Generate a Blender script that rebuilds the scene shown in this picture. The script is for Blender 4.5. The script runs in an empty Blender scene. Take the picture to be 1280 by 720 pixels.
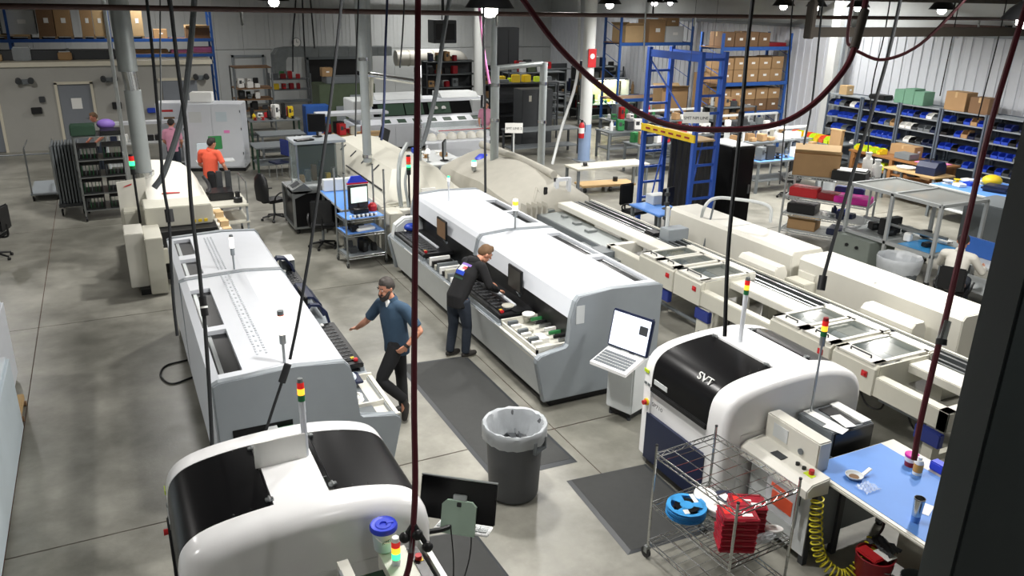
import bpy, bmesh, math, random
from mathutils import Vector, Matrix
R = random.Random(7)
PI = math.pi
SC = bpy.context.scene
COL = SC.collection

# ---------------------------------------------------------------- camera
cam = bpy.data.cameras.new('camera')
cam.lens = 36 * 1006.2 / 1280
cam.sensor_width = 36
cam.clip_end = 200
cam_ob = bpy.data.objects.new('camera', cam)
COL.objects.link(cam_ob)
TH, RO, YA = .3485, .0199, .4643          # pitch down, roll, heading
fw = Vector((math.sin(YA)*math.cos(TH), math.cos(YA)*math.cos(TH), -math.sin(TH)))
rt = Vector((math.cos(YA), -math.sin(YA), 0))
up = rt.cross(fw)
rt, up = rt*math.cos(RO)+up*math.sin(RO), up*math.cos(RO)-rt*math.sin(RO)
m3 = Matrix((rt, up, -fw)).transposed()
cam_ob.matrix_world = Matrix.Translation((0, 0, 5)) @ m3.to_4x4()
SC.camera = cam_ob

# ---------------------------------------------------------------- light
W = bpy.data.worlds.new('world')
SC.world = W
W.use_nodes = True
W.node_tree.nodes['Background'].inputs[0].default_value = (.80, .90, 1.0, 1)
W.node_tree.nodes['Background'].inputs[1].default_value = .30
SC.view_settings.view_transform = 'Standard'
SC.view_settings.look = 'None'
SC.view_settings.gamma = 1
SC.view_settings.exposure = 0.0
SC.view_settings.use_curve_mapping = False
LAMP_W = 170            # watts of one high-bay lamp

# ---------------------------------------------------------------- helpers
def lin(h):
    c = [int(h[i:i+2], 16)/255 for i in (0, 2, 4)]
    return tuple(v/12.92 if v <= .04045 else ((v+.055)/1.055)**2.4 for v in c) + (1,)

MATS = {}
def mat(name, hexc, rough=.5, metal=0, var=.08, scale=6, spec=.5, bump=0, emit=0, alpha=1, trans=0):
    m = bpy.data.materials.new(name)
    m.use_nodes = True
    nt = m.node_tree
    b = nt.nodes['Principled BSDF']
    b.inputs['Roughness'].default_value = rough
    b.inputs['Metallic'].default_value = metal
    b.inputs['Specular IOR Level'].default_value = spec
    c = lin(hexc)
    if emit:
        b.inputs['Emission Color'].default_value = c
        b.inputs['Emission Strength'].default_value = emit
    if alpha < 1:
        b.inputs['Alpha'].default_value = alpha
    if trans:
        b.inputs['Transmission Weight'].default_value = trans
    tc = nt.nodes.new('ShaderNodeTexCoord')
    n = nt.nodes.new('ShaderNodeTexNoise')
    n.inputs['Scale'].default_value = scale
    n.inputs['Detail'].default_value = 4
    nt.links.new(tc.outputs['Object'], n.inputs['Vector'])
    mx = nt.nodes.new('ShaderNodeMix')
    mx.data_type = 'RGBA'
    mx.inputs[6].default_value = tuple(v*(1-var) for v in c[:3]) + (1,)
    mx.inputs[7].default_value = tuple(min(1, v*(1+var)) for v in c[:3]) + (1,)
    nt.links.new(n.outputs['Fac'], mx.inputs[0])
    nt.links.new(mx.outputs[2], b.inputs['Base Color'])
    if bump:
        bp = nt.nodes.new('ShaderNodeBump')
        bp.inputs['Strength'].default_value = bump
        bp.inputs['Distance'].default_value = .01
        nt.links.new(n.outputs['Fac'], bp.inputs['Height'])
        nt.links.new(bp.outputs[0], b.inputs['Normal'])
    MATS[name] = m
    return m

for a in [
    ('white', 'd9dde3', .38, 0, .03), ('vent', 'c6cad0', .5, 0, .03), ('gloss_white', 'f4f4f4', .22, 0, .02), ('cream', 'c6c4b7', .45, 0, .05),
    ('cream_light', 'd9d7cd', .4, 0, .04), ('grey', '90979c', .45, 0, .05), ('mid_grey', '6d7376', .5, 0, .08),
    ('dark_grey', '3a3d40', .5, 0, .1), ('black', '131416', .45, 0, .15), ('gloss_black', '0b0b0d', .3, 0, .1, 6, .28),
    ('cord', '26282a', .9, 0, .1), ('hose_grey', '63686a', .7, 0, .08), ('rubber', '3d3e3d', .85, 0, .12, 14), ('steel', 'a4a8a9', .32, .9, .08), ('chrome', 'c9cbca', .22, 1, .05),
    ('galv', '9aa09f', .45, .55, .12, 3), ('pipe_grey', '9ba1a1', .5, .2, .08), ('navy', '1b2440', .4, 0, .08),
    ('blue_mat', '5d8fd8', .55, 0, .05), ('rack_blue', '2a5ba8', .5, 0, .1), ('bin_blue', '2446b8', .45, 0, .1),
    ('deep_blue', '26357e', .5, 0, .1), ('royal', '2f45d2', .45, 0, .05), ('ladder_blue', '2c55b0', .45, 0, .08),
    ('cyan_reel', '3d9bdc', .35, 0, .04), ('card', 'a8875f', .8, 0, .1), ('card_dark', '7d6044', .8, 0, .12),
    ('card_light', 'c2a57a', .8, 0, .08), ('wood', '8e6238', .6, 0, .2, 3), ('wood_pale', 'b89a6c', .65, 0, .15, 3),
    ('pallet', '8a7350', .8, 0, .2), ('red', 'c0252b', .45, 0, .08), ('dark_red', '8c1722', .45, 0, .08),
    ('red_box', 'a81c30', .35, 0, .08), ('crimson_hose', '571824', .45, 0, .1), ('pink', 'f48fcb', .6, 0, .08),
    ('magenta', 'd0279c', .45, 0, .06), ('orange', 'dd5b3a', .5, 0, .1), ('yellow', 'e0c021', .5, 0, .06),
    ('lime', 'c6df2f', .5, 0, .06), ('green', '2f7d46', .5, 0, .1), ('dark_green', '24402f', .6, 0, .12),
    ('pale_green', '9db3a2', .6, 0, .08), ('paper', 'f2f2ee', .7, 0, .02), ('paper_grey', 'cfd3d3', .6, 0, .05),
    ('skin', 'c98f74', .55, 0, .08), ('skin_red', 'b97862', .55, 0, .08), ('hair_dark', '2b2623', .75, 0, .2, 40), ('hair_brown', '6b5138', .75, 0, .2, 40),
    ('hair_grey', '3a3531', .75, 0, .3, 50), ('polo', '31485d', .85, 0, .12, 30), ('hoodie', '141416', .9, 0, .2, 30),
    ('jeans', '2b333f', .85, 0, .18, 30), ('trouser_black', '17181b', .85, 0, .15, 30), ('shoe', '2a2724', .7, 0, .1),
    ('sole', 'b9b4a8', .7, 0, .1), ('shirt_orange', 'f2664a', .85, 0, .06, 20), ('shirt_white', 'd9d6cc', .85, 0, .05, 20),
    ('shirt_grey', '8b8d88', .85, 0, .08, 20), ('shirt_pink', 'd795ae', .85, 0, .06, 20), ('eye', 'e6e2dc', .3, 0, .02),
    ('column_white', 'd9dcda', .5, 0, .05), ('column_blue', '8ea4c6', .5, 0, .05), ('post_dark', '252e2f', .55, 0, .15, 4),
    ('roof', '55524d', .8, 0, .2), ('joist', '4c463f', .7, 0, .2), ('pipe_brown', '46302a', .6, 0, .2), ('pcb', '1f6b3d', .4, 0, .2, 30),
    ('office_wall', 'a9a8a2', .7, 0, .06, 2), ('door_grey', '80858c', .5, 0, .05), ('frame_cream', 'd6d0bd', .6, 0, .04),
    ('trash_grey', '55575a', .6, 0, .08), ('cover', 'b2afa4', .8, 0, .1, 5), ('rack_grey', '58626e', .5, 0, .1), ('olive', '4d5a44', .6, 0, .12),
    ('tub', 'c9d6dd', .35, 0, .05), ('amber_liq', 'd69a3c', .3, 0, .1), ('coil_yellow', 'cbbf2e', .45, 0, .05),
    ('screen_dark', '3d3b37', .3, 0, .25, 9), ('alu', 'b4b8b8', .38, .25, .05), ('mach_green', '7c847d', .5, 0, .08), ('purple', '8467b8', .6, 0, .1), ('brown_board', '4a332d', .7, 0, .15), ('glow_board', 'c4bd72', .6, 0, .2), ('green_box', '6f9c84', .7, 0, .1), ('duct', '83898a', .4, .5, .25, 5),
]:
    mat(*a)
for a in [('lamp', 'fffaf0', 30), ('lit_red', 'd2231e', .5), ('lit_amber', 'ffb431', 1.6), ('lit_white', 'fff4e8', 2.6), ('lit_green', '39ff8e', 2.2),
          ('screen_white', 'dfe6f5', .75), ('screen_mint', 'd9ece2', .8), ('daylight', 'ffffff', 3.0), ('tower_green', '1e6a3c', .08), ('bench_glow', 'fff0b0', 1.6)]:
    mat(a[0], a[1], .4, emit=a[2], var=.02)
mat('glass', 'cfe0dc', .08, alpha=.17, var=.02)
mat('roof_sheet', 'b7bab6', .3, alpha=.62, var=.06)
mat('dark_pane', '55605e', .12, alpha=.35, var=.02)
MATS['dark_pane'].node_tree.nodes['Principled BSDF'].inputs['Specular IOR Level'].default_value = .3
mat('clear_film', 'dfe6ea', .25, alpha=.38, var=.05, scale=12, bump=.6)
mat('film_white', 'd5dade', .35, alpha=.62, var=.12, scale=10, bump=.8)
mat('fence_grey', '9da1a2', .5, alpha=1)

def M(x):
    return MATS[x] if isinstance(x, str) else x

class B:
    """collects shapes in one mesh; off shifts world coordinates into the thing's own"""
    def __init__(s, off=(0, 0, 0)):
        s.bm = bmesh.new()
        s.o = Vector(off)
    def v(s, p):
        return s.bm.verts.new(Vector(p) + s.o)
    def face(s, ps):
        try:
            return s.bm.faces.new([s.v(p) for p in ps])
        except ValueError:
            return None
    def box(s, x0, x1, y0, y1, z0, z1, bev=0, rot=None):
        c = Vector(((x0+x1)/2, (y0+y1)/2, (z0+z1)/2))
        q = bmesh.ops.create_cube(s.bm, size=1)['verts']
        for a in q:
            p = Vector((a.co.x*(x1-x0), a.co.y*(y1-y0), a.co.z*(z1-z0)))
            if rot is not None:
                p = rot @ p
            a.co = p + c + s.o
        if bev:
            es = list({e for a in q for e in a.link_edges})
            bmesh.ops.bevel(s.bm, geom=es, offset=bev, segments=2, affect='EDGES')
        return s
    def cyl(s, p0, p1, r, r2=None, n=12, cap=True):
        p0, p1 = Vector(p0), Vector(p1)
        r2 = r if r2 is None else r2
        d = (p1-p0).normalized()
        a = d.orthogonal().normalized()
        b = d.cross(a)
        r0s = [s.v(p0+(a*math.cos(t*2*PI/n)+b*math.sin(t*2*PI/n))*r) for t in range(n)]
        r1s = [s.v(p1+(a*math.cos(t*2*PI/n)+b*math.sin(t*2*PI/n))*r2) for t in range(n)]
        for i in range(n):
            s.bm.faces.new((r0s[i], r0s[(i+1) % n], r1s[(i+1) % n], r1s[i]))
        if cap:
            s.bm.faces.new(r0s[::-1])
            s.bm.faces.new(r1s)
        return s
    def tube(s, pts, r, n=8):
        P = [Vector(p) for p in pts]
        rs = r if isinstance(r, (list, tuple)) else [r]*len(P)
        rings = []
        a = None
        for i, p in enumerate(P):
            d = (P[min(i+1, len(P)-1)] - P[max(i-1, 0)])
            if d.length < 1e-9:
                d = Vector((0, 0, 1))
            d.normalize()
            a = d.orthogonal() if a is None else a - d*a.dot(d)
            if a.length < 1e-6:
                a = d.orthogonal()
            a.normalize()
            b = d.cross(a)
            rings.append([s.v(p+(a*math.cos(t*2*PI/n)+b*math.sin(t*2*PI/n))*rs[i]) for t in range(n)])
        for q, w in zip(rings, rings[1:]):
            for i in range(n):
                s.bm.faces.new((q[i], q[(i+1) % n], w[(i+1) % n], w[i]))
        s.bm.faces.new(rings[0][::-1])
        s.bm.faces.new(rings[-1])
        return s
    def prism(s, prof, lo, hi, axis='y', bev=0):
        def P(a, b, t):
            return {'y': (a, t, b), 'x': (t, a, b), 'z': (a, b, t)}[axis]
        A = [s.v(P(a, b, lo)) for a, b in prof]
        C = [s.v(P(a, b, hi)) for a, b in prof]
        n = len(prof)
        fs = [s.bm.faces.new(A), s.bm.faces.new(C[::-1])]
        for i in range(n):
            fs.append(s.bm.faces.new((A[i], C[i], C[(i+1) % n], A[(i+1) % n])))
        if bev:
            es = [e for e in {e for f in fs[:2] for e in f.edges}]
            bmesh.ops.bevel(s.bm, geom=es, offset=bev, segments=3, affect='EDGES')
        return s
    def lathe(s, prof, c=(0, 0, 0), n=20, sy=1):
        c = Vector(c)
        rings = []
        for r, z in prof:
            if r < 1e-5:
                rings.append([s.v(c+Vector((0, 0, z)))])
            else:
                rings.append([s.v(c+Vector((math.cos(t*2*PI/n)*r, math.sin(t*2*PI/n)*r*sy, z))) for t in range(n)])
        for q, w in zip(rings, rings[1:]):
            if len(q) == 1 and len(w) == 1:
                continue
            for i in range(n):
                j = (i+1) % n
                if len(q) == 1:
                    s.bm.faces.new((q[0], w[j], w[i]))
                elif len(w) == 1:
                    s.bm.faces.new((q[i], q[j], w[0]))
                else:
                    s.bm.faces.new((q[i], q[j], w[j], w[i]))
        return s
    def ball(s, c, r, n=10, sc=(1, 1, 1)):
        q = bmesh.ops.create_uvsphere(s.bm, u_segments=n, v_segments=max(5, n*2//3), radius=r)['verts']
        for a in q:
            a.co = Vector((a.co.x*sc[0], a.co.y*sc[1], a.co.z*sc[2])) + Vector(c) + s.o
        return s
    def sheet(s, rows, t=0):
        """grid of points as a surface; t gives it thickness downwards"""
        g = [[s.v(p) for p in r] for r in rows]
        for a, b in zip(g, g[1:]):
            for i in range(len(a)-1):
                s.bm.faces.new((a[i], a[i+1], b[i+1], b[i]))
        return s
    def split(s, name, m, parent=None, smooth=False):
        """every connected piece becomes an object of its own"""
        left = set(s.bm.verts); res = []
        while left:
            st = [left.pop()]; isl = set(st)
            while st:
                for e in st.pop().link_edges:
                    for q in e.verts:
                        if q in left:
                            left.discard(q); isl.add(q); st.append(q)
            n = B(); vm = {}
            for q in sorted(isl, key=lambda w: w.index):
                vm[q] = n.bm.verts.new(q.co)
            for fc in {fc for q in isl for fc in q.link_faces}:
                n.bm.faces.new([vm[q] for q in fc.verts])
            res.append(n.out(name, m, parent, smooth))
        s.bm.free()
        return res[0]
    def out(s, name, m, parent=None, smooth=False, **props):
        me = bpy.data.meshes.new(name)
        bmesh.ops.recalc_face_normals(s.bm, faces=s.bm.faces)
        s.bm.to_mesh(me)
        s.bm.free()
        me.materials.append(M(m))
        if smooth:
            for p in me.polygons:
                p.use_smooth = True
            try:
                me.set_sharp_from_angle(angle=math.radians(42))
            except Exception:
                pass
        o = bpy.data.objects.new(name, me)
        COL.objects.link(o)
        if parent:
            o.parent = parent
        for k, v in props.items():
            o[k] = v
        return o

def thing(name, label, cat, loc=(0, 0, 0), rz=0, group=None):
    o = bpy.data.objects.new(name, None)
    o.empty_display_size = .1
    COL.objects.link(o)
    o.location = loc
    o.rotation_euler = (0, 0, rz)
    o['label'] = label
    o['category'] = cat
    if group:
        o['group'] = group
    return o

def tag(o, label, cat, group=None, loc=None, rz=None):
    o['label'] = label
    o['category'] = cat
    if group:
        o['group'] = group
    if loc is not None:
        o.location = loc
    if rz is not None:
        o.rotation_euler = (0, 0, rz)
    return o

def struct(o):
    o['kind'] = 'structure'
    return o

def dup(root, loc, rz=None, label=None, group=None, m=None):
    r = root.copy()
    COL.objects.link(r)
    r.location = loc
    if rz is not None:
        r.rotation_euler = (0, 0, rz)
    if label:
        r['label'] = label
    if group:
        r['group'] = group
    if m and r.data:
        r.data = r.data.copy()
        r.data.materials[0] = M(m)
    for ch in list(root.children):
        c = ch.copy()
        COL.objects.link(c)
        c.parent = r
        for g in ch.children:
            d = g.copy()
            COL.objects.link(d)
            d.parent = c
    return r

def rel(t, *lst):
    """offset that turns world coordinates into those of thing t (unrotated)"""
    return tuple(-v for v in t.location)

def text(body, size, m, parent, loc, rot, depth=.001, name='lettering', sx=1):
    c = bpy.data.curves.new(name, 'FONT')
    c.body = body
    c.size = size
    c.extrude = depth
    c.align_x = 'CENTER'
    c.align_y = 'CENTER'
    o = bpy.data.objects.new(name, c)
    COL.objects.link(o)
    dg = bpy.context.evaluated_depsgraph_get()
    me = bpy.data.meshes.new_from_object(o.evaluated_get(dg))
    bpy.data.objects.remove(o)
    me.materials.clear()
    me.materials.append(M(m))
    o = bpy.data.objects.new(name, me)
    COL.objects.link(o)
    o.parent = parent
    o.matrix_local = Matrix.Translation(loc) @ rot.to_4x4() @ Matrix.Scale(sx, 4, (1, 0, 0))
    return o

def frame3(xa, ya):
    """rotation whose local x runs along xa and local y along ya"""
    xa = Vector(xa).normalized()
    ya = Vector(ya)
    ya = (ya - xa*ya.dot(xa)).normalized()
    return Matrix((xa, ya, xa.cross(ya))).transposed()

def curve_pts(P, k=8):
    """smooth path through control points"""
    P = [Vector(p) for p in P]
    Q = [P[0]*2-P[1]] + P + [P[-1]*2-P[-2]]
    out = []
    for i in range(1, len(Q)-2):
        a, b, c, d = Q[i-1], Q[i], Q[i+1], Q[i+2]
        for j in range(k):
            t = j/k
            out.append(.5*((2*b)+(c-a)*t+(2*a-5*b+4*c-d)*t*t+(3*b-a-3*c+d)*t**3))
    out.append(P[-1])
    return out

def lampgeo(p, energy, r=.25, size=.42, col=(1, .975, .94)):
    l = bpy.data.lights.new('lamp_light', 'AREA')
    l.shape = 'DISK'
    l.size = size
    l.energy = energy
    l.color = col
    l.spread = math.radians(165)
    o = bpy.data.objects.new('lamp_light', l)
    COL.objects.link(o)
    o.location = p
    return o

# ---------------------------------------------------------------- structure
def floor_material():
    m = bpy.data.materials.new('sealed_concrete')
    m.use_nodes = True
    nt = m.node_tree
    b = nt.nodes['Principled BSDF']
    tc = nt.nodes.new('ShaderNodeTexCoord')
    def noise(sc, det, w=None):
        n = nt.nodes.new('ShaderNodeTexNoise')
        n.inputs['Scale'].default_value = sc
        n.inputs['Detail'].default_value = det
        n.inputs['Roughness'].default_value = .62
        nt.links.new(tc.outputs['Object'], n.inputs['Vector'])
        return n
    n1, n2, n3 = noise(.45, 6), noise(2.3, 8), noise(30, 3)
    r1 = nt.nodes.new('ShaderNodeValToRGB')
    r1.color_ramp.elements[0].position = .38
    r1.color_ramp.elements[0].color = lin('76756c')
    r1.color_ramp.elements[1].position = .62
    r1.color_ramp.elements[1].color = lin('a5a399')
    nt.links.new(n1.outputs['Fac'], r1.inputs['Fac'])
    r2 = nt.nodes.new('ShaderNodeValToRGB')
    r2.color_ramp.elements[0].position = .3
    r2.color_ramp.elements[0].color = (.62, .62, .61, 1)
    r2.color_ramp.elements[1].position = .65
    r2.color_ramp.elements[1].color = (1, 1, 1, 1)
    nt.links.new(n2.outputs['Fac'], r2.inputs['Fac'])
    mx = nt.nodes.new('ShaderNodeMix')
    mx.data_type = 'RGBA'
    mx.blend_type = 'MULTIPLY'
    mx.inputs[0].default_value = .8
    nt.links.new(r1.outputs[0], mx.inputs[6])
    nt.links.new(r2.outputs[0], mx.inputs[7])
    nt.links.new(mx.outputs[2], b.inputs['Base Color'])
    ma = nt.nodes.new('ShaderNodeMapRange')
    ma.inputs[3].default_value = .22
    ma.inputs[4].default_value = .5
    nt.links.new(n2.outputs['Fac'], ma.inputs[0])
    nt.links.new(ma.outputs[0], b.inputs['Roughness'])
    bp = nt.nodes.new('ShaderNodeBump')
    bp.inputs['Strength'].default_value = .12
    bp.inputs['Distance'].default_value = .01
    nt.links.new(n3.outputs['Fac'], bp.inputs['Height'])
    nt.links.new(bp.outputs[0], b.inputs['Normal'])
    MATS['floor'] = m
floor_material()
mat('joint', '6b4a3e', .8, var=.2)

fl = struct(thing('floor', 'sealed grey concrete floor', 'floor'))
del fl['category']
B().box(-12, 40, -3, 42, -.2, -.012).out('joint_filler', 'joint', fl)
xs = [-12, -7, -1.42, 4.4, 10.6, 16.6, 22.4, 30, 40]
ys = [-3, 2, 7.55, 13.6, 19.6, 25.6, 31.6, 42]
for i in range(len(xs)-1):
    for j in range(len(ys)-1):
        B().box(xs[i]+.006, xs[i+1]-.006, ys[j]+.009, ys[j+1]-.009, -.1, 0).out('slab', 'floor', fl)

# right wall: ribbed white sheet-metal panels 4 m high, painted block above
wr = struct(thing('wall_right', 'white ribbed sheet metal wall', 'wall', (22.0, 0, 0)))
del wr['category']
B(rel(wr)).box(22.05, 22.25, -3, 40, 0, 6.5).out('backing', 'paper_grey', wr)
pan = None
for k in range(46):
    y0 = -3 + k*.93
    if pan is None:
        b = B()
        b.box(-.02, .04, 0, .925, 0, 4.15)
        for q in (.1, .41, .72):
            b.box(-.05, -.02, q, q+.09, 0, 4.15)
        pan = b.out('panel', 'white', wr)
        pan.location = (0, y0, 0)
    else:
        c = pan.copy(); COL.objects.link(c); c.parent = wr; c.location = (0, y0, 0)
B(rel(wr)).box(21.9, 22.1, -3, 40, 4.15, 4.25).out('top_rail', 'grey', wr)
# back wall
wb = struct(thing('wall_back', 'white panelled back wall', 'wall', (0, 40, 0)))
del wb['category']
B(rel(wb)).box(-12, 40, 40.06, 40.3, 0, 6.5).out('backing', 'paper_grey', wb)
pan = None
for k in range(43):
    x0 = -12 + k*1.2
    if pan is None:
        b = B()
        b.box(0, 1.19, -.03, .06, 2.45, 5.9)
        b.box(0, 1.19, -.05, .06, 0, 2.42)
        for q in (.2, .6, 1.0):
            b.box(q, q+.03, -.045, -.02, 2.45, 5.9)
        pan = b.out('panel', 'paper_grey', wb)
        pan.location = (x0, 0, 0)
    else:
        c = pan.copy(); COL.objects.link(c); c.parent = wb; c.location = (x0, 0, 0)
# roof deck and joists
ce = struct(thing('ceiling', 'dark roof deck', 'ceiling', (0, 0, 6.3)))
del ce['category']
B(rel(ce)).box(-12, 40, -3, 40, 6.3, 6.5).out('roof_deck', 'roof', ce)
for k in range(9):
    y = 9.5 + k*3.6
    b = B(rel(ce))
    zb = 5.03
    b.box(-12, 22, y-.07, y+.07, zb, zb+.09)
    b.box(-12, 22, y-.07, y+.07, 6.0, 6.1)
    for q in range(34):
        x = -12 + q
        b.cyl((x, y, zb+.05), (x+.5, y, 6.05), .025, n=5, cap=False)
        b.cyl((x+1, y, zb+.05), (x+.5, y, 6.05), .025, n=5, cap=False)
    b.out('joist', 'joist', ce)
# left and rear walls, outside the picture
wl = struct(B().box(-12.3, -12, -3, 40, 0, 6.5).out('wall_left', 'paper_grey'))
wf = struct(B().box(-12.3, 40, -3.3, -3, 0, 6.5).out('wall_rear', 'paper_grey'))
# ---------------------------------------------------------------- office block on the far left
wo = struct(thing('wall_office', 'grey office block wall', 'wall', (0, 30, 0)))
del wo['category']
XE = 3.35
b = B(rel(wo))
segs = [(-9, -4.02), (-2.98, -1.42), (-.32, XE)]
for a, c in segs:
    b.box(a, c, 30, 30.2, 0, 2.62)
b.box(-4.02, -2.98, 30, 30.2, 2.12, 2.62)
b.box(-1.42, -.32, 30, 30.2, 2.12, 2.62)
b.box(XE-.2, XE, 30.2, 31.3, 0, 2.62)
b.out('wall_face', 'office_wall', wo)
B(rel(wo)).box(-9, XE+.06, 29.92, 31.4, 2.62, 2.76).out('cornice', 'frame_cream', wo)
for n, (a, c) in enumerate(((-4.02, -2.98), (-1.42, -.32))):
    d = struct(thing('door_%d' % (n+1), 'grey steel door', 'door', ((a+c)/2, 30, 0)))
    del d['category']
    w = (c-a)/2
    B().box(-w+.08, w-.08, .02, .08, .02, 2.06).out('leaf', 'door_grey', d)
    fb = B()
    fb.box(-w, -w+.08, -.04, .12, 0, 2.12).box(w-.08, w, -.04, .12, 0, 2.12).box(-w, w, -.04, .12, 2.06, 2.14)
    fb.out('frame', 'frame_cream', d)
    hb = B().cyl((w-.2, -.02, 1.0), (w-.2, .05, 1.0), .03).cyl((w-.2, -.03, 1.0), (w-.32, -.03, 1.0), .012)
    hb.out('handle', 'steel', d)
    B().box(-.14, .16, .005, .018, 1.28, 1.62).out('notice', 'paper', d)
B(rel(wo)).box(.9, 1.0, 29.95, 30.05, 0, 2.62).out('pilaster', 'frame_cream', wo)
B(rel(wo)).box(1.75, 2.85, 29.95, 30.1, .4, 2.1).out('window_pane', 'door_grey', wo)
B(rel(wo)).box(1.65, 2.95, 29.93, 30.02, 2.1, 2.18).out('window_head', 'frame_cream', wo)
# emergency lights and controls on the office wall
for x, lab in ((-2.2, 'twin-head emergency light on the office wall between the grey doors'), (.18, 'twin-head emergency light on the office wall behind the exhaust pipe'), (3.0, 'twin-head emergency light near the right corner of the office wall')):
    t = thing('emergency_light', lab, 'light', (x, 29.97, 2.2))
    B().box(-.1, .1, -.08, .02, -.1, .05).out('housing', 'mid_grey', t)
    for s in (-.17, .17):
        B().cyl((s, -.06, .03), (s, -.2, -.01), .085, n=12).out('head', 'dark_grey', t)
for x, z, w, h, lab in ((-2.02, 1.28, .3, .2, 'small black control box on the office wall between the doors'), (.3, 1.35, .28, .22, 'small black control box on the office wall behind the exhaust pipe')):
    tag(B().box(-w/2, w/2, -.1, .02, -h/2, h/2, .012).out('control_box', 'black'), lab, 'control box', loc=(x, 29.97, z))
tag(B().box(-.08, .08, -.08, .02, -.09, .09, .01).out('switch_box', 'dark_grey'), 'tiny grey switch box beside the left grey door', 'switch', loc=(-1.82, 29.97, 1.62))
tag(B().box(-.16, .16, -.12, .02, -.08, .08, .02).out('soap_dispenser', 'bin_blue'), 'small blue box fixed to the office wall right of the pipe', 'box', loc=(1.35, 29.97, 1.15))

# ---------------------------------------------------------------- columns
def column(name, x, y, r, z1, m, label):
    t = struct(thing(name, label, 'column', (x, y, 0)))
    del t['category']
    B().cyl((0, 0, 0), (0, 0, z1), r, n=20).out('shaft', m, t, smooth=True)
    B().box(-r*1.5, r*1.5, -r*1.5, r*1.5, 0, .03).out('base_plate', 'grey', t)
    return t
cw = column('column', 13.65, 22.25, .19, 6.3, 'column_white', 'round white steel column painted pale blue at the foot')
B().cyl((0, 0, .031), (0, 0, 1.18), .198, n=20).out('blue_band', 'column_blue', cw, smooth=True)
B().box(-.14, .14, -.22, -.19, 2.95, 3.5).out('extinguisher_sign', 'red', cw)
B().cyl((0, -.222, 3.28), (0, -.228, 3.28), .08, n=14).out('sign_disc', 'paper', cw)
c2 = struct(thing('column', 'square grey steel column by the right wall', 'column', (21.3, 19.5, 0)))
del c2['category']
B().box(-.26, .26, -.16, .16, 0, 6.3).out('shaft', 'column_white', c2)
B().box(-.3, .3, -.3, .3, 0, .03).out('base_plate', 'grey', c2)
B().box(-.06, .06, -.24, -.16, .02, 6.2).out('conduit', 'grey', c2)
c3 = column('column', 13.6, 30.5, .21, 6.3, 'column_white', 'round grey column at the back')
c4 = struct(thing('column', 'dark steel post in front of everything', 'column', (2.46, 1.344, 0), -.4643))
del c4['category']
b = B()
b.box(-.17, .2, -.18, 0, 0, 6.3, .008)
b.out('shaft', 'post_dark', c4)
B().box(-.19, .22, -.2, .02, 0, .03).out('base_plate', 'post_dark', c4)

# fire extinguisher on the white column
t = thing('fire_extinguisher', 'red fire extinguisher hung on the white and pale blue column', 'extinguisher', (13.38, 22.02, .78))
B().lathe([(0, 0), (.085, .005), (.09, .05), (.09, .4), (.06, .47), (.03, .5), (0, .5)], n=16).out('cylinder', 'red', t, smooth=True)
B().box(-.03, .03, -.03, .03, .5, .57).cyl((0, 0, .55), (-.1, -.03, .6), .012).out('valve', 'black', t)
B().lathe([(.0905, .16), (.0912, .17), (.0912, .32), (.0905, .33)], n=16).out('label_band', 'paper', t)
B().tube(curve_pts([(.02, 0, .54), (.11, -.02, .45), (.11, -.03, .2)]), .011).out('hose', 'black', t)

# ---------------------------------------------------------------- high-bay lamps
def lamp(p, lab, light=True, near=True):
    t = thing('high_bay_lamp', lab, 'lamp', p, 0, 'high-bay lamps under the roof')
    B().lathe([(.04, .22), (.1, .2), (.18, .13), (.27, .0), (.255, 0), (.165, .12), (.09, .18)], n=20).out('shade', 'black', t, smooth=True)
    B().lathe([(0, -.10), (.05, -.09), (.085, -.05), (.09, .06), (.06, .14), (0, .15)], n=14).out('bulb', 'lamp', t, smooth=True)
    B().cyl((0, 0, .2), (0, 0, 6.3-p[2]), .012, n=6).out('stem', 'dark_grey', t)
    B().cyl((0, 0, .2), (0, 0, .34), .07, n=12).out('ballast', 'dark_grey', t)
    o = lampgeo((0, 0, -.12), LAMP_W)
    o.parent = t
    return t

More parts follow.
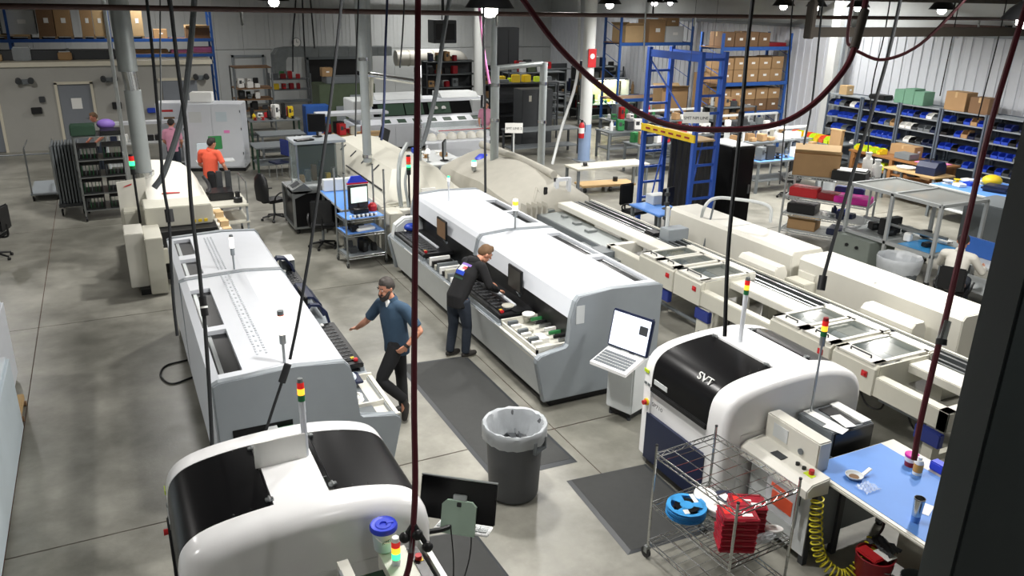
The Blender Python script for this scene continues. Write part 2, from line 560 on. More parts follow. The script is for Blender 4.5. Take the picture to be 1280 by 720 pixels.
LP = [((3.85, 8.36, 4.869), 'black bell-shaped high-bay lamp hanging nearest over the machines'), ((10.55, 16.4, 4.86), 'high-bay lamp hanging right of the white and blue column'),
      ((14.3, 19.9, 4.89), 'left one of the close pair of high-bay lamps over the blue racks'), ((17.9, 24.0, 4.88), 'right one of the close pair of high-bay lamps over the blue racks'),
      ((2.8, 14.9, 4.84), 'high-bay lamp hanging over the left aisle in front of the clock'), ((15.1, 15.7, 4.89), 'high-bay lamp left of three over the right aisle'),
      ((16.7, 16.2, 4.88), 'high-bay lamp middle of three over the right aisle'), ((16.4, 14.6, 4.89), 'high-bay lamp right of three over the right aisle'),
      ((16.2, 12.2, 4.89), 'high-bay lamp in front of the ribbed white wall'), ((10.0, 6.4, 4.84), 'high-bay lamp at the far right beside the dark post')]
for p, lab in LP:
    lamp(p, lab)
for p, lab in (((-5.0, 5.5, 5.75), 'left of the near stencil printer'), ((-5.5, 13, 5.75), 'over the open left floor'), ((2.8, 6.0, 5.75), 'over the aisle between the printers'), ((.9, 18.5, 5.75), 'over the left oven'), ((-3.5, 24.5, 5.75), 'before the grey doors'),
          ((8.6, 5.4, 5.75), 'over the right stencil printer'), ((7.3, 12.5, 5.75), 'over the board conveyor line'), ((6.2, 19.5, 5.75), 'over the centre oven'), ((5.5, 26.5, 5.75), 'over the soldering machine'),
          ((12.5, 28, 5.75), 'over the dark shelf block'), ((19, 31, 5.75), 'over the far benches'), ((2, 35.5, 5.75), 'over the left blue rack'), ((14, 37, 5.75), 'before the bright window'),
          ((20, 9.0, 5.75), 'over the aisle behind the dark post'), ((20, 19, 5.75), 'over the grey square column'), ((2.4, 1.2, 5.9), 'above the viewer')):
    lamp(p, 'unseen high-bay lamp close under the roof deck '+lab)  # unseen lamps added for fill; the one between the printers inferred from a shadow
# ---------------------------------------------------------------- signal tower pieces
def tower(parent, p, h, r=.022, stack=(('tower_green', .055), ('lit_amber', .055), ('lit_red', .055)), pole='white', cap='steel', pr=.014, name='signal_tower', base=.1):
    """pole with stacked lights, a part of parent; p is the foot in the parent's own space"""
    x, y, z = p
    tot = sum(q for _, q in stack)
    o = B().cyl((x, y, z), (x, y, z+h-tot-.1), pr, n=10).cyl((x, y, z+h-tot-base), (x, y, z+h-tot), r*.95, n=12).out(name, pole, parent, smooth=True)
    zz = z+h-tot
    for m, q in stack:
        B().cyl((x, y, zz+.002), (x, y, zz+q), r, n=14).out('light_segment', m, o, smooth=True)
        zz += q
    B().cyl((x, y, zz), (x, y, zz+.03), r, r*.8, n=14).out('tower_cap', cap, o, smooth=True)
    return o

# ---------------------------------------------------------------- stencil printers (two of one model)
PROF = [(0, .0), (0, 1.0), (.015, 1.19), (.06, 1.31), (.18, 1.40), (.42, 1.455), (.8, 1.485), (1.2, 1.48), (1.5, 1.43), (1.7, 1.355), (1.81, 1.24), (1.85, 1.1), (1.85, 0)]
def prof_z(u):
    for (a, za), (c, zc) in zip(PROF[1:], PROF[2:]):
        if a <= u <= c and c > a:
            return za+(zc-za)*(u-a)/(c-a)
    return PROF[-2][1]

def printer(label, loc, uf, ur, wy, soft=1.0):
    """white stencil printer, front towards -x; uf and ur: where front hood ends and rear hood begins; wy: hood span in y"""
    t = thing('stencil_printer', label, 'machine', loc)
    D = 1.4
    side = [(a, max(b, .12)) for a, b in PROF]
    b = B()
    fine = side[:1] + [tuple(q) for q in [p[:2] for p in curve_pts([(a, b_, 0) for a, b_ in side[1:-1]], 4)]] + side[-1:]
    b.bm.free()
    def rim(ys, nm):
        secs = []
        for y, ins in ys:
            secs.append([(.925+(a-.925)*(1-ins/.925), y, z-ins*max(0, min(1, (z-.5)/.6))) for a, z in fine])
        b = B()
        rs = [[b.v(p) for p in s_] for s_ in secs]
        n = len(fine)
        for q, w in zip(rs, rs[1:]):
            for i in range(n):
                b.bm.faces.new((q[i], q[(i+1) % n], w[(i+1) % n], w[i]))
        b.bm.faces.new(rs[0][::-1]); b.bm.faces.new(rs[-1])
        b.out(nm, 'gloss_white', t, smooth=True)
    rim([(0, .13*soft), (.015*soft, .085*soft), (.045*soft, .045*soft), (.09*soft, .015*soft), (.15*soft, .002), (wy[0], 0)], 'near_side_panel')
    # round the outer rim of each side panel with an extra lip
    for y0, y1, nm in ((wy[1], D, 'far_side_panel'),):
        rim([(y0, 0), (y1-.06, .002), (y1-.03, .015), (y1, .05)], nm)
    core = [(a, z) for a, z in fine]
    B().prism([(uf, .9)] + [(a, z-.004) for a, z in core if uf <= a <= ur] + [(ur, .9)], wy[0], wy[1], 'y').out('top_plate', 'gloss_white', t, smooth=True)
    B().prism([(.03, .12), (.03, 1.02), (1.82, 1.02), (1.82, .12)], wy[0], wy[1], 'y').out('body', 'gloss_white', t)
    def hood(u0, u1, nm, front):
        pts = [(a, z) for a, z in core if u0-1e-6 <= a <= u1+1e-6]
        if front:
            pts = [(0.0, 1.0)] + [p for p in pts if p[1] > 1.0] + [(u1, prof_z(u1))]
        else:
            pts = [(u0, prof_z(u0))] + [p for p in pts if p[1] > 1.0] + [(1.85, 1.03)]
        low = []
        for i, (a, z) in enumerate(pts):
            q0, q1 = pts[max(i-1, 0)], pts[min(i+1, len(pts)-1)]
            d = Vector((q1[0]-q0[0], q1[1]-q0[1])).normalized()
            low.append((a+d.y*.02, z-d.x*.02))
        up_ = [(a-d0*.0, z+.006) for (a, z), d0 in zip(pts, pts)] if False else [(a, z) for a, z in pts]
        o = B().prism(up_ + low[::-1], wy[0]+.008, wy[1]-.008, 'y').out(nm, 'gloss_black', t, smooth=True)
        e = u1 if front else u0
        s = -1 if front else 1
        for yy in (wy[0]+.07, wy[1]-.07):
            z = prof_z(e)
            B().box(e-.03, e+.03, yy-.02, yy+.02, z, z+.022, .004).cyl((e, yy-.03, z+.018), (e, yy+.03, z+.018), .009).out('hinge', 'steel', o)
        sb = B()
        for k in range(2):
            for yy in (wy[0]+.03, wy[1]-.03):
                uu = e+s*(.14+.12*k)
                sb.cyl((uu, yy, prof_z(uu)-.002), (uu, yy, prof_z(uu)+.006), .007, n=6)
        sb.out('rivets', 'chrome', o)
        return o
    hf = hood(0, uf, 'front_hood', True)
    hood(ur, 1.85, 'rear_hood', False)
    # rubber seat under front hood, lower door, skirt
    B().box(-.02, .06, wy[0]+.005, wy[1]-.005, .94, 1.0, .01).out('hood_handle', 'black', hf)
    B().box(-.012, .02, wy[0]-.02, wy[1]+.03, .1, .66).out('lower_door', 'navy', t)
    B().box(.06, 1.8, .06, D-.06, .04, .13).out('plinth', 'black', t)
    fb = B()
    for a in (.12, 1.7):
        for c in (.12, D-.12):
            fb.cyl((a, c, 0), (a, c, .05), .04, n=10)
    fb.split('foot', 'dark_grey', t)
    B().cyl((-.02, D-.13, .78), (.0, D-.13, .78), .04, n=14).out('stop_plate', 'yellow', t)
    B().cyl((-.055, D-.13, .78), (-.02, D-.13, .78), .027, n=14).out('stop_button', 'red', t)
    sb = B()
    for k in range(2):
        sb.box(-.006, 0, D-.16+k*.06, D-.12+k*.06, .98, 1.01)
    sb.split('push_button', 'mid_grey', t)
    B().box(-.004, .004, D-.12, D-.04, 1.12, 1.16).out('safety_label', 'lime', t)
    B().box(-.004, .004, wy[1]-.28, wy[1]-.05, 1.045, 1.1, 0, None).out('print_label', 'paper_grey', t)
    # faint side panel seam and grey lower cladding on the near side
    B().box(.2, 1.66, -.006, .002, .14, .98, .003).out('side_cover', 'gloss_white', t)
    return t

P2 = printer('white stencil printer with rounded black hood beside the wire shelf cart', (4.95, 5.2, 0), .76, 1.32, (.27, 1.22), .5)
P1 = printer('white stencil printer with two black hoods at the near left end', (0, 4.95, 0), .68, 1.15, (.25, 1.17))
tower(P2, (.92, .92, 1.46), .74, pole='white', pr=.026, r=.028)
tower(P1, (1.06, .82, 1.46), .68, pole='white', pr=.026, r=.028)
B().box(.66, 1.06, .785, .80, 1.48, 1.70, 0).out('paper_sheet', 'paper', P1).rotation_euler = (0, 0, 0)
# emblem and model name on the right printer
fr = frame3((0, -1, 0), (.55, 0, .83))
em = text('SVT', .115, 'paper', P2, (.115, .50, 1.385), fr, .003, 'emblem', 1.2)
fr2 = frame3((0, -1, 0), (0, 0, 1))
text('SP710', .062, 'dark_grey', P2, (-.004, 1.08, .80), fr2, .001, 'lettering', 1.25)

# ---------------------------------------------------------------- placement machines (two of one model, mirrored)
def mounter(label, x_back, y0, y1, d, seam):
    """u runs from the back (0) to the front; d = +1 front towards +x, -1 towards -x"""
    t = thing('placement_machine', label, 'machine', (x_back, y0, 0))
    Lm = y1-y0
    def P(lst):
        return [(d*a, b) for a, b in lst]
    end = [(.02, .1), (0, 1.46), (.06, 1.49), (.8, 1.52), (1.28, 1.485), (1.335, 1.42), (1.39, 1.2), (1.40, .84), (1.44, .80), (1.80, .765), (1.855, .72), (1.86, .66), (1.74, .1)]
    B().prism(P(end), 0, .1, 'y', bev=.012).out('end_panel', 'grey', t)
    B().prism(P(end), Lm-.1, Lm, 'y', bev=.012).out('end_panel', 'grey', t)
    # white cover in two modules around a seam rib
    cov = [(.0, .9), (.02, 1.455), (.07, 1.475), (.8, 1.505), (1.27, 1.47), (1.32, 1.41), (1.37, 1.17), (1.30, 1.12)]
    inner = [(.06, .9), (.06, 1.43), (.8, 1.46), (1.24, 1.43), (1.29, 1.12)]
    def cover(ya, yb, nm, wins):
        o = thing_part(nm, t)
        # slotted back strip: cover made of a front sheet, two rails and cross bars round the windows
        w0, w1 = .085, .315
        frontpart = [(w1, 1.40), (w1, 1.487)] + cov[3:] + [(1.24, 1.40)]
        B().prism(P(frontpart), ya, yb, 'y').out('front_shell', 'white', o)
        B().prism(P([(0, .2), (.0, 1.455), (w0, 1.478), (w0, 1.40), (.05, 1.40), (.05, .2)]), ya, yb, 'y').out('back_shell', 'white', o)
        e = [ya] + [q for w in wins for q in w] + [yb]
        for k in range(0, len(e), 2):
            B().prism(P([(w0, 1.40), (w0, 1.478), (w1, 1.487), (w1, 1.40)]), e[k], e[k+1], 'y').out('cross_bar', 'white', o)
        for wa, wc in wins:
            B().box(min(d*w0, d*w1), max(d*w0, d*w1), wa, wc, 1.425, 1.432).out('window_pane', 'gloss_black', o)
            B().box(min(d*.11, d*.15), max(d*.11, d*.15), wa+.05, wc-.05, 1.433, 1.445).out('rail', 'steel', o)
        return o
    def thing_part(nm, par):
        o = bpy.data.objects.new(nm, None)
        COL.objects.link(o)
        o.parent = par
        return o
    return t, P, end, cov, cover

def build_mounter(label, x_back, y0, y1, d, seam, wins, rail0=1.15):
    t, P, end, cov, cover = mounter(label, x_back, y0, y1, d, seam)
    L = y1-y0
    s = seam-y0
    cover(.1, s-.05, 'cover', [(a-y0, c-y0) for a, c in wins if a < seam])
    cover(s+.05, L-.1, 'cover', [(a-y0, c-y0) for a, c in wins if a > seam])
    rib = [(.0, .2), (-.01, 1.46), (.06, 1.488), (.8, 1.518), (1.28, 1.482), (1.335, 1.415), (1.39, 1.15), (1.28, 1.1), (1.24, 1.38), (.8, 1.42), (.06, 1.4), (.06, .2)]
    B().prism(P(rib), s-.05, s-.008, 'y').out('seam_rib', 'grey', t)
    B().prism(P(rib), s+.008, s+.05, 'y').out('seam_rib', 'grey', t)
    rail_from = rail0
    bx = lambda u0, u1, a, c, z0, z1, m, nm, par=t, bev=0: B().box(min(d*u0, d*u1), max(d*u0, d*u1), a, c, z0, z1, bev).out(nm, m, par)
    # chassis, leaning front panel, feeder deck
    bx(.06, 1.66, .1, L-.1, .1, .70, 'mid_grey', 'chassis')
    bx(.06, 1.25, .1, L-.1, .70, 1.1, 'black', 'inner_frame')
    bx(.1, 1.62, .06, L-.06, .0, .1, 'black', 'plinth')
    seg = [.1, L*.5, L-.1]
    for a, c in zip(seg, seg[1:]):
        B().prism(P([(1.70, .12), (1.82, .64), (1.84, .72), (1.80, .72), (1.66, .12)]), a+.006, c-.006, 'y').out('front_panel', 'paper_grey', t)
    B().prism(P([(1.62, .70), (1.83, .70), (1.835, .735), (1.62, .76)]), rail_from, L-.1, 'y').out('front_rail', 'grey', t)
    B().prism(P([(1.805, .66), (1.83, .66), (1.835, .735), (1.81, .74)]), .1, rail_from, 'y').out('tray_lip', 'cream_light', t)
    return t, bx, P

def touch_screen(t, P, d, y, m='screen_dark', w=.42, h=.34):
    """touch panel standing on an arm before the sloping cover"""
    o = B().box(min(d*1.40, d*1.435), max(d*1.40, d*1.435), y-w/2, y+w/2, 1.08, 1.08+h, .008).out('touch_screen', 'black', t)
    B().box(min(d*1.4355, d*1.438), max(d*1.4355, d*1.438), y-w/2+.025, y+w/2-.025, 1.105, 1.055+h).out('screen_glass', m, o)
    B().cyl((d*1.41, y, 1.1), (d*1.33, y, .98), .02).out('screen_arm', 'grey', o)
    return o

def feeder_console(t, bx, y0, y1, d, cloth=False):
    """black operator console pulled across the feeder deck"""
    o = bx(1.15, 1.80, y0, y1, .80, .86, 'black', 'console', t, .01)
    bx(1.76, 1.81, y0+.02, y1-.02, .70, .80, 'grey', 'console_front', o)
    bx(1.42, 1.46, y0+.25, y1-.2, .862, .885, 'white', 'guide_bar', o)
    bx(1.52, 1.74, y0+.1, y1-.1, .862, .872, 'gloss_black', 'keyboard', o, .003)
    kb = B()
    n = 11
    for k in range(n):
        for q in range(4):
            yy = y0+.16+(y1-y0-.32)*k/(n-1)
            uu = 1.55+.05*q
            kb.box(min(d*uu, d*(uu+.036)), max(d*uu, d*(uu+.036)), yy-.018, yy+.018, .872, .878)
    kb.out('keys', 'dark_grey', o, kind='stuff')
    bx(1.70, 1.75, y0+.06, y0+.11, .86, .90, 'red', 'stop_button', o, .008)
    bx(1.68, 1.73, y0+.14, y0+.19, .86, .88, 'yellow', 'key_switch', o, .004)
    bx(1.60, 1.64, y1-.12, y1-.06, .86, .89, 'paper', 'knob', o, .008)
    return o

# centre machine: faces the left aisle
MC, bxc, Pc = build_mounter('grey and white placement machine in the centre with a black-hooded worker at it', 6.25, 8.03, 14.05, -1, 11.05,
    [(8.24, 9.36), (9.48, 10.68), (11.36, 12.14), (12.24, 13.04)])
touch_screen(MC, Pc, -1, 9.55-8.03)
touch_screen(MC, Pc, -1, 12.35-8.03, 'card_dark')
feeder_console(MC, bxc, 9.25-8.03, 10.85-8.03, -1)
feeder_console(MC, bxc, 12.25-8.03, 13.8-8.03, -1)
tower(MC, (-.68, 11.06-8.03, 1.50), .46, stack=(('lit_white', .08), ('lit_amber', .07)), cap='lit_white', pole='steel', r=.042)
tower(MC, (-.95, 13.2-8.03, 1.50), .42, stack=(('lit_white', .06),), cap='lit_green', pole='white', pr=.012, r=.025)
bxc(.10, .50, -.006, .02, .90, .99, 'gloss_black', 'board_slot')
bxc(1.20, 1.32, -.006, .0, 1.12, 1.36, 'paper_grey', 'notice')
# open white feeder tray in the near bay
def tray(t, y0, y1, d, wall=.13, u0=1.18, u1=1.80, zb=.70, m='cream_light'):
    def X(a, c):
        return (min(d*a, d*c), max(d*a, d*c))
    b = B()
    b.box(*X(u0, u1), y0, y1, zb, zb+.02)
    b.box(*X(u0, u1), y0, y0+.03, zb, zb+wall)
    b.box(*X(u0, u1), y1-.03, y1, zb, zb+wall)
    b.box(*X(u1-.025, u1), y0, y1, zb, zb+wall*.75)
    return b.out('feeder_tray', m, t)
tr = tray(MC, 8.15-8.03, 9.2-8.03, -1)
for k in range(9):
    yy = .2+k*.1
    bxc(1.62, 1.76, yy, yy+.05, .72, .80+.02*(k % 3), ('cream', 'paper', 'mid_grey')[k % 3], 'feeder', tr)
for k in range(7):
    yy = .22+k*.13
    bxc(1.20, 1.42, yy, yy+.035, .80, .84, ('steel', 'black', 'green', 'paper')[k % 4], 'tape_guide', tr)
bxc(1.46, 1.58, .42, .62, .72, .79, 'paper', 'feeder_block', tr)
bxc(1.5, 1.60, .78, .9, .72, .77, 'cream', 'feeder_block', tr)
for k in range(3):
    y = 9.12+.2*k-8.03
    B().lathe([(.0, 0), (.09, 0), (.09, .015), (.03, .02), (0, .02)], (-1.42-.06*k, y, .87), n=16).out('tape_reel', ('paper', 'black', 'cream')[k], tr)
bxc(1.4, 1.75, 10.95-8.03, 12.15-8.03, .70, .76, 'cream', 'feeder_table')
for k in range(10):
    yy = 11.0-8.03+k*.115
    bxc(1.45, 1.8, yy, yy+.05, .76, .84+.03*((k*7) % 3), ('paper', 'mid_grey', 'cream', 'black')[(k*5) % 4], 'feeder')
B().ball((-1.5, 13.75-8.03, .93), .14, 12, (.9, 1, .55)).out('blue_bag', 'bin_blue', MC, smooth=True)
B().prism([(-1.2, .75), (-1.22, 1.0), (-1.32, 1.1), (-1.6, 1.1), (-1.78, .98), (-1.82, .75)], 5.72, 5.92, 'y', bev=.03).out('rounded_end_cover', 'paper_grey', MC, smooth=True)
for k in range(3):
    bxc(1.845, 1.85, 8.5-8.03+k*1.9, 9.3-8.03+k*1.9, .73, .745, 'paper', 'label_strip')

# left machine: faces the same aisle from the other side
ML, bxl, Pl = build_mounter('grey and white placement machine on the left with the bearded man at it', .53, 7.36, 12.72, 1, 10.62,
    [(7.58, 8.72), (8.85, 10.15), (10.76, 11.48), (11.68, 12.5)])
feeder_console(ML, bxl, 8.55-7.36, 9.95-7.36, 1)
feeder_console(ML, bxl, 11.15-7.36, 12.35-7.36, 1)
def curved_guard(t, y0, y1):
    pr = [(1.42, .80), (1.44, 1.02), (1.52, 1.12), (1.64, 1.10), (1.74, .98), (1.78, .80), (1.75, .80), (1.71, .96), (1.63, 1.07), (1.53, 1.09), (1.46, 1.0), (1.45, .80)]
    return B().prism(pr, y0, y1, 'y').out('curved_guard', 'navy', t)
curved_guard(ML, 10.02-7.36, 10.1-7.36)
curved_guard(ML, 10.35-7.36, 10.95-7.36)
curved_guard(ML, 12.2-7.36, 12.35-7.36)
o = B().box(1.48, 1.51, 10.1-7.36, 10.6-7.36, .84, 1.2, .01).out('touch_screen', 'black', ML)
B().box(1.512, 1.514, 10.13-7.36, 10.57-7.36, .87, 1.17).out('screen_glass', 'screen_dark', o)
bxl(1.60, 1.80, 12.35-7.36, 12.62-7.36, .80, 1.02, 'mid_grey', 'paper_holder')
bxl(1.60, 1.80, 12.3-7.36, 12.6-7.36, 1.02, 1.03, 'paper', 'paper_stack')
tower(ML, (.72, .19, 1.49), .52, stack=(('lit_white', .2),), cap='orange', pole='steel', r=.034, pr=.016)
B().cyl((.72, .19, 1.985), (.72, .19, 2.06), .032, n=12).out('tower_top', 'mid_grey', ML)
tower(ML, (.70, 10.73-7.36, 1.49), .46, stack=(('lit_white', .15),), cap='mid_grey', pole='grey', r=.028, pr=.012)
tr = tray(ML, .03, 1.12, 1, .10, 1.24, 1.86, .66)
bxl(1.24, 1.80, .42, .45, .68, .74, 'cream_light', 'tray_divider', tr)
bxl(1.22, 1.70, .86, 1.14, .76, .79, 'navy', 'tool_tray', tr, .01)
B().ball((1.55, 1.0, .81), .1, 12, (1.0, 1.3, .45)).out('plastic_bag', 'tub', tr, smooth=True)
lid = B().lathe([(0, .045), (.06, .045), (.065, .07), (.09, .07), (.1, .02), (.12, .0), (0, 0)], (1.52, .62, .685), n=20).out('white_cup_lid', 'paper', tr, smooth=True)
bxl(.14, .72, -.006, .02, .84, .96, 'gloss_black', 'board_slot')
bxl(.46, .56, -.12, .0, .84, .93, 'paper_grey', 'rail_end')
bxl(.56, .72, -.10, .0, .84, .90, 'pcb', 'conveyor_end')
# perforations of the left machine's front slope, shallow rows of vents
vb = B()
for r_ in range(3):
    for k in range(40):
        y = .5+k*.07
        if r_ == 0 or r_ == 2 or k % 2:
            vb.box(.5+.045*r_, .52+.045*r_, y, y+.035, 1.490+.002*r_, 1.502+.002*r_)
for r_ in range(3):
    for k in range(22):
        y = 3.45+k*.075
        vb.box(.5+.045*r_, .52+.045*r_, y, y+.035, 1.490+.002*r_, 1.502+.002*r_)
vb.out('vent_slots', 'vent', ML, kind='stuff')
# cable tie loop at the back foot of the left machine
t = thing('cable_loop', 'black cable lying in a loop on the floor beside the left machine', 'cable', (.2, 10.9, .015))
del t['category']; t['category'] = 'cable'
B().tube(curve_pts([(.34, .5, 0), (.05, .42, 0), (-.04, .1, 0), (.08, -.2, 0), (.36, -.1, 0)]), .013).out('cable', 'black', t)
# ---------------------------------------------------------------- operator stations
def station(label, loc, rz, glow=True):
    """grey pedestal with a keyboard tray and a tilted screen; the user stands on local -x"""
    t = thing('operator_station', label, 'operator station', loc, rz)
    B().box(-.1, .28, -.2, .2, .1, .80, .02).out('pedestal', 'paper_grey', t)
    B().box(-.06, .24, -.16, .16, .03, .1).out('plinth', 'black', t)
    fb = B()
    for a in (-.05, .22):
        for c in (-.14, .14):
            fb.cyl((a, c, 0), (a, c, .04), .025, n=8)
    fb.split('foot', 'dark_grey', t)
    k = B().prism([(-.38, .75), (-.38, .79), (-.02, .88), (.0, .84)], -.27, .27, 'y').out('keyboard_tray', 'gloss_white', t)
    kb = B()
    rot = Matrix.Rotation(-math.atan2(.09, .36), 3, 'Y')
    for i in range(5):
        for j in range(14):
            a = -.32+.052*i
            kb.box(a-.02, a+.02, -.22+j*.034, -.192+j*.034, .80+.25*(a+.32), .812+.25*(a+.32), 0, rot)
    kb.out('keys', 'mid_grey', k, kind='stuff')
    # screen leaning back
    s = bpy.data.objects.new('screen', None); COL.objects.link(s); s.parent = t
    s.location = (.06, 0, 1.12); s.rotation_euler = (0, math.radians(12), 0)
    B().box(-.02, .03, -.30, .30, -.24, .24, .012).out('bezel', 'navy' if glow else 'gloss_black', s)
    B().box(-.024, -.0205, -.275, .275, -.215, .215).out('display', 'screen_white' if glow else 'screen_dark', s)
    if glow:
        B().box(-.026, -.0245, -.25, -.13, .02, .13).out('image_window', 'dark_grey', s)
    B().box(.03, .07, -.16, .16, -.2, .14, .01).out('back_plate', 'pale_green' if not glow else 'grey', s)
    B().cyl((.1, 0, 1.06), (.12, 0, .75), .035).out('neck', 'grey', t)
    return t
station('operator station with a bright screen beside the right stencil printer', (5.36, 7.50, 0), math.radians(20))

# the same station of the near printer, seen from behind: screen on an arm with a keyboard below
t = thing('operator_screen', 'black screen seen from behind with a white keyboard, in front of the floor mat', 'monitor', (2.16, 5.35, 0))
B().box(-.36, -.31, -.08, .08, .70, .88, .006).out('wall_plate', 'dark_grey', t)
B().tube(curve_pts([(.03, .02, .74), (-.12, -.0, .74), (-.32, -.0, .77)]), .022).out('arm', 'black', t)
s = bpy.data.objects.new('screen', None); COL.objects.link(s); s.parent = t
s.location = (.08, .03, .88); s.rotation_euler = (math.radians(-18), 0, math.radians(-38))
B().box(-.36, .31, 0, .03, -.12, .24, .008).out('casing', 'gloss_black', s)
B().box(-.36, .31, -.001, .029, .242, .252).out('top_edge', 'steel', s)
B().box(-.255, .255, .031, .034, -.1, .2).out('display', 'screen_dark', s)
B().prism([(-.15, -.22), (-.15, .03), (-.11, .07), (.11, .07), (.15, .03), (.15, -.22)], -.04, -.005, 'y').out('back_plate', 'pale_green', s)
B().box(-.06, .06, -.03, .0, .07, .12, .006).split('bracket', 'steel', s)
B().box(-.02, .02, -.045, -.038, .02, .06, .004).out('clip', 'black', s)
k = B().box(-.22, .26, .0, .22, -.22, -.195, .006).out('keyboard', 'gloss_white', s)
kb = B()
for i in range(4):
    for j in range(12):
        kb.box(-.2+j*.037, -.17+j*.037, .03+i*.042, .062+i*.042, -.195, -.185)
kb.out('keys', 'paper_grey', k, kind='stuff')
B().tube(curve_pts([(-.06, -.1, .84), (-.06, -.16, .5), (-.05, -.1, .05)]), .006).out('lead', 'black', t)
B().tube(curve_pts([(.16, .0, .84), (.12, -.1, .5), (0, -.1, .05)]), .006).out('lead', 'black', t)

# ---------------------------------------------------------------- floor mats
def floor_mat(label, pts, grp=None):
    cx = sum(p[0] for p in pts)/4; cy = sum(p[1] for p in pts)/4
    t = thing('floor_mat', label, 'mat', (cx, cy, 0), 0, grp)
    b = B((-cx, -cy, 0))
    lo = [(x, y) for x, y in pts]
    hi = [(cx+(x-cx)*.90, cy+(y-cy)*.955) for x, y in pts]
    for i in range(4):
        j = (i+1) % 4
        b.face([(*lo[i], .002), (*lo[j], .002), (*hi[j], .016), (*hi[i], .016)])
    b.face([(*p, .002) for p in lo[::-1]])
    b.out('bevelled_edge', 'dark_grey', t)
    B((-cx, -cy, 0)).prism(hi, .004, .018, 'z').out('tread', 'rubber', t)
    return t
floor_mat('long black rubber mat under the trash can', [(3.22, 10.05), (4.25, 9.95), (4.28, 6.78), (3.25, 6.83)])
floor_mat('black rubber mat with a ridged edge in front of the right printer', [(3.97, 6.50), (4.97, 6.42), (4.93, 5.12), (3.88, 5.17)])
floor_mat('black rubber mat at the bottom behind the black screen', [(1.98, 6.27), (2.70, 6.15), (2.75, 4.6), (2.0, 4.6)])

# ---------------------------------------------------------------- trash can
t = thing('trash_can', 'round grey trash can with a clear liner, standing on the floor mat', 'trash can', (3.35, 6.56, .018))
B().lathe([(0, 0), (.255, 0), (.265, .03), (.30, .76), (.325, .77), (.33, .81), (.315, .815), (.30, .80), (.285, .76), (.25, .08), (0, .07)], n=40).out('bin', 'trash_grey', t, smooth=True)
b = B()
b.box(-.1, .1, -.335, -.30, .60, .63).box(-.1, -.075, -.335, -.30, .62, .73).box(.075, .1, -.335, -.30, .62, .73)
o = b.out('handle', 'mid_grey', t); o.rotation_euler = (0, 0, math.radians(28))
rows = []
N = 48
for r0, z0, w in ((.325, .665, .012), (.337, .70, .010), (.341, .77, .006), (.343, .815, .004), (.332, .835, .006), (.305, .825, .008), (.27, .74, .012), (.245, .62, .018), (.20, .54, .025)):
    rows.append([((r0+R.uniform(-w, w))*math.cos(i*2*PI/N), (r0+R.uniform(-w, w))*math.sin(i*2*PI/N), z0+R.uniform(-w, w)) for i in range(N)])
for r_ in rows:
    r_.append(r_[0])
B().sheet(rows).out('liner', 'film_white', t, smooth=True)
b = B()
for k in range(46):
    a = R.uniform(0, 2*PI); q = math.sqrt(R.random())*.2
    rot = Matrix.Rotation(R.uniform(0, 3), 3, (R.random(), R.random(), R.random()+.1))
    b.box(q*math.cos(a)-.06, q*math.cos(a)+.06, q*math.sin(a)-.05, q*math.sin(a)+.05, .50+R.uniform(-.05, .08), .505+R.uniform(.05, .08), 0, rot)
b.out('crumpled_trash', 'dark_grey', t, kind='stuff')

# ---------------------------------------------------------------- tub of wipes and the small conveyor at the bottom
t = thing('link_conveyor', 'small board conveyor with a green board and lit signal tower at the bottom edge', 'conveyor', (1.42, 4.48, .17))
b = B((-1.10, -4.30, 0))
b.box(.72, .80, 3.2, 4.62, .80, .98).box(1.02, 1.22, 3.2, 4.60, .84, .98)
b.split('side_rail', 'cream_light', t)
B((-1.10, -4.30, 0)).box(.80, 1.02, 3.2, 4.5, .84, .90).out('bed', 'dark_green', t)
B((-1.10, -4.30, 0)).box(.70, .72, 3.3, 4.5, .90, 1.0).out('rail_plate', 'steel', t)
B((-1.10, -4.30, 0)).box(.82, 1.0, 3.5, 4.35, .915, .92).out('board', 'pcb', t)
B((-1.10, -4.30, 0)).prism([(1.22, .80), (1.22, .99), (1.30, .98), (1.34, .80)], 3.2, 4.55, 'y').out('control_strip', 'gloss_black', t)
B((-1.10, -4.30, 0)).box(1.335, 1.375, 3.2, 4.62, .78, 1.0).out('outer_rail', 'gloss_white', t)
B().cyl((.16, .1, .985), (.16, .1, 1.02), .025).out('stop_button', 'red', t)
B().box(.13, .19, .07, .13, .98, .985).out('stop_plate', 'yellow', t)
tower(t, (.0, .12, .98), .20, stack=(('lit_green', .05), ('lit_amber', .05), ('lit_red', .05)), cap='paper', r=.032)
lg = B((-1.10, -4.30, 0))
for x in (.76, 1.3):
    for y in (3.3, 4.5):
        lg.box(x-.03, x+.03, y-.03, y+.03, -.17, .84)
lg.split('leg', 'grey', t)
t = thing('wipes_tub', 'white plastic tub with a round blue lid on the small conveyor', 'tub', (1.395, 4.80, 1.155))
B().lathe([(0, 0), (.066, 0), (.075, .01), (.088, .17), (.088, .19), (0, .19)], n=28).out('bucket', 'tub', t, smooth=True)
B().lathe([(.0702, .015), (.0755, .02), (.0775, .045), (.0745, .045), (.0735, .02)], n=28).out('blue_stripe', 'royal', t, smooth=True)
ld = B().lathe([(.088, .175), (.1, .175), (.102, .2), (.094, .215), (.08, .207), (.06, .207), (.055, .213), (.03, .213), (.026, .2), (0, .2)], n=32).out('lid', 'royal', t, smooth=True)
B().box(.02, .075, -.012, .012, .206, .216, .003).out('lid_tab', 'royal', ld)
B().tube(curve_pts([(-.09, 0, .16), (-.04, -.09, .12), (.05, -.09, .12), (.092, 0, .16)]), .004).out('wire_handle', 'paper', t)
text('KIMTECH', .034, 'dark_green', t, (.026, -.078, .115), frame3((.95, .30, 0), (-.03, -.09, 1)), .001, 'lettering')
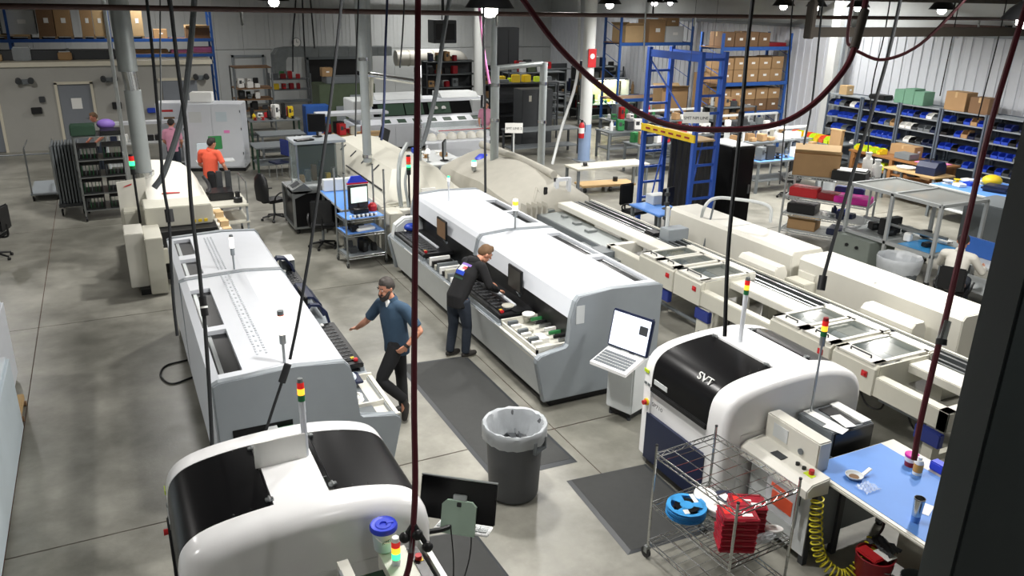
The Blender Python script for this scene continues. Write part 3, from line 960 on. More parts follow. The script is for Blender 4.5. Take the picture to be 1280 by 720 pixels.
def hull_sections(secs, caps=True, off=(0, 0, 0)):
    """surface through equal-length cross sections given in world space"""
    b = B(off)
    rs = [[b.v(p) for p in s] for s in secs]
    n = len(rs[0])
    for q, w in zip(rs, rs[1:]):
        for i in range(n):
            b.bm.faces.new((q[i], q[(i+1) % n], w[(i+1) % n], w[i]))
    if caps:
        b.bm.faces.new(rs[0][::-1])
        b.bm.faces.new(rs[-1])
    return b

# ---------------------------------------------------------------- reflow ovens
t = thing('reflow_oven', 'cream oven with a white curved hood behind the left placement machine', 'machine', (.8, 17, 0))
o_ = rel(t)
B(o_).box(0, 1.56, 16.0, 17.9, .12, 1.12, .02).out('body', 'cream', t)
B(o_).box(.05, 1.5, 15.2, 17.9, 0, .12).out('plinth', 'black', t)
B(o_).box(-.04, .26, 14.65, 15.35, .1, 1.06, .012).out('corner_cabinet', 'cream_light', t)
B(o_).box(.26, .54, 14.35, 15.3, .04, 1.03, .012).out('corner_cabinet', 'cream', t)
B(o_).box(.1, .4, 14.5, 15.2, .0, .1).out('cabinet_foot', 'black', t)
B(o_).prism([(-.04, .6), (-.04, 1.60), (.46, 1.66), (.46, .6)], 16.38, 16.44, 'y').out('left_hood_panel', 'cream_light', t)
B(o_).prism([(.06, 1.50), (.10, 1.53), (.22, 1.57), (.21, 1.54)], 16.372, 16.379, 'y').out('red_slash', 'red', t)
B(o_).box(.34, 1.47, 15.3, 16.1, .96, 1.32, .015).out('end_cowl', 'cream', t)
B(o_).box(.4, 1.5, 15.0, 16.1, .62, .95).out('inlet', 'black', t)
B(o_).box(.42, 1.5, 14.9, 15.3, .4, .66).out('inlet_table', 'cream', t)
full = [(.40, 1.12), (.40, 1.70), (.62, 1.76), (1.0, 1.73), (1.2, 1.66), (1.36, 1.52), (1.46, 1.34), (1.52, 1.12)]
flat = [(.44, 1.12), (.44, 1.30), (.62, 1.32), (1.0, 1.32), (1.2, 1.32), (1.36, 1.31), (1.45, 1.28), (1.50, 1.12)]
S = [[(x, 15.95, z) for x, z in flat], [(x, 17.5, z) for x, z in full], [(x, 17.75, z-.02) for x, z in full], [(x, 17.85, 1.12+(z-1.12)*.3) for x, z in full]]
hull_sections(S, True, o_).out('hood', 'cream_light', t, smooth=True)
b = B(o_)
for k in range(8):
    x = .72+.042*k
    z = 1.40+.012*math.sin(k)
    y = 15.95+(z-1.32)/.43*1.55
b.prism([(.70, 1.385), (.74, 1.40), (1.02, 1.385), (1.0, 1.37)], 16.13, 16.17, 'y')
b.out('red_slash', 'red', t)
sw = B(o_)
for k in range(3):
    sw.box(1.12+.1*k, 1.18+.1*k, 15.285, 15.3, 1.0, 1.05)
sw.split('switch', 'yellow', t)
B(o_).tube(curve_pts([(1.50, 16.6, 1.56), (1.56, 16.5, 1.45), (1.57, 16.3, 1.36), (1.50, 16.1, 1.33)]), .035).out('gas_strut', 'black', t)
B(o_).box(1.56, 1.78, 14.6, 16.9, .72, .84, .01).out('side_rail', 'cream_light', t)
B(o_).box(1.60, 2.0, 13.7, 14.5, .74, .9).out('side_drive', 'mid_grey', t)
bb = B(o_)
for k in range(5):
    bb.box(1.6, 1.75, 15.0+.35*k, 15.15+.35*k, .84, .9+.05*(k % 2))
bb.split('side_fitting', 'card_light', t)
tower(t, (.26-.8, 15.6-17, 1.0), 1.22, r=.045, stack=(('tower_green', .06), ('lit_green', .08), ('lit_red', .09)), pole='black', cap='black', pr=.022)
tb = B(o_)
tb.cyl((.55, 15.0, .7), (.48, 14.95, 1.02), .02).cyl((.42, 15.0, .7), (.48, 14.95, 1.02), .02)
tb.split('support_trestle', 'white', t)

t = thing('exhaust_duct', 'thick grey exhaust pipe rising from the left oven', 'pipe', (.47, 16.5, 1.1))
o_ = rel(t)
B(o_).cyl((.47, 17.0, 1.5), (.47, 17.0, 3.2), .15, n=20).out('lower_pipe', 'pipe_grey', t, smooth=True)
B(o_).tube(curve_pts([(.47, 17.0, 3.2), (.46, 16.98, 3.4), (.44, 16.95, 3.6)], 4), .13, 14).out('bend', 'chrome', t, smooth=True)
B(o_).cyl((.44, 16.95, 3.55), (.44, 16.95, 6.3), .17, n=20).out('upper_pipe', 'galv', t, smooth=True)
B(o_).cyl((.47, 17, 1.55), (.47, 17, 1.66), .19, n=20).out('collar', 'chrome', t)
B(o_).cyl((.2, 17.15, 1.4), (.2, 17.15, 6.3), .035, n=8).out('conduit', 'paper_grey', t)

t = thing('reflow_oven', 'cream oven with sloping slotted hood behind the centre placement machine', 'machine', (5.65, 17.5, 0))
o_ = rel(t)
B(o_).prism([(4.62, .1), (4.62, 1.0), (6.68, 1.0), (6.68, .1)], 15.1, 20.6, 'y').out('body', 'cream', t)
B(o_).box(4.7, 6.6, 14.8, 20.5, 0, .1).out('plinth', 'black', t)
full = [(4.64, 1.0), (4.70, 1.06), (5.22, 1.50), (5.8, 1.56), (6.25, 1.46), (6.62, 1.08), (6.66, 1.0)]
near = [(4.7, 1.0), (4.75, 1.03), (5.22, 1.06), (5.8, 1.07), (6.25, 1.06), (6.58, 1.03), (6.62, 1.0)]
S = [[(x, 15.15, z) for x, z in near], [(x, 16.2, z) for x, z in full], [(x, 20.5, z) for x, z in full]]
hull_sections(S, True, o_).out('hood', 'cream', t)
B(o_).box(4.62, 4.9, 14.55, 15.2, .1, .98, .012).out('corner_cabinet', 'cream', t)
B(o_).box(4.9, 6.6, 14.75, 15.2, .55, .98, .012).out('end_cowl', 'cream_light', t)
B(o_).box(5.0, 5.9, 14.6, 14.8, .80, .9).out('inlet', 'black', t)
B(o_).box(4.85, 6.4, 14.4, 14.78, .6, .78, .01).out('inlet_table', 'cream_light', t)
B(o_).box(5.55, 5.85, 15.28, 15.34, 1.12, 1.25).out('notice', 'paper', t)
for k in range(4):
    y = 16.9+k*.9
    B(o_).prism([(5.02, 1.338), (5.02, 1.352), (5.16, 1.472), (5.16, 1.455)], y, y+.05, 'y').out('slot', 'dark_grey', t)
B(o_).cyl((4.80, 15.6, 1.22), (4.80, 18.3, 1.22), .018, n=8).out('lift_rod', 'black', t)
B(o_).tube(curve_pts([(5.0, 15.0, 1.0), (4.98, 15.05, 1.5), (5.15, 15.4, 1.9), (5.5, 16.0, 2.05)]), .045).out('hose', 'pipe_grey', t, smooth=True)
B(o_).tube(curve_pts([(5.12, 14.9, 1.0), (5.1, 15.0, 1.5), (5.3, 15.3, 1.8)]), .03).out('hose', 'pipe_grey', t, smooth=True)
tower(t, (5.16-5.65, 14.95-17.5, .98), 1.02, r=.045, stack=(('tower_green', .05), ('lit_green', .05), ('orange', .06), ('lit_red', .1)), pole='black', cap='black', pr=.02)

# exhaust pipes over the centre ovens
def duct(label, x, y, z0, z1, r=.10, m='pipe_grey', extra=None):
    t = thing('exhaust_duct', label, 'pipe', (x, y, z0))
    B().cyl((0, 0, 0), (0, 0, z1-z0), r, n=18).out('pipe', m, t, smooth=True)
    for q in (.02, .45, .8):
        z = (z1-z0)*q
        B().cyl((0, 0, z), (0, 0, z+.07), r*1.12, n=18).out('joint_band', 'chrome', t)
    return t
t = duct('grey exhaust pipe at the far end of the centre oven with a wide upper part', 5.05, 17.4, 1.45, 6.3, .095)
B().cyl((.1, .25, 1.95), (.1, .25, 4.85), .17, n=18).out('upper_pipe', 'galv', t, smooth=True)
B().cyl((.15, .1, 1.2), (.2, .1, 1.85), .05, n=10).out('pale_pipe', 'cream', t, smooth=True)
B().cyl((.05, .0, 1.9), (1.15, -.3, 1.72), .06, n=10).out('cross_pipe', 'chrome', t, smooth=True)
t = duct('slim bright exhaust pipe at the near end of the centre oven', 6.12, 17.0, 1.2, 3.45, .06, 'steel')
B().cyl((0, 0, 1.9), (0, 0, 2.3), .075, n=14).out('elbow', 'chrome', t)
t = duct('left upright grey pipe of the pair behind the covered machine', 7.98, 17.0, 1.25, 3.5, .10)
B().cyl((0, 0, 2.2), (1.25, .1, 2.27), .06, n=12).out('cross_pipe', 'galv', t, smooth=True)
B().cyl((-.04, 0, 2.2), (-.04, 0, 5.0), .07, n=12).out('upper_pipe', 'galv', t, smooth=True)
t = duct('right upright grey pipe of the pair beside the white and blue column', 9.28, 17.1, 1.0, 3.55, .09)

# ---------------------------------------------------------------- machine under a dust cover
t = thing('covered_machine', 'machine draped in a beige dust cover behind the centre placement machine', 'machine', (8.2, 16.5, 0))
o_ = rel(t)
secs = []
for y, k, zz in ((14.3, .35, .72), (14.45, .7, .84), (14.8, .85, .93), (15.3, 1, .98), (16.2, 1, 1.04), (17.2, 1, 1.0), (18.2, 1, .98), (18.6, .9, .9)):
    pr_ = [(7.14, .35), (7.17, .82), (7.24, 1.04), (7.62, 1.24), (8.0, 1.40), (8.3, 1.47), (8.5, 1.40), (8.72, 1.32), (9.0, 1.16), (9.14, .78), (9.18, .35)]
    sec = []
    for i, (x, z) in enumerate(pr_):
        w = .03*math.sin(i*2.1+y*3.3)+.02*math.sin(i*5.1+y*9)
        sec.append((8.2+(x-8.2)*(.92+.08*k)+w, y, .35+(z-.35)*zz*(.55+.45*k)+w*.6))
    secs.append(sec)
hull_sections(secs, True, o_).out('dust_cover', 'cover', t, smooth=True)
B(o_).box(7.25, 9.1, 14.5, 18.4, .05, .7).out('body', 'mid_grey', t)
B(o_).tube([(8.25, 18.3, 1.5), (8.3, 16.2, 1.5), (8.36, 14.8, 1.42)], .09, 10).out('ridge_roll', 'cover', t, smooth=True)
B(o_).box(8.25, 8.6, 14.52, 14.6, 1.33, 1.40).box(8.55, 8.62, 14.5, 14.6, 1.0, 1.40).box(8.25, 8.32, 14.5, 14.6, 1.1, 1.4).split('white_bracket', 'white', t)
B(o_).box(7.95, 8.03, 14.45, 14.5, .98, 1.25, .01).out('handset', 'black', t)
for k in range(2):
    B(o_).tube(curve_pts([(7.75+.2*k, 14.4, .7), (7.72+.2*k, 14.45, 1.0), (7.9, 14.7, 1.2)]), .025).out('cover_fold', 'cover', t, smooth=True)
for k in range(5):
    B(o_).prism([(7.3+.12*k, .6), (7.36+.12*k, 1.0), (7.40+.12*k, .6)], 14.1, 14.35, 'y').out('cover_fold', 'cover', t)
tower(t, (7.42-8.2, 16.9-16.5, .9), .48, r=.06, stack=(('lit_white', .1),), cap='lit_green', pole='steel', pr=.02)

# ---------------------------------------------------------------- board conveyor line on the right
t = thing('conveyor_line', 'long cream board conveyor running from the covered machine to the dark post', 'conveyor', (8.2, 9, 0))
o_ = rel(t)
B(o_).box(8.15, 8.48, 4.7, 14.22, .86, .97, .01).out('rail_cover', 'cream_light', t)
rb = B(o_)
for x in (8.56, 8.66, 8.82, 8.92):
    rb.box(x-.02, x+.02, 4.7, 14.22, .84, .95)
for k in range(31):
    y = 4.8+k*.3
    rb.box(8.56, 8.92, y, y+.03, .82, .85)
rb.out('chain_rails', 'steel', t)
B(o_).box(8.54, 8.94, 4.7, 14.22, .78, .82).out('rail_bed', 'dark_grey', t)
B(o_).box(8.94, 8.98, 4.7, 14.22, .70, .96).out('far_side_plate', 'cream', t)
B(o_).box(7.6, 7.74, 4.72, 6.0, .66, .90, .01).box(7.6, 7.74, 7.2, 9.2, .66, .9, .01).box(7.6, 7.74, 10.2, 11.45, .66, .90, .01).split('front_beam', 'cream', t)
B(o_).box(7.6, 8.3, 4.72, 4.85, .66, .9, .01).box(7.6, 8.3, 11.34, 11.47, .72, .9).box(7.7, 8.2, 7.38, 7.5, .7, .88).split('cross_beam', 'cream_light', t)
B(o_).box(7.62, 8.2, 11.6, 14.1, .70, .80).out('sheet_bridge', 'galv', t)
B(o_).box(7.6, 7.64, 11.55, 14.1, .55, .80).out('sheet_edge', 'mid_grey', t)
B(o_).box(7.75, 8.12, 5.0, 5.7, .55, .6).box(7.78, 8.15, 7.55, 8.7, .60, .66).box(7.8, 8.1, 10.5, 11.2, .56, .6).split('under_tray', 'mid_grey', t)
for k, y in enumerate((4.85, 6.9, 8.6, 10.15, 12.6, 13.9)):
    lb = B(o_)
    lb.box(7.65, 7.78, y, y+.13, .03, .68).box(8.75, 8.88, y, y+.13, .03, .80).box(7.7, 8.85, y+.03, y+.10, .18, .26)
    lo = lb.out('leg_frame', 'cream', t)
    fb = B(o_)
    for x in (7.715, 8.815):
        fb.cyl((x, y+.065, 0), (x, y+.065, .04), .05, n=10)
    fb.out('levelling_foot', 'black', lo)
for y in (4.75, 8.62, 9.6, 10.5):
    B(o_).box(7.58, 7.66, y, y+.32, .45, .62, .01).out('blue_box', 'deep_blue', t)
for y in (8.65, 10.2):
    c = B(o_).prism([(7.62, .10), (7.62, .62), (7.72, .66), (7.92, .66), (7.92, .10)], y, y+.28, 'y', bev=.01).out('control_cabinet', 'cream', t)
    B(o_).box(7.61, 7.62, y+.06, y+.2, .16, .26).out('socket', 'mid_grey', c)
    B(o_).box(7.66, 7.9, y+.02, y+.26, .662, .668).out('blue_top', 'deep_blue', c)
B(o_).cyl((7.9, 7.0, .2), (7.9, 12.0, .2), .03).out('floor_pipe', 'mid_grey', t)
cb = B(o_)
for k in range(6):
    y = 5.0+k*.7
    cb.tube(curve_pts([(7.9, y, .6), (7.95, y+.1, .35), (8.0, y+.35, .3), (7.95, y+.5, .58)]), .012, 6)
cb.out('loose_cables', 'black', t)
mb = B(o_)
for k in range(4):
    y = 12.5+k*.55
    mb.box(7.85+.05*(k % 3), 8.05, y, y+.14, .80, .84)
mb.split('small_fitting', 'steel', t)
B(o_).box(7.3, 7.75, 11.0, 12.2, .62, .74).out('side_motor_table', 'steel', t)
B(o_).box(7.35, 7.6, 11.2, 11.6, .74, .84).out('side_motor', 'mid_grey', t)

def workcell(t, y0, y1, hole, label):
    """cream conveyor module with a tilted glass lid; a part of the line"""
    o_ = rel(t)
    o = B(o_).prism([(7.58, .66), (7.58, .99), (7.63, 1.03), (7.66, 1.03), (7.66, .66)], y0, y1, 'y', bev=.008).out('work_cell', 'cream', t)
    B(o_).box(8.5, 8.66, y0, y1, .90, 1.06, .02).out('back_wall', 'cream_light', o)
    B(o_).box(7.66, 8.5, y0, y0+.025, .70, 1.02).out('side_wall', 'cream', o)
    B(o_).box(7.66, 8.5, y1-.025, y1, .70, 1.02).out('side_wall', 'cream', o)
    B(o_).box(7.66, 8.5, y0+.025, y1-.025, .70, .72).out('cell_floor', 'dark_grey', o)
    n = len(hole)
    for a, c in hole:
        f = B(o_)
        f.box(7.60, 7.80, a, c, 1.03, 1.055).box(8.48, 8.58, a, c, 1.03, 1.055).box(7.6, 8.58, a, a+.05, 1.03, 1.055).box(7.6, 8.58, c-.05, c, 1.03, 1.055)
        f.out('lid_frame', 'cream_light', o)
        B(o_).box(7.80, 8.48, a+.05, c-.05, 1.038, 1.044).out('lid_pane', 'dark_pane', o)
        B(o_).tube([(7.70, a+.14, 1.055), (7.70, a+.14, 1.085), (7.70, c-.14, 1.085), (7.70, c-.14, 1.055)], .012).out('lid_handle', 'dark_grey', o)
        ym = (a+c)/2
        B(o_).cyl((8.1, a+.08, .90), (8.1, c-.08, .90), .08, n=14).out('roller', 'paper_grey', o, smooth=True)
        B(o_).box(7.85, 8.0, a+.1, c-.1, .84, .88).out('guide_rail', 'steel', o)
        B(o_).ball((8.25, ym, .88), .055, 8).out('motor', 'dark_grey', o)
    B(o_).box(7.567, 7.58, y0+.1, y0+.18, .86, .93).out('stop_plate', 'red', o)
    B(o_).cyl((7.545, y0+.14, .895), (7.567, y0+.14, .895), .022, n=10).out('stop_button', 'red', o)
    return o
workcell(t, 9.52, 10.45, [(9.55, 9.97), (10.0, 10.43)], '')
workcell(t, 8.85, 9.5, [(8.87, 9.47)], '')
workcell(t, 6.36, 7.4, [(6.38, 6.86), (6.9, 7.38)], '')
workcell(t, 5.68, 6.32, [(5.72, 6.3)], '')

# ---------------------------------------------------------------- long cream cabinets behind the line
def long_cabinet(label, y0, y1, dx=0):
    t = thing('long_cabinet', label, 'machine', (9.75, (y0+y1)/2, 0))
    o_ = rel(t)
    B(o_).prism([(9.42+dx, .52), (9.42+dx, 1.20), (9.47+dx, 1.26), (10.05+dx, 1.26), (10.1+dx, 1.20), (10.1+dx, .52)], y0, y1, 'y', bev=.012).out('housing', 'cream_light', t)
    B(o_).box(9.46+dx, 10.06+dx, y0+.05, y1-.05, .5, .52).out('underside', 'dark_grey', t)
    n = 4
    for k in range(n):
        y = y0+.12+(y1-y0-.4)*k/(n-1)
        B(o_).box(9.5+dx, 10.0+dx, y, y+.16, 0, .52).out('leg', 'cream', t)
    for k in range(3):
        y = y0+.4+(y1-y0-.8)*k/2
        B(o_).cyl((9.405+dx, y, .72), (9.42+dx, y, .72), .025, n=10).out('lock', 'black', t)
    ym = (y0+y1)/2
    B(o_).box(9.43+dx, 10.09+dx, ym-.004, ym+.004, 1.261, 1.263).out('seam', 'mid_grey', t)
    B(o_).box(9.414+dx, 9.421+dx, ym-.5, ym+.5, .55, .66).out('cover_strip', 'cream', t)
    return t
long_cabinet('far one of two long cream cabinets, beside the blue ladder rack', 8.92, 12.1)
long_cabinet('near one of two long cream cabinets, in front of the person in white', 5.95, 8.76, .0)
tb = thing('junction_box', 'small cream box bolted on a bracket between the two long cream cabinets', 'box', (9.28, 8.55, .74))
B().box(-.14, .14, -.2, .2, 0, .2, .012).out('housing', 'cream', tb)
B().box(.1, .16, -.16, .16, .05, .3).split('bracket', 'cream_light', tb)
for y, lab in ((9.25, 'cream ridged cover standing on the conveyor beyond the double glass lid'), (6.75, 'cream ridged cover standing on the conveyor behind the near double glass lid')):
    t = thing('roller_cover', lab, 'cover', (9.08, y, .0))
    B().prism([(-.08, .75), (-.08, 1.02), (-.02, 1.09), (.14, 1.09), (.2, .98), (.2, .75)], -.42, .42, 'y', bev=.01).out('cover', 'cream_light', t)
    B().box(-.04, .16, -.36, -.28, 0, .76).box(-.04, .16, .28, .36, 0, .76).split('bracket', 'cream', t)
t = thing('camera_unit', 'grey box on a post beside the far cream cabinet end', 'box', (8.75, 11.2, 0))
B().cyl((.02, .12, 0), (.02, .12, 1.5), .035).out('post', 'paper_grey', t)
B().box(-.12, .32, -.14, .14, .92, 1.14, .01).out('grey_box', 'grey', t)
B().box(-.2, .02, .2, .5, .7, 1.0, .02).out('black_motor', 'black', t)
t = thing('hose_rail', 'grey hose on bent arms over the far cream cabinet', 'hose', (9.6, 11.0, 1.262))
B().tube(curve_pts([(-.12, .25, .0), (-.18, .12, .22), (-.02, .1, .36), (.3, .0, .36), (.62, -.6, .34), (.66, -.68, .05)]), .03).out('hose', 'paper_grey', t, smooth=True)
B().cyl((-.25, .0, -.75), (-.02, .05, .34), .018).out('arm', 'mid_grey', t)
# ---------------------------------------------------------------- inspection conveyor next to the right printer
t = thing('link_conveyor', 'white conveyor with an upright white box and red stop button beside the blue bench', 'conveyor', (5.5, 4.9, 0))
o_ = rel(t)
t.location = (5.62, 4.98, 0)
B(o_).prism([(5.02, .80), (5.02, .88), (5.08, .93), (5.30, .95), (5.30, .78)], 4.22, 5.1, 'y', bev=.01).out('control_panel', 'cream_light', t)
B(o_).box(5.30, 5.46, 4.40, 5.08, .80, 1.2, .012).out('upright_box', 'cream_light', t)
B(o_).box(5.295, 5.30, 4.78, 4.97, 1.0, 1.14).out('cover_plate', 'paper_grey', t)
B(o_).cyl((5.285, 4.6, 1.02), (5.3, 4.6, 1.02), .03, n=14).out('knob', 'mid_grey', t)
B(o_).box(5.12, 5.21, 4.66, 4.8, .937, .944).out('display', 'dark_grey', t)
for y, m, r in ((4.53, 'black', .02), (4.45, 'black', .02)):
    B(o_).cyl((5.2, y, .935), (5.2, y, .965), r, n=12).out('push_button', m, t)
B(o_).cyl((5.2, 4.36, .935), (5.2, 4.36, .985), .025, n=12).out('stop_button', 'red', t)
B(o_).box(5.15, 5.25, 4.31, 4.41, .93, .942).out('stop_plate', 'lime', t)
B(o_).box(5.16, 5.18, 4.28, 5.05, .1, .78).out('front_panel', 'paper_grey', t)
B(o_).box(5.18, 5.62, 4.3, 5.05, .12, .76).out('body', 'mid_grey', t)
lb = B(o_)
for x in (5.2, 5.58):
    for y in (4.3, 5.0):
        lb.box(x-.03, x+.03, y-.03, y+.03, 0, .8)
lb.split('leg', 'dark_grey', t)
B(o_).box(5.46, 5.75, 4.3, 5.0, .78, .84).out('rail_bed', 'mid_grey', t)
bw = B(o_)
for k in range(6):
    bw.box(5.5, 5.7, 4.35+.1*k, 4.38+.1*k, .84, .87)
bw.split('rail_clip', 'black', t)
B(o_).box(5.08, 5.12, 4.36, 4.40, .62, .72).cyl((5.1, 4.38, .4), (5.1, 4.38, .66), .02).out('latch', 'black', t)
t = thing('dark_cabinet', 'dark grey box with a black end and loose papers on top, behind the white conveyor', 'cabinet', (6.15, 4.95, 0))
o_ = rel(t)
B(o_).box(5.86, 6.42, 4.72, 5.18, .62, 1.08, .01).out('housing', 'mid_grey', t)
B(o_).box(5.88, 6.40, 4.70, 4.72, .63, 1.07).out('black_end', 'gloss_black', t)
B(o_).box(6.28, 6.40, 4.74, 5.16, 1.082, 1.1).out('white_edge', 'paper', t)
B(o_).box(5.9, 6.38, 4.76, 5.14, 0, .62).out('stand', 'dark_grey', t)
B(o_).box(6.1, 6.27, 4.76, 5.14, 1.082, 1.088).out('black_top', 'black', t)
for i, (x, y, a, w, h, lab) in enumerate(((5.99, 4.98, .05, .10, .40, 'long white paper strip lying on the dark box'), (5.96, 4.78, .3, .14, .20, 'white sheet at the near corner of the dark box'), (6.12, 4.84, -.15, .12, .24, 'white sheet in the middle of the dark box top'))):
    tag(B().box(-w/2, w/2, -h/2, h/2, 0, .003).out('paper_sheet', 'paper'), lab, 'paper', loc=(x, y, 1.083+.004*i+(.008 if x > 6.05 else 0)), rz=a)
# stand-alone signal tower of that conveyor, on the printer side
t = thing('signal_tower', 'red, amber and green signal tower on a thin pole beside the right printer', 'signal light', (6.0, 5.12, 1.082))
tower(t, (0, .02, 0), 1.0, r=.03, pole='steel', cap='dark_red', pr=.012)

# ---------------------------------------------------------------- chrome wire shelving
def wire_shelf(t, w, d, z, n=9, lip=.045, m='chrome', q=1):
    """one wire shelf, a part of t: truss rim and lengthwise wires"""
    b = B()
    for y in (-d/2, d/2):
        b.cyl((-w/2, y, z), (w/2, y, z), .006*q, n=6).cyl((-w/2, y, z-lip), (w/2, y, z-lip), .006*q, n=6)
        k = int(w/.06)
        for i in range(k):
            x0 = -w/2+w*i/k
            b.cyl((x0, y, z-lip if i % 2 else z), (x0+w/k, y, z if i % 2 else z-lip), .003*q, n=4, cap=False)
    for x in (-w/2, w/2):
        b.cyl((x, -d/2, z), (x, d/2, z), .006*q, n=6).cyl((x, -d/2, z-lip), (x, d/2, z-lip), .006*q, n=6)
        k = int(d/.06)
        for i in range(k):
            y0 = -d/2+d*i/k
            b.cyl((x, y0, z-lip if i % 2 else z), (x, y0+d/k, z if i % 2 else z-lip), .003*q, n=4, cap=False)
    for i in range(1, 4):
        b.cyl((-w/2+w*i/4, -d/2, z-.012), (-w/2+w*i/4, d/2, z-.012), .005*q, n=5)
    for i in range(1, n):
        y = -d/2+d*i/n
        b.cyl((-w/2, y, z), (w/2, y, z), .0032*q, n=4, cap=False)
    return b.out('wire_shelf', m, t)
def shelf_posts(t, w, d, h, m='chrome', casters=True, r=.0125):
    for x in (-w/2, w/2):
        for y in (-d/2, d/2):
            z0 = .13 if casters else .0
            p = B().cyl((x, y, z0), (x, y, h), r, n=10).out('post', m, t)
            rb = B()
            for k in range(int((h-z0)/.12)):
                rb.cyl((x, y, z0+.06+k*.12), (x, y, z0+.066+k*.12), r*1.12, n=10)
            rb.out('post_rings', m, p)
            B().cyl((x, y, h), (x, y, h+.012), r*1.15, n=10).out('post_cap', 'black', p)
            if casters:
                c = B().cyl((x-.014, y+.02, .055), (x+.014, y+.02, .055), .055, n=14).out('wheel', 'rubber', p)
                B().box(x-.022, x+.022, y-.012, y+.03, .06, .13).out('fork', 'steel', p)
t = thing('wire_shelf_cart', 'chrome wire shelf cart holding reels and red boxes in the foreground', 'cart', (4.42, 4.59, 0), math.radians(4))
CW, CD = .72, 1.0
shelf_posts(t, CW, CD, 1.22)
wire_shelf(t, CW, CD, 1.14, 8)
wire_shelf(t, CW, CD, .62, 26)
wire_shelf(t, CW, CD, .20, 10)
cart = t
# near-side clear sleeve with orange labels on the upper shelf edge
fo = thing('label_holder', 'clear sleeve with orange labels hanging on the right end of the wire cart', 'label holder', (4.84, 4.12, .93))
B().box(-.02, -.016, -.02, .36, -.2, .12).out('sleeve', 'clear_film', fo)
B().box(-.026, -.021, .04, .28, -.12, .02).out('orange_label', 'orange', fo)
B().box(-.026, -.021, .1, .3, .05, .085).out('orange_strip', 'orange', fo)

# items on the wire cart
def reel(label, loc, r, m, tilt=(0, 0, 0), group=None, h=.016, hub=True):
    t = thing('tape_reel', label, 'reel', loc, 0, group)
    t.rotation_euler = tilt
    b = B()
    # flange with three kidney windows: spokes between hub and rim
    def fl(z):
        b.lathe([(r*.80, z), (r, z), (r, z+.003), (r*.80, z+.003), (r*.80, z)], n=36)
        b.lathe([(0, z), (r*.34, z), (r*.34, z+.003), (0, z+.003)], n=24)
        for k in range(3):
            a = k*2*PI/3+.4
            w = .42
            pts = []
            for q in range(7):
                aa = a-w+2*w*q/6
                pts.append((r*.82*math.cos(aa), r*.82*math.sin(aa)))
            ins = [(r*.32*math.cos(a-w+2*w*q/6), r*.32*math.sin(a-w+2*w*q/6)) for q in range(7)]
            b.prism(pts+ins[::-1], z, z+.003, 'z')
    fl(0); fl(h)
    b.out('flanges', m, t)
    B().lathe([(r*.3, .003), (r*.62, .003), (r*.62, h), (r*.3, h)], n=24).out('tape', 'gloss_black', t)
    return t
for k in range(4):
    q = reel(('blue tape reel on top of the stack on the wire cart', 'blue tape reel second from the top of the stack on the wire cart', 'blue tape reel second from the bottom of the stack on the wire cart', 'blue tape reel at the bottom of the stack on the wire cart')[3-k], (4.20+.006*(k % 2), 4.79, .626+.023*k), .18, 'cyan_reel', (0, 0, .3*k+.4), 'blue reels on the wire cart')
    if k == 3:
        B().box(-.13, -.07, .02, .07, .0192, .0202).out('label_sticker', 'paper', q)
        B().box(.02, .15, -.12, -.08, .0192, .0202).out('label_sticker', 'paper', q)
for i, (x, y, z, rr, lab) in enumerate(((4.47, 4.84, .69, .12, 'white tape reel leaning at the back of the wire cart behind its twin'), (4.46, 4.66, .69, .115, 'white tape reel lying in front of its twin on the wire cart'), (4.70, 4.22, .68, .085, 'white tape reel in a clear bag at the right end of the wire cart'))):
    t = thing('white_reel', lab, 'reel', (x, y, z))
    t.rotation_euler = (.25*(1-i), .12, 0)
    B().lathe([(0, 0), (rr, 0), (rr, .012), (rr*.9, .018), (rr*.35, .02), (rr*.3, .008), (0, .008)], n=28).out('disc', 'paper', t, smooth=True)
    B().lathe([(0, -.05), (rr*.85, -.05), (rr*.85, 0), (0, 0)], n=24).out('core', 'paper_grey', t, smooth=True)
t = thing('coil_pack', 'dark blue coil with a white label behind the red boxes on the wire cart', 'coil', (4.64, 4.78, .625))
B().lathe([(.05, 0), (.1, 0), (.105, .03), (.1, .06), (.05, .06), (.05, 0)], n=24).out('coil', 'navy', t, smooth=True)
B().box(-.05, .03, -.06, .03, .062, .066).out('label_sticker', 'paper', t)
def red_case(label, loc, rz, tags_=False):
    t = thing('red_case', label, 'box', loc, rz, 'flat red plastic cases stacked on the wire cart')
    B().box(-.15, .15, -.11, .11, 0, .034, .008).out('tray', 'red_box', t)
    B().box(-.155, .155, -.115, .115, .036, .05, .006).out('lid', 'red_box', t)
    b = B()
    for s in (-1, 1):
        b.box(-.135, .135, s*.09-.008, s*.09+.008, .05, .055).box(s*.13-.008, s*.13+.008, -.09, .09, .05, .055)
    b.out('lid_ribs', 'dark_red', t)
    B().box(-.03, .03, -.122, -.115, .02, .042).out('latch', 'dark_red', t)
    if tags_:
        B().box(-.12, -.05, -.02, .07, .051, .053).out('label_sticker', 'lit_red', t)
        B().box(.02, .11, -.06, -.02, .051, .053).out('label_sticker', 'paper', t)
        B().box(-.03, .03, .0, .025, .051, .053).out('label_sticker', 'paper', t)
    return t
for k in range(6):
    red_case('flat red plastic case, %s of the front stack on the wire cart' % ('bottom one', 'second from the bottom', 'third from the bottom', 'third from the top', 'second from the top', 'topmost')[k], (4.29+.005*(k % 2), 4.25, .626+.056*k), math.radians(-28)+.03*(k % 3), k == 5)
for k in range(5):
    red_case('flat red plastic case, %s of the rear stack on the wire cart' % ('bottom one', 'second from the bottom', 'middle one', 'second from the top', 'topmost')[k], (4.54, 4.40+.004*(k % 2), .626+.056*k), math.radians(-30)-.03*(k % 2), k == 4)
t = thing('clear_bag', 'crumpled clear plastic bag on the front edge of the wire cart', 'bag', (4.56, 4.17, .63))
b = B()
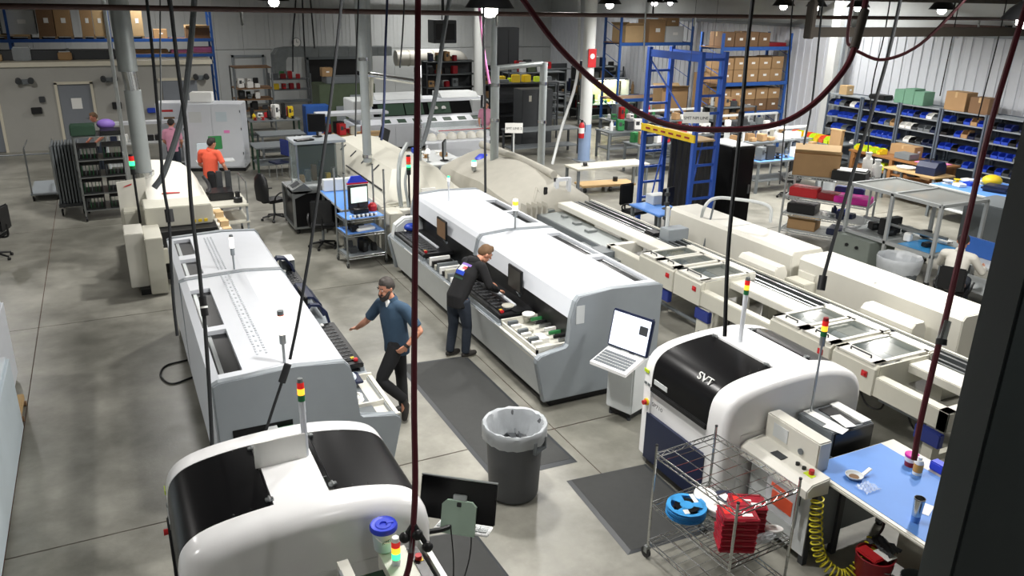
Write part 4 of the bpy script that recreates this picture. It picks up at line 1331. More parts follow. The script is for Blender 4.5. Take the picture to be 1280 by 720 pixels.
bmesh.ops.create_icosphere(b.bm, subdivisions=3, radius=.1)
for v in b.bm.verts:
    n_ = math.sin(v.co.x*60)*math.cos(v.co.y*70+v.co.z*50)
    v.co = Vector((v.co.x*1.2, v.co.y*.5, (v.co.z+.1)*.4))*(1+.12*n_)
b.out('film', 'film_white', t)

# ---------------------------------------------------------------- blue bench at the right
t = thing('work_bench', 'white-edged bench with a blue mat at the foot of the dark post', 'bench', (6.0, 3.9, 0))
o_ = rel(t)
B(o_).box(5.42, 6.62, 2.9, 4.62, .86, .90, .012).out('table_top', 'cream_light', t)
B(o_).box(5.47, 6.42, 2.9, 4.6, .901, .904).out('blue_mat', 'blue_mat', t)
lb = B(o_)
for x in (5.5, 6.5):
    for y in (3.0, 4.5):
        p = B(o_).box(x-.03, x+.03, y-.03, y+.03, 0.02, .86).out('leg', 'mid_grey', t)
        B(o_).cyl((x, y, 0), (x, y, .03), .035, n=10).out('levelling_foot', 'black', p)
lb.bm.free()
B(o_).box(5.5, 6.5, 4.42, 4.46, .2, .8).out('back_panel', 'mid_grey', t)
B(o_).box(6.02, 6.06, 2.9, 3.95, .1, .84).out('side_panel', 'cream', t)
def on_bench(t_):
    return t_
t = thing('dish', 'round glass dish with a white tool on the blue mat', 'dish', (5.68, 4.27, .905))
B().lathe([(0, 0), (.05, 0), (.075, .02), (.08, .035), (.074, .035), (.05, .012), (0, .01)], n=24).out('bowl', 'paper_grey', t, smooth=True)
B().lathe([(0, .011), (.045, .014), (0, .016)], n=16).out('residue', 'card_dark', t)
t = thing('scraper', 'white spatula leaning in the glass dish', 'tool', (5.72, 4.25, .925))
ro = Matrix.Rotation(math.radians(-25), 3, 'Y')
B().box(-.03, .15, -.02, .02, 0, .012, .004, ro).out('blade', 'paper', t)
t = thing('plastic_bag', 'small clear plastic bag beside the glass dish', 'bag', (5.64, 4.08, .905))
rows = [[(.18*(i/8)-.08, .14*(j/6)-.06, .006+.02*abs(math.sin(i*1.7+j*2.3))) for i in range(9)] for j in range(7)]
B().sheet(rows).out('film', 'clear_film', t)
t = thing('tumbler', 'steel insulated tumbler with a blue lower half on the blue mat', 'tumbler', (5.63, 3.58, .905))
B().lathe([(0, 0), (.033, 0), (.036, .03), (.036, .06)], n=24).out('blue_base', 'blue_mat', t, smooth=True)
B().lathe([(.036, .06), (.045, .22), (.041, .22), (.036, .1), (0, .1)], n=24).out('body', 'chrome', t, smooth=True)
B().lathe([(.041, .221), (.045, .221), (.045, .228), (.041, .228), (.041, .221)], n=24).out('rim', 'black', t)
t = thing('small_tub', 'red tub with a pink lid at the far edge of the bench', 'tub', (6.34, 4.20, .905))
B().lathe([(0, 0), (.05, 0), (.058, .1), (0, .1)], n=20).out('bucket', 'dark_red', t, smooth=True)
B().lathe([(0, .125), (.055, .125), (.063, .12), (.063, .1), (0, .1)], n=20).out('lid', 'magenta', t, smooth=True)
B().lathe([(.0545, .05), (.058, .06), (.0605, .095), (.056, .095)], n=20).out('label_band', 'paper', t)
t = thing('dispenser_bottle', 'white bottle of amber liquid at the far edge of the bench', 'bottle', (6.27, 4.07, .905))
B().lathe([(0, 0), (.04, 0), (.042, .02), (.042, .12), (.03, .15), (0, .15)], n=20).out('body', 'paper', t, smooth=True)
B().lathe([(.0415, .03), (.043, .035), (.043, .11), (.0415, .115)], n=20).out('amber_band', 'amber_liq', t)
B().lathe([(0, .15), (.02, .15), (.02, .18), (0, .18)], n=14).out('cap', 'paper', t)
tag(B().box(-.05, .05, -.07, .07, 0, .09, .01).out('blue_box', 'royal'), 'small blue box at the far edge of the bench by the post', 'box', loc=(6.50, 4.02, .905))
tag(B().box(-.09, .09, -.05, .05, 0, .004).out('paper_slip', 'paper'), 'white paper slip beside the steel tumbler', 'paper', loc=(5.86, 3.66, .905), rz=.4)
tag(B().box(-.06, .06, -.05, .05, 0, .06, .01).out('black_tool', 'black'), 'black tool lying near the tumbler at the bench edge', 'tool', loc=(5.60, 3.36, .905), rz=.4)
# yellow coiled air hose
t = thing('coiled_hose', 'yellow coiled air hose hanging under the bench', 'hose', (5.3, 4.2, 0))
path = curve_pts([(5.26, 4.28, .80), (5.26, 4.24, .5), (5.30, 4.16, .22), (5.42, 4.0, .10), (5.58, 3.95, .22), (5.72, 3.98, .42)], 12)
pts = []
turns = 26
K = turns*10
for i in range(K+1):
    f = i/K*(len(path)-1)
    a = int(min(f, len(path)-2)); q = f-a
    p = path[a].lerp(path[a+1], q)
    d = (path[min(a+1, len(path)-1)]-path[a]).normalized()
    u = d.cross(Vector((0, 1, .2))).normalized()
    w = d.cross(u)
    an = i/10*2*PI
    pts.append(p+(u*math.cos(an)+w*math.sin(an))*.055)
B(rel(t)).tube(pts, .008, 6).out('coil', 'coil_yellow', t, smooth=True)
B(rel(t)).tube(curve_pts([(5.72, 3.98, .42), (5.7, 3.9, .6), (5.6, 3.85, .84)]), .012).out('end_hose', 'black', t)
# red bucket with papers and black bag
t = thing('red_bucket', 'red bucket with a clear liner and black bag under the bench', 'bucket', (5.62, 3.86, 0))
B().lathe([(0, 0), (.13, 0), (.14, .02), (.165, .36), (.172, .37), (.16, .375), (.135, .05), (0, .05)], n=28).out('bucket', 'dark_red', t, smooth=True)
B().lathe([(.1405, .08), (.145, .09), (.157, .26), (.1555, .26)], n=28).out('gold_print', 'amber_liq', t)
B().box(-.13, .0, -.1, .12, .37, .40, .01).out('red_lid', 'red', t)
B().box(-.02, .10, -.14, .02, .395, .402).out('paper_sheet', 'paper', t)
rows = [[(.02+.16*(i/8), -.12+.26*(j/6), .40+.05*abs(math.sin(i*1.3+j*1.9))) for i in range(9)] for j in range(7)]
B().sheet(rows).out('black_bag', 'dark_grey', t)
B().tube(curve_pts([(-.16, -.02, .35), (0, -.17, .28), (.16, -.02, .35)]), .005).out('handle', 'steel', t)
t = thing('dark_bucket', 'small dark metal pail on the floor at the foot of the bench', 'bucket', (5.84, 3.60, 0))
B().lathe([(0, 0), (.1, 0), (.12, .24), (.11, .24), (.09, .03), (0, .03)], n=24).out('pail', 'mid_grey', t, smooth=True)
B().tube(curve_pts([(-.12, 0, .23), (0, -.06, .30), (.12, 0, .23)]), .005).out('handle', 'steel', t)
# ---------------------------------------------------------------- people
def remesh(b, name, m, parent, vox, smooth=6):
    """fuse the overlapping tapered volumes of b into one continuous skin"""
    me = bpy.data.meshes.new(name)
    bmesh.ops.recalc_face_normals(b.bm, faces=b.bm.faces)
    b.bm.to_mesh(me); b.bm.free()
    o = bpy.data.objects.new(name, me)
    COL.objects.link(o)
    r = o.modifiers.new('r', 'REMESH'); r.mode = 'VOXEL'; r.voxel_size = vox
    if smooth:
        s = o.modifiers.new('s', 'SMOOTH'); s.iterations = smooth; s.factor = .5
    dg = bpy.context.evaluated_depsgraph_get()
    me2 = bpy.data.meshes.new_from_object(o.evaluated_get(dg))
    bpy.data.objects.remove(o); bpy.data.meshes.remove(me)
    me2.materials.clear(); me2.materials.append(M(m))
    for p in me2.polygons:
        p.use_smooth = True
    o = bpy.data.objects.new(name, me2)
    COL.objects.link(o)
    o.parent = parent
    return o

def capsule(b, pts, rs, n=12):
    """tapered limb with rounded ends"""
    P = [Vector(p) for p in pts]
    d0 = (P[0]-P[1]).normalized(); d1 = (P[-1]-P[-2]).normalized()
    q = [P[0]+d0*rs[0]*.85, P[0]+d0*rs[0]*.5] + P + [P[-1]+d1*rs[-1]*.5, P[-1]+d1*rs[-1]*.85]
    r = [rs[0]*.35, rs[0]*.82] + list(rs) + [rs[-1]*.82, rs[-1]*.35]
    b.tube(q, r, n)

def trunk(b, pts, wd, side, n=16):
    """elliptical loft along pts; wd: half-width and half-depth per point; side: direction of the width"""
    P = [Vector(p) for p in pts]
    rings = []
    for i, p in enumerate(P):
        d = (P[min(i+1, len(P)-1)]-P[max(i-1, 0)]).normalized()
        s_ = Vector(side[i] if isinstance(side, list) else side)
        s_ = (s_-d*s_.dot(d)).normalized()
        f = d.cross(s_)
        w, dd = wd[i]
        rings.append([b.v(p+s_*math.cos(t*2*PI/n)*w+f*math.sin(t*2*PI/n)*dd) for t in range(n)])
    for q, w in zip(rings, rings[1:]):
        for i in range(n):
            b.bm.faces.new((q[i], q[(i+1) % n], w[(i+1) % n], w[i]))
    b.bm.faces.new(rings[0][::-1]); b.bm.faces.new(rings[-1])

def hand(b, wrist, direction, palm_n, s=1, curl=.5):
    """palm, four unequal curled fingers and a thumb; palm_n: where the palm faces"""
    w = Vector(wrist); d = Vector(direction).normalized()
    n = Vector(palm_n); n = (n-d*n.dot(d)).normalized()
    u = d.cross(n)*s
    c = w+d*.045
    for k in (-1, -.33, .33, 1):
        capsule(b, [w+u*k*.016, c+u*k*.026, w+d*.09+u*k*.03], [.014, .014, .012], 8)
    for k, L in ((-1, .062), (-.33, .078), (.33, .08), (1, .068)):
        p0 = w+d*.09+u*k*.031
        p1 = p0+(d*math.cos(curl*.5)+n*math.sin(curl*.5))*L*.5
        p2 = p1+(d*math.cos(curl*1.3)+n*math.sin(curl*1.3))*L*.32
        p3 = p2+(d*math.cos(curl*2)+n*math.sin(curl*2))*L*.25
        capsule(b, [p0, p1, p2, p3], [.0095, .009, .008, .0065], 8)
    t0 = w+d*.03+u*.026
    t1 = t0+(d*.6+u*.75+n*.15).normalized()*.035
    t2 = t1+(d*.85+u*.3+n*.3).normalized()*.03
    capsule(b, [t0, t1, t2], [.013, .011, .008], 8)

def person(label, J, face, look, clothes, hair, skin='skin', beard=None, sleeves='short', vox=.012, hands=None, group=None, legs=True, shoe='shoe', hair_style='short'):
    """J: joints in world space; face: chest direction; look: head direction"""
    base = J['base']
    t = thing('person', label, 'person', base, 0, group)
    o_ = tuple(-v for v in base)
    f = Vector(face).normalized(); lf = Vector((0, 0, 1)).cross(f).normalized()
    V = {k: Vector(v) for k, v in J.items()}
    pel, ch, nk, hd = V['pelvis'], V['chest'], V['neck'], V['head']
    lk = Vector(look).normalized()
    side = (V['shL']-V['shR']).normalized()
    hs = Vector((0, 0, 1)).cross(Vector((lk.x, lk.y, 0))).normalized()
    hu = lk.cross(hs).normalized()
    hipside = (V['hipL']-V['hipR']).normalized()
    # --- body, one continuous skin
    b = B(o_)
    trunk(b, [pel-Vector((0, 0, .06)), pel+(ch-pel)*.35, ch, ch+(nk-ch)*.6, nk], [(.15, .10), (.13, .095), (.155, .105), (.13, .08), (.055, .055)], side)
    capsule(b, [nk-(hd-nk)*.2, nk+(hd-nk)*.5], [.058, .054], 12)
    b.ball(tuple(hd+hu*.025-lk*.008), .098, 14, (.9, .9, 1.05))
    jaw = hd-hu*.055+lk*.022
    b.ball(tuple(jaw), .07, 12, (.95, .95, 1.0))
    b.ball(tuple(jaw-hu*.04+lk*.028), .03, 10)
    capsule(b, [hd+lk*.085+hu*.01, hd+lk*.108-hu*.022], [.011, .016], 8)
    for s in (-1, 1):
        capsule(b, [hd+hs*s*.088+hu*.012-lk*.012, hd+hs*s*.088-hu*.025-lk*.005], [.014, .01], 8)
        b.ball(tuple(hd+hs*s*.035+hu*.028+lk*.078), .014, 8)
        sh, el, wr = (V['shL'], V['elL'], V['wrL']) if s > 0 else (V['shR'], V['elR'], V['wrR'])
        capsule(b, [ch+(nk-ch)*.75, sh], [.06, .055])
        capsule(b, [sh, sh.lerp(el, .5), el], [.055, .05, .042])
        capsule(b, [el, el.lerp(wr, .4), wr], [.043, .042, .028])
        hdv = hands[0 if s > 0 else 1] if hands else (tuple(wr-el), tuple(-side*s))
        hand(b, wr, hdv[0], hdv[1], s)
        if legs:
            hp, kn, an, to = (V['hipL'], V['kneeL'], V['ankL'], V['toeL']) if s > 0 else (V['hipR'], V['kneeR'], V['ankR'], V['toeR'])
            capsule(b, [hp, hp.lerp(kn, .5), kn], [.085, .075, .052])
            capsule(b, [kn, kn.lerp(an, .35), an], [.053, .055, .036])
            capsule(b, [an-Vector((0, 0, .02)), an.lerp(to, .5)-Vector((0, 0, .03)), to], [.035, .035, .025])
    body = remesh(b, 'body', skin, t, vox*.62, 3)
    # --- face pieces
    eb = B(o_)
    for s in (-1, 1):
        eb.ball(tuple(hd+hs*s*.034+hu*.018+lk*.083), .0085, 8)
    eb.out('eyes', 'eye', t, smooth=True)
    pb = B(o_)
    for s in (-1, 1):
        pb.ball(tuple(hd+hs*s*.034+hu*.018+lk*.0895), .0045, 6)
        capsule(pb, [hd+hs*s*.016+hu*.042+lk*.092, hd+hs*s*.052+hu*.042+lk*.08], [.006, .005], 6)
    pb.out('brows_and_pupils', 'hair_dark', t, smooth=True)
    mb = B(o_)
    capsule(mb, [hd-hs*.02-hu*.052+lk*.094, hd-hu*.052+lk*.099, hd+hs*.02-hu*.052+lk*.094], [.005, .007, .005], 6)
    mb.out('mouth', 'dark_red', t, smooth=True)
    # --- hair, beard
    if hair:
        b = B(o_)
        b.ball(tuple(hd+hu*.046-lk*.022), .104, 14, (.93, .93, .93))
        b.ball(tuple(hd+hu*.01-lk*.055), .078, 12, (.95, .95, 1.0))
        capsule(b, [hd+hu*.112+lk*.03, hd+hu*.092+lk*.066], [.04, .022])
        if hair_style == 'long':
            capsule(b, [hd-lk*.06, hd-lk*.075-hu*.14], [.075, .06])
        h = remesh(b, 'hair', hair, t, vox*.7, 2)
        # trim away the part in front of the face
        bm = bmesh.new(); bm.from_mesh(h.data)
        kill = [v for v in bm.verts if (v.co-Vector(o_)-hd).dot(lk) > .045 and (v.co-Vector(o_)-hd).dot(hu) < .068]
        bmesh.ops.delete(bm, geom=kill, context='VERTS')
        bm.to_mesh(h.data); bm.free()
    if beard:
        b = B(o_)
        for s in (-1, 1):
            capsule(b, [hd+hs*s*.078-hu*.02+lk*.02, hd+hs*s*.06-hu*.075+lk*.06, hd-hu*.115+lk*.075], [.016, .03, .036], 8)
            capsule(b, [hd+hs*s*.03-hu*.042+lk*.098, hd-hu*.038+lk*.102], [.012, .011], 8)
        remesh(b, 'beard', beard, t, vox*.6, 2)
    # --- clothes
    top, bottom = clothes
    b = B(o_)
    lo = pel-Vector((0, 0, .13))
    trunk(b, [lo, pel+Vector((0, 0, .02)), pel+(ch-pel)*.4, ch, ch+(nk-ch)*.62, nk-(nk-ch)*.08], [(.175, .135), (.172, .138), (.170, .138), (.19, .135), (.155, .105), (.07, .068)], side)
    for s in (-1, 1):
        sh, el, wr = (V['shL'], V['elL'], V['wrL']) if s > 0 else (V['shR'], V['elR'], V['wrR'])
        capsule(b, [ch+(nk-ch)*.7, sh], [.078, .074])
        if sleeves == 'short':
            e = sh.lerp(el, .82)
            b.tube([sh, sh.lerp(e, .5), e], [.073, .07, .066], 14)
        else:
            capsule(b, [sh, sh.lerp(el, .5), el], [.074, .068, .06])
            b.tube([el, el.lerp(wr, .5), el.lerp(wr, .96)], [.06, .054, .044], 14)
    sh_ = remesh(b, 'shirt', top, t, vox, 4)
    cb = B(o_)
    N = 16
    d = (hd-nk).normalized(); s0 = (side-d*side.dot(d)).normalized(); f0 = d.cross(s0)
    rings = [[tuple(nk+d*z+s0*math.cos(k*2*PI/N)*r+f0*math.sin(k*2*PI/N)*r) for k in range(N)]+[tuple(nk+d*z+s0*r)] for r, z in ((.085, -.025), (.076, .02), (.068, .04), (.064, .02))]
    cb.sheet(rings)
    cb.out('collar', top, t, smooth=True)
    if legs:
        b = B(o_)
        trunk(b, [pel+Vector((0, 0, .06)), pel, pel-Vector((0, 0, .1))], [(.155, .118), (.168, .128), (.165, .125)], hipside)
        for s in (-1, 1):
            hp, kn, an = (V['hipL'], V['kneeL'], V['ankL']) if s > 0 else (V['hipR'], V['kneeR'], V['ankR'])
            b.tube([hp+Vector((0, 0, .03)), hp.lerp(kn, .3), kn.lerp(hp, .12), kn, kn.lerp(an, .4), an.lerp(kn, -.04)], [.098, .098, .08, .074, .072, .062], 14)
        remesh(b, 'trousers', bottom, t, vox, 4)
        for s in (-1, 1):
            an, to = (V['ankL'], V['toeL']) if s > 0 else (V['ankR'], V['toeR'])
            d = (to-an); d2 = Vector((d.x, d.y, d.z*.9)).normalized()
            heel = V.get('heelL' if s > 0 else 'heelR', an-Vector((0, 0, .05))-Vector((d.x, d.y, 0)).normalized()*.035)
            b = B(o_)
            capsule(b, [heel, heel.lerp(to, .5), to], [.042, .05, .04], 10)
            capsule(b, [an+Vector((0, 0, .01)), heel.lerp(to, .3)], [.042, .04], 10)
            so = remesh(b, 'shoe', shoe, t, vox*.8, 2)
            ub = B(o_)
            nrm = V.get('soleL' if s > 0 else 'soleR', Vector((0, 0, -1)))
            capsule(ub, [heel+nrm*.022, heel.lerp(to, .5)+nrm*.026, to+nrm*.018], [.03, .036, .028], 10)
            ub.out('sole', 'sole', so, smooth=True)
    return t

# bearded man in the blue polo at the left machine
p1 = dict(base=(2.78, 8.68, 0), pelvis=(2.76, 8.72, .98), chest=(2.73, 8.745, 1.33), neck=(2.715, 8.755, 1.535), head=(2.655, 8.745, 1.685),
          shL=(2.83, 8.585, 1.45), shR=(2.64, 8.925, 1.44), elL=(2.97, 8.46, 1.19), wrL=(2.80, 8.46, 1.02), elR=(2.50, 9.08, 1.17), wrR=(2.425, 9.29, 1.0),
          hipL=(2.72, 8.63, .93), hipR=(2.80, 8.81, .93), kneeL=(2.50, 8.60, .56), ankL=(2.755, 8.50, .30), toeL=(2.745, 8.46, .05), heelL=(2.785, 8.49, .22),
          soleL=(.9, -.1, -.1), kneeR=(2.82, 8.77, .50), ankR=(2.83, 8.74, .10), toeR=(2.68, 8.69, .05))
p1 = {k: (v[0]+.04, v[1], v[2]) if not k.startswith('sole') else v for k, v in p1.items()}
pm = person('bearded man in a blue polo shirt and black trousers leaning on the left placement machine', p1, (-.88, -.47, 0), (-.90, -.38, -.24),
            ('polo', 'trouser_black'), 'hair_grey', 'skin', beard='hair_dark', hands=(((-.62, .3, -.6), (.1, .9, .1)), ((-.3, .9, -.25), (.1, 0, -1))))
B((-2.78, -8.68, 0)).cyl((2.815, 8.46, 1.035), (2.79, 8.46, 1.008), .036, n=14).out('watch_strap', 'black', pm)
b = B((-2.78, -8.68, 0)); capsule(b, [(2.655, 8.70, 1.53), (2.645, 8.70, 1.47)], [.03, .012])
b.out('undershirt', 'paper', pm, smooth=True)
# man in the black hoodie at the centre machine
p2 = dict(base=(4.15, 9.92, 0), pelvis=(4.09, 9.90, .97), chest=(4.26, 9.95, 1.28), neck=(4.42, 9.98, 1.44), head=(4.57, 9.995, 1.52),
          shL=(4.33, 10.13, 1.40), shR=(4.42, 9.79, 1.41), elL=(4.50, 10.24, 1.14), wrL=(4.72, 10.2, 1.0), elR=(4.50, 9.69, 1.14), wrR=(4.70, 9.83, 1.0),
          hipL=(4.07, 9.99, .92), hipR=(4.15, 9.82, .92), kneeL=(4.08, 10.02, .50), ankL=(4.03, 10.04, .10), toeL=(4.17, 10.07, .05),
          kneeR=(4.23, 9.87, .50), ankR=(4.22, 9.90, .10), toeR=(4.37, 9.92, .05))
pm = person('man in a black hoodie and jeans bending over the centre placement machine', p2, (.93, .3, 0), (.78, -.1, -.52), ('hoodie', 'jeans'), 'hair_brown', 'skin',
            sleeves='long', hands=(((.9, -.1, -.3), (0, 0, -1)), ((.8, .5, -.3), (0, 0, -1))))
# hood of the hoodie and the print on its back
o_ = (-4.15, -9.92, 0)
b = B(o_); capsule(b, [(4.36, 10.04, 1.46), (4.33, 9.97, 1.45), (4.40, 9.90, 1.46)], [.055, .07, .055]); remesh(b, 'hood', 'hoodie', pm, .012, 3)
from mathutils.bvhtree import BVHTree
shirt = [c for c in pm.children if c.name.startswith('shirt')][0]
bvh = BVHTree.FromPolygons([v.co.copy() for v in shirt.data.vertices], [tuple(p.vertices) for p in shirt.data.polygons])
sp = (Vector(p2['chest'])-Vector(p2['pelvis'])).normalized()
bk = -(Vector((.93, .3, 0))-sp*sp.dot(Vector((.93, .3, 0)))).normalized()
sd = sp.cross(bk).normalized()
ctr = Vector(p2['chest'])+sp*.04+Vector(o_)
def back_print(u0, u1, w0, w1, m, nm):
    rows = []
    for j in range(5):
        row = []
        for i in range(7):
            p = ctr+sd*(u0+(u1-u0)*i/6)+sp*(w0+(w1-w0)*j/4)
            h = bvh.ray_cast(p+bk*.5, -bk)
            q = h[0]+bk*.004 if h[0] else p+bk*.14
            row.append(tuple(q))
        rows.append(row)
    B().sheet(rows).out(nm, m, pm)
back_print(-.10, .10, .06, .095, 'purple', 'back_print')
back_print(-.08, .06, -.03, .06, 'paper_grey', 'back_print')
back_print(.0, .07, .0, .045, 'red', 'back_print')
back_print(-.11, .08, -.09, -.03, 'bin_blue', 'back_print')
back_print(-.09, .09, -.15, -.12, 'dark_green', 'back_print')

# orange shirt, standing behind the left oven
p3 = dict(base=(1.98, 19.9, 0), pelvis=(1.98, 19.9, .96), chest=(2.0, 19.9, 1.30), neck=(2.02, 19.9, 1.49), head=(2.07, 19.89, 1.63),
          shL=(1.82, 20.0, 1.42), shR=(2.17, 19.8, 1.42), elL=(1.78, 20.1, 1.13), wrL=(1.93, 20.27, .98), elR=(2.27, 19.73, 1.13), wrR=(2.36, 19.86, .92),
          hipL=(1.97, 19.99, .92), hipR=(1.99, 19.81, .92), kneeL=(2.0, 20.0, .5), ankL=(1.97, 20.0, .1), toeL=(2.12, 20.02, .05), kneeR=(2.0, 19.8, .5), ankR=(1.97, 19.8, .1), toeR=(2.12, 19.8, .05))
person('person in an orange T-shirt and dark trousers standing behind the left oven', p3, (.5, .86, 0), (.85, .5, -.3), ('shirt_orange', 'trouser_black'), 'hair_dark', 'skin', vox=.016)
# white shirt, sitting with the back to us
p4 = dict(base=(12.55, 8.2, 0), pelvis=(12.5, 8.22, .56), chest=(12.56, 8.26, .90), neck=(12.60, 8.28, 1.09), head=(12.66, 8.30, 1.23),
          shL=(12.50, 8.48, 1.01), shR=(12.68, 8.08, 1.01), elL=(12.62, 8.62, .78), wrL=(12.86, 8.62, .78), elR=(12.84, 7.98, .76), wrR=(13.05, 8.1, .78),
          hipL=(12.5, 8.34, .53), hipR=(12.58, 8.14, .53), kneeL=(12.9, 8.5, .52), ankL=(12.92, 8.52, .1), toeL=(13.05, 8.57, .05), kneeR=(12.98, 8.3, .52), ankR=(13.0, 8.3, .1), toeR=(13.13, 8.35, .05))
person('dark-haired person in a white long-sleeved shirt sitting with back turned near the dark post', p4, (.9, .42, 0), (.9, .42, -.25), ('shirt_white', 'jeans'), 'hair_dark', 'skin', sleeves='long', vox=.014)
# far workers
def standing(x, y, h, face):
    f = Vector((face[0], face[1], 0)).normalized(); l = Vector((0, 0, 1)).cross(f)
    k = h/1.75
    P = lambda a, c, z: tuple(Vector((x, y, 0))+f*a*k+l*c*k+Vector((0, 0, z*k)))
    return dict(base=(x, y, 0), pelvis=P(0, 0, .96), chest=P(.02, 0, 1.3), neck=P(.04, 0, 1.49), head=P(.09, 0, 1.63), shL=P(.01, .19, 1.41), shR=P(.01, -.19, 1.41),
                elL=P(.04, .25, 1.12), wrL=P(.22, .2, .98), elR=P(.04, -.25, 1.12), wrR=P(.22, -.2, .98), hipL=P(0, .09, .92), hipR=P(0, -.09, .92),
                kneeL=P(.03, .1, .5), ankL=P(0, .1, .1), toeL=P(.15, .11, .05), kneeR=P(.03, -.1, .5), ankR=P(0, -.1, .1), toeR=P(.15, -.11, .05))
person('brown-haired worker in a grey shirt standing in front of the grey door', standing(-.30, 25.3, 1.74, (-1, -.5)), (-1, -.5, 0), (-1, -.4, -.3), ('shirt_grey', 'jeans'), 'hair_brown', 'skin_red', vox=.018)
q = standing(1.5, 24.2, 1.6, (.3, 1))
person('person in a pink shirt standing at the white bench beside the tall white cabinet', q, (.3, 1, 0), (.3, 1, -.5), ('shirt_pink', 'jeans'), 'hair_dark', 'skin', vox=.018)
q = standing(11.4, 24.95, 1.66, (-.6, -.8))
person('dark-haired person in a pink top standing behind the left grey pipe', q, (-.6, -.8, 0), (-.6, -.8, -.2), ('shirt_pink', 'trouser_black'), 'hair_dark', 'skin', vox=.018, hair_style='long')
# ---------------------------------------------------------------- builders of stored goods and furniture
def carton(label, loc, w, d, h, rz=0, m='card', open_=False, group=None, tape=True):
    t = thing('cardboard_box', label, 'box', loc, rz, group)
    if open_:
        b = B()
        b.box(-w/2, w/2, -d/2, d/2, 0, .01)
        b.box(-w/2, w/2, -d/2, -d/2+.01, 0, h).box(-w/2, w/2, d/2-.01, d/2, 0, h).box(-w/2, -w/2+.01, -d/2, d/2, 0, h).box(w/2-.01, w/2, -d/2, d/2, 0, h)
        b.out('walls', m, t)
        for s in (-1, 1):
            r = Matrix.Rotation(s*.5, 3, 'X')
            B().box(-w/2, w/2, s*d/2-.14, s*d/2+.14, h+.03, h+.036, 0, r).out('flap', 'card_light', t)
    else:
        B().box(-w/2, w/2, -d/2, d/2, 0, h, .006).out('walls', m, t)
        if tape:
            B().box(-w/2-.002, w/2+.002, -.03, .03, h*.7, h+.002).out('tape', 'card_light', t)
            B().box(-w*.1, w*.18, -d/2-.004, -d/2, h*.45, h*.62).out('label_sticker', 'paper', t)
    return t
def pallet_boxes(x, y, z, w, d, h, n, where, m, grp):
    """a pallet and n cartons on it side by side"""
    t = thing('pallet', 'wooden pallet under cartons on %s' % where, 'pallet', (x, y, z), 0, grp+' pallets')
    for k in range(5):
        yy = -d/2+d*k/4*.92
        B().box(-w/2, w/2, yy, yy+d*.1, .09, .11).out('deck_board', 'pallet', t)
    for k in range(3):
        xx = -w/2+(w-.09)*k/2
        B().box(xx, xx+.09, -d/2, d/2, 0, .09).out('stringer', 'pallet', t)
    for k in range(n):
        ww = w/n
        carton('%s carton, %s, on the pallet on %s' % (m[k % len(m)][1], ('left', 'right', 'far right')[k] if n > 1 else 'alone', where), (x-w/2+ww*(k+.5), y, z+.11), ww-.02, d-.04, h, 0, m[k % len(m)][0], group=grp)
def pallet_rack(label, x0, x1, y0, d, levels, h, ups, m='rack_blue'):
    t = thing('pallet_rack', label, 'rack', ((x0+x1)/2, y0, 0))
    o_ = rel(t)
    for x in ups:
        for y in (y0, y0+d):
            B(o_).box(x-.045, x+.045, y-.03, y+.03, 0, h).out('upright', m, t)
        b = B(o_)
        k = int(h/.6)
        for i in range(k):
            z = .2+i*.6
            b.cyl((x, y0, z), (x, y0+d, z+.35), .014, n=5)
        b.out('lattice', m, t, kind='stuff')
    for z in levels:
        for y in (y0-.02, y0+d+.02):
            B(o_).box(x0, x1, y-.02, y+.02, z-.06, z+.06).out('beam', m, t)
        B(o_).box(x0, x1, y0, y0+d, z+.02, z+.05).out('deck', 'card_dark', t)
    return t
def bench(label, x0, x1, y0, y1, h=.85, top='mid_grey', leg='grey', shelf=None, thick=.04, mat_=None, cat='bench'):
    t = thing('work_bench', label, cat, ((x0+x1)/2, (y0+y1)/2, 0))
    o_ = rel(t)
    B(o_).box(x0, x1, y0, y1, h-thick, h, .006).out('table_top', top, t)
    for x in (x0+.06, x1-.06):
        for y in (y0+.06, y1-.06):
            B(o_).box(x-.03, x+.03, y-.03, y+.03, 0, h-thick).out('leg', leg, t)
    if shelf:
        B(o_).box(x0+.05, x1-.05, y0+.05, y1-.05, shelf-.03, shelf).out('lower_shelf', top, t)
    if mat_:
        B(o_).box(x0+.03, x1-.05, y0+.03, y1-.03, h+.001, h+.005).out('mat', mat_, t)
    return t
def monitor(label, loc, rz, w=.5, h=.32, glow='screen_mint', cat='monitor'):
    """faces local -y"""
    t = thing('monitor', label, cat, loc, rz)
    B().box(-w/2, w/2, -.02, .02, .1, .1+h, .008).out('casing', 'black', t)
    B().box(-w/2+.02, w/2-.02, -.024, -.0205, .12, .08+h).out('display', glow, t)
    B().cyl((0, .02, .012), (0, .02, .2), .025).out('neck', 'black', t)
    B().lathe([(0, 0), (.12, 0), (.1, .015), (0, .02)], n=16).out('foot', 'black', t)
    return t
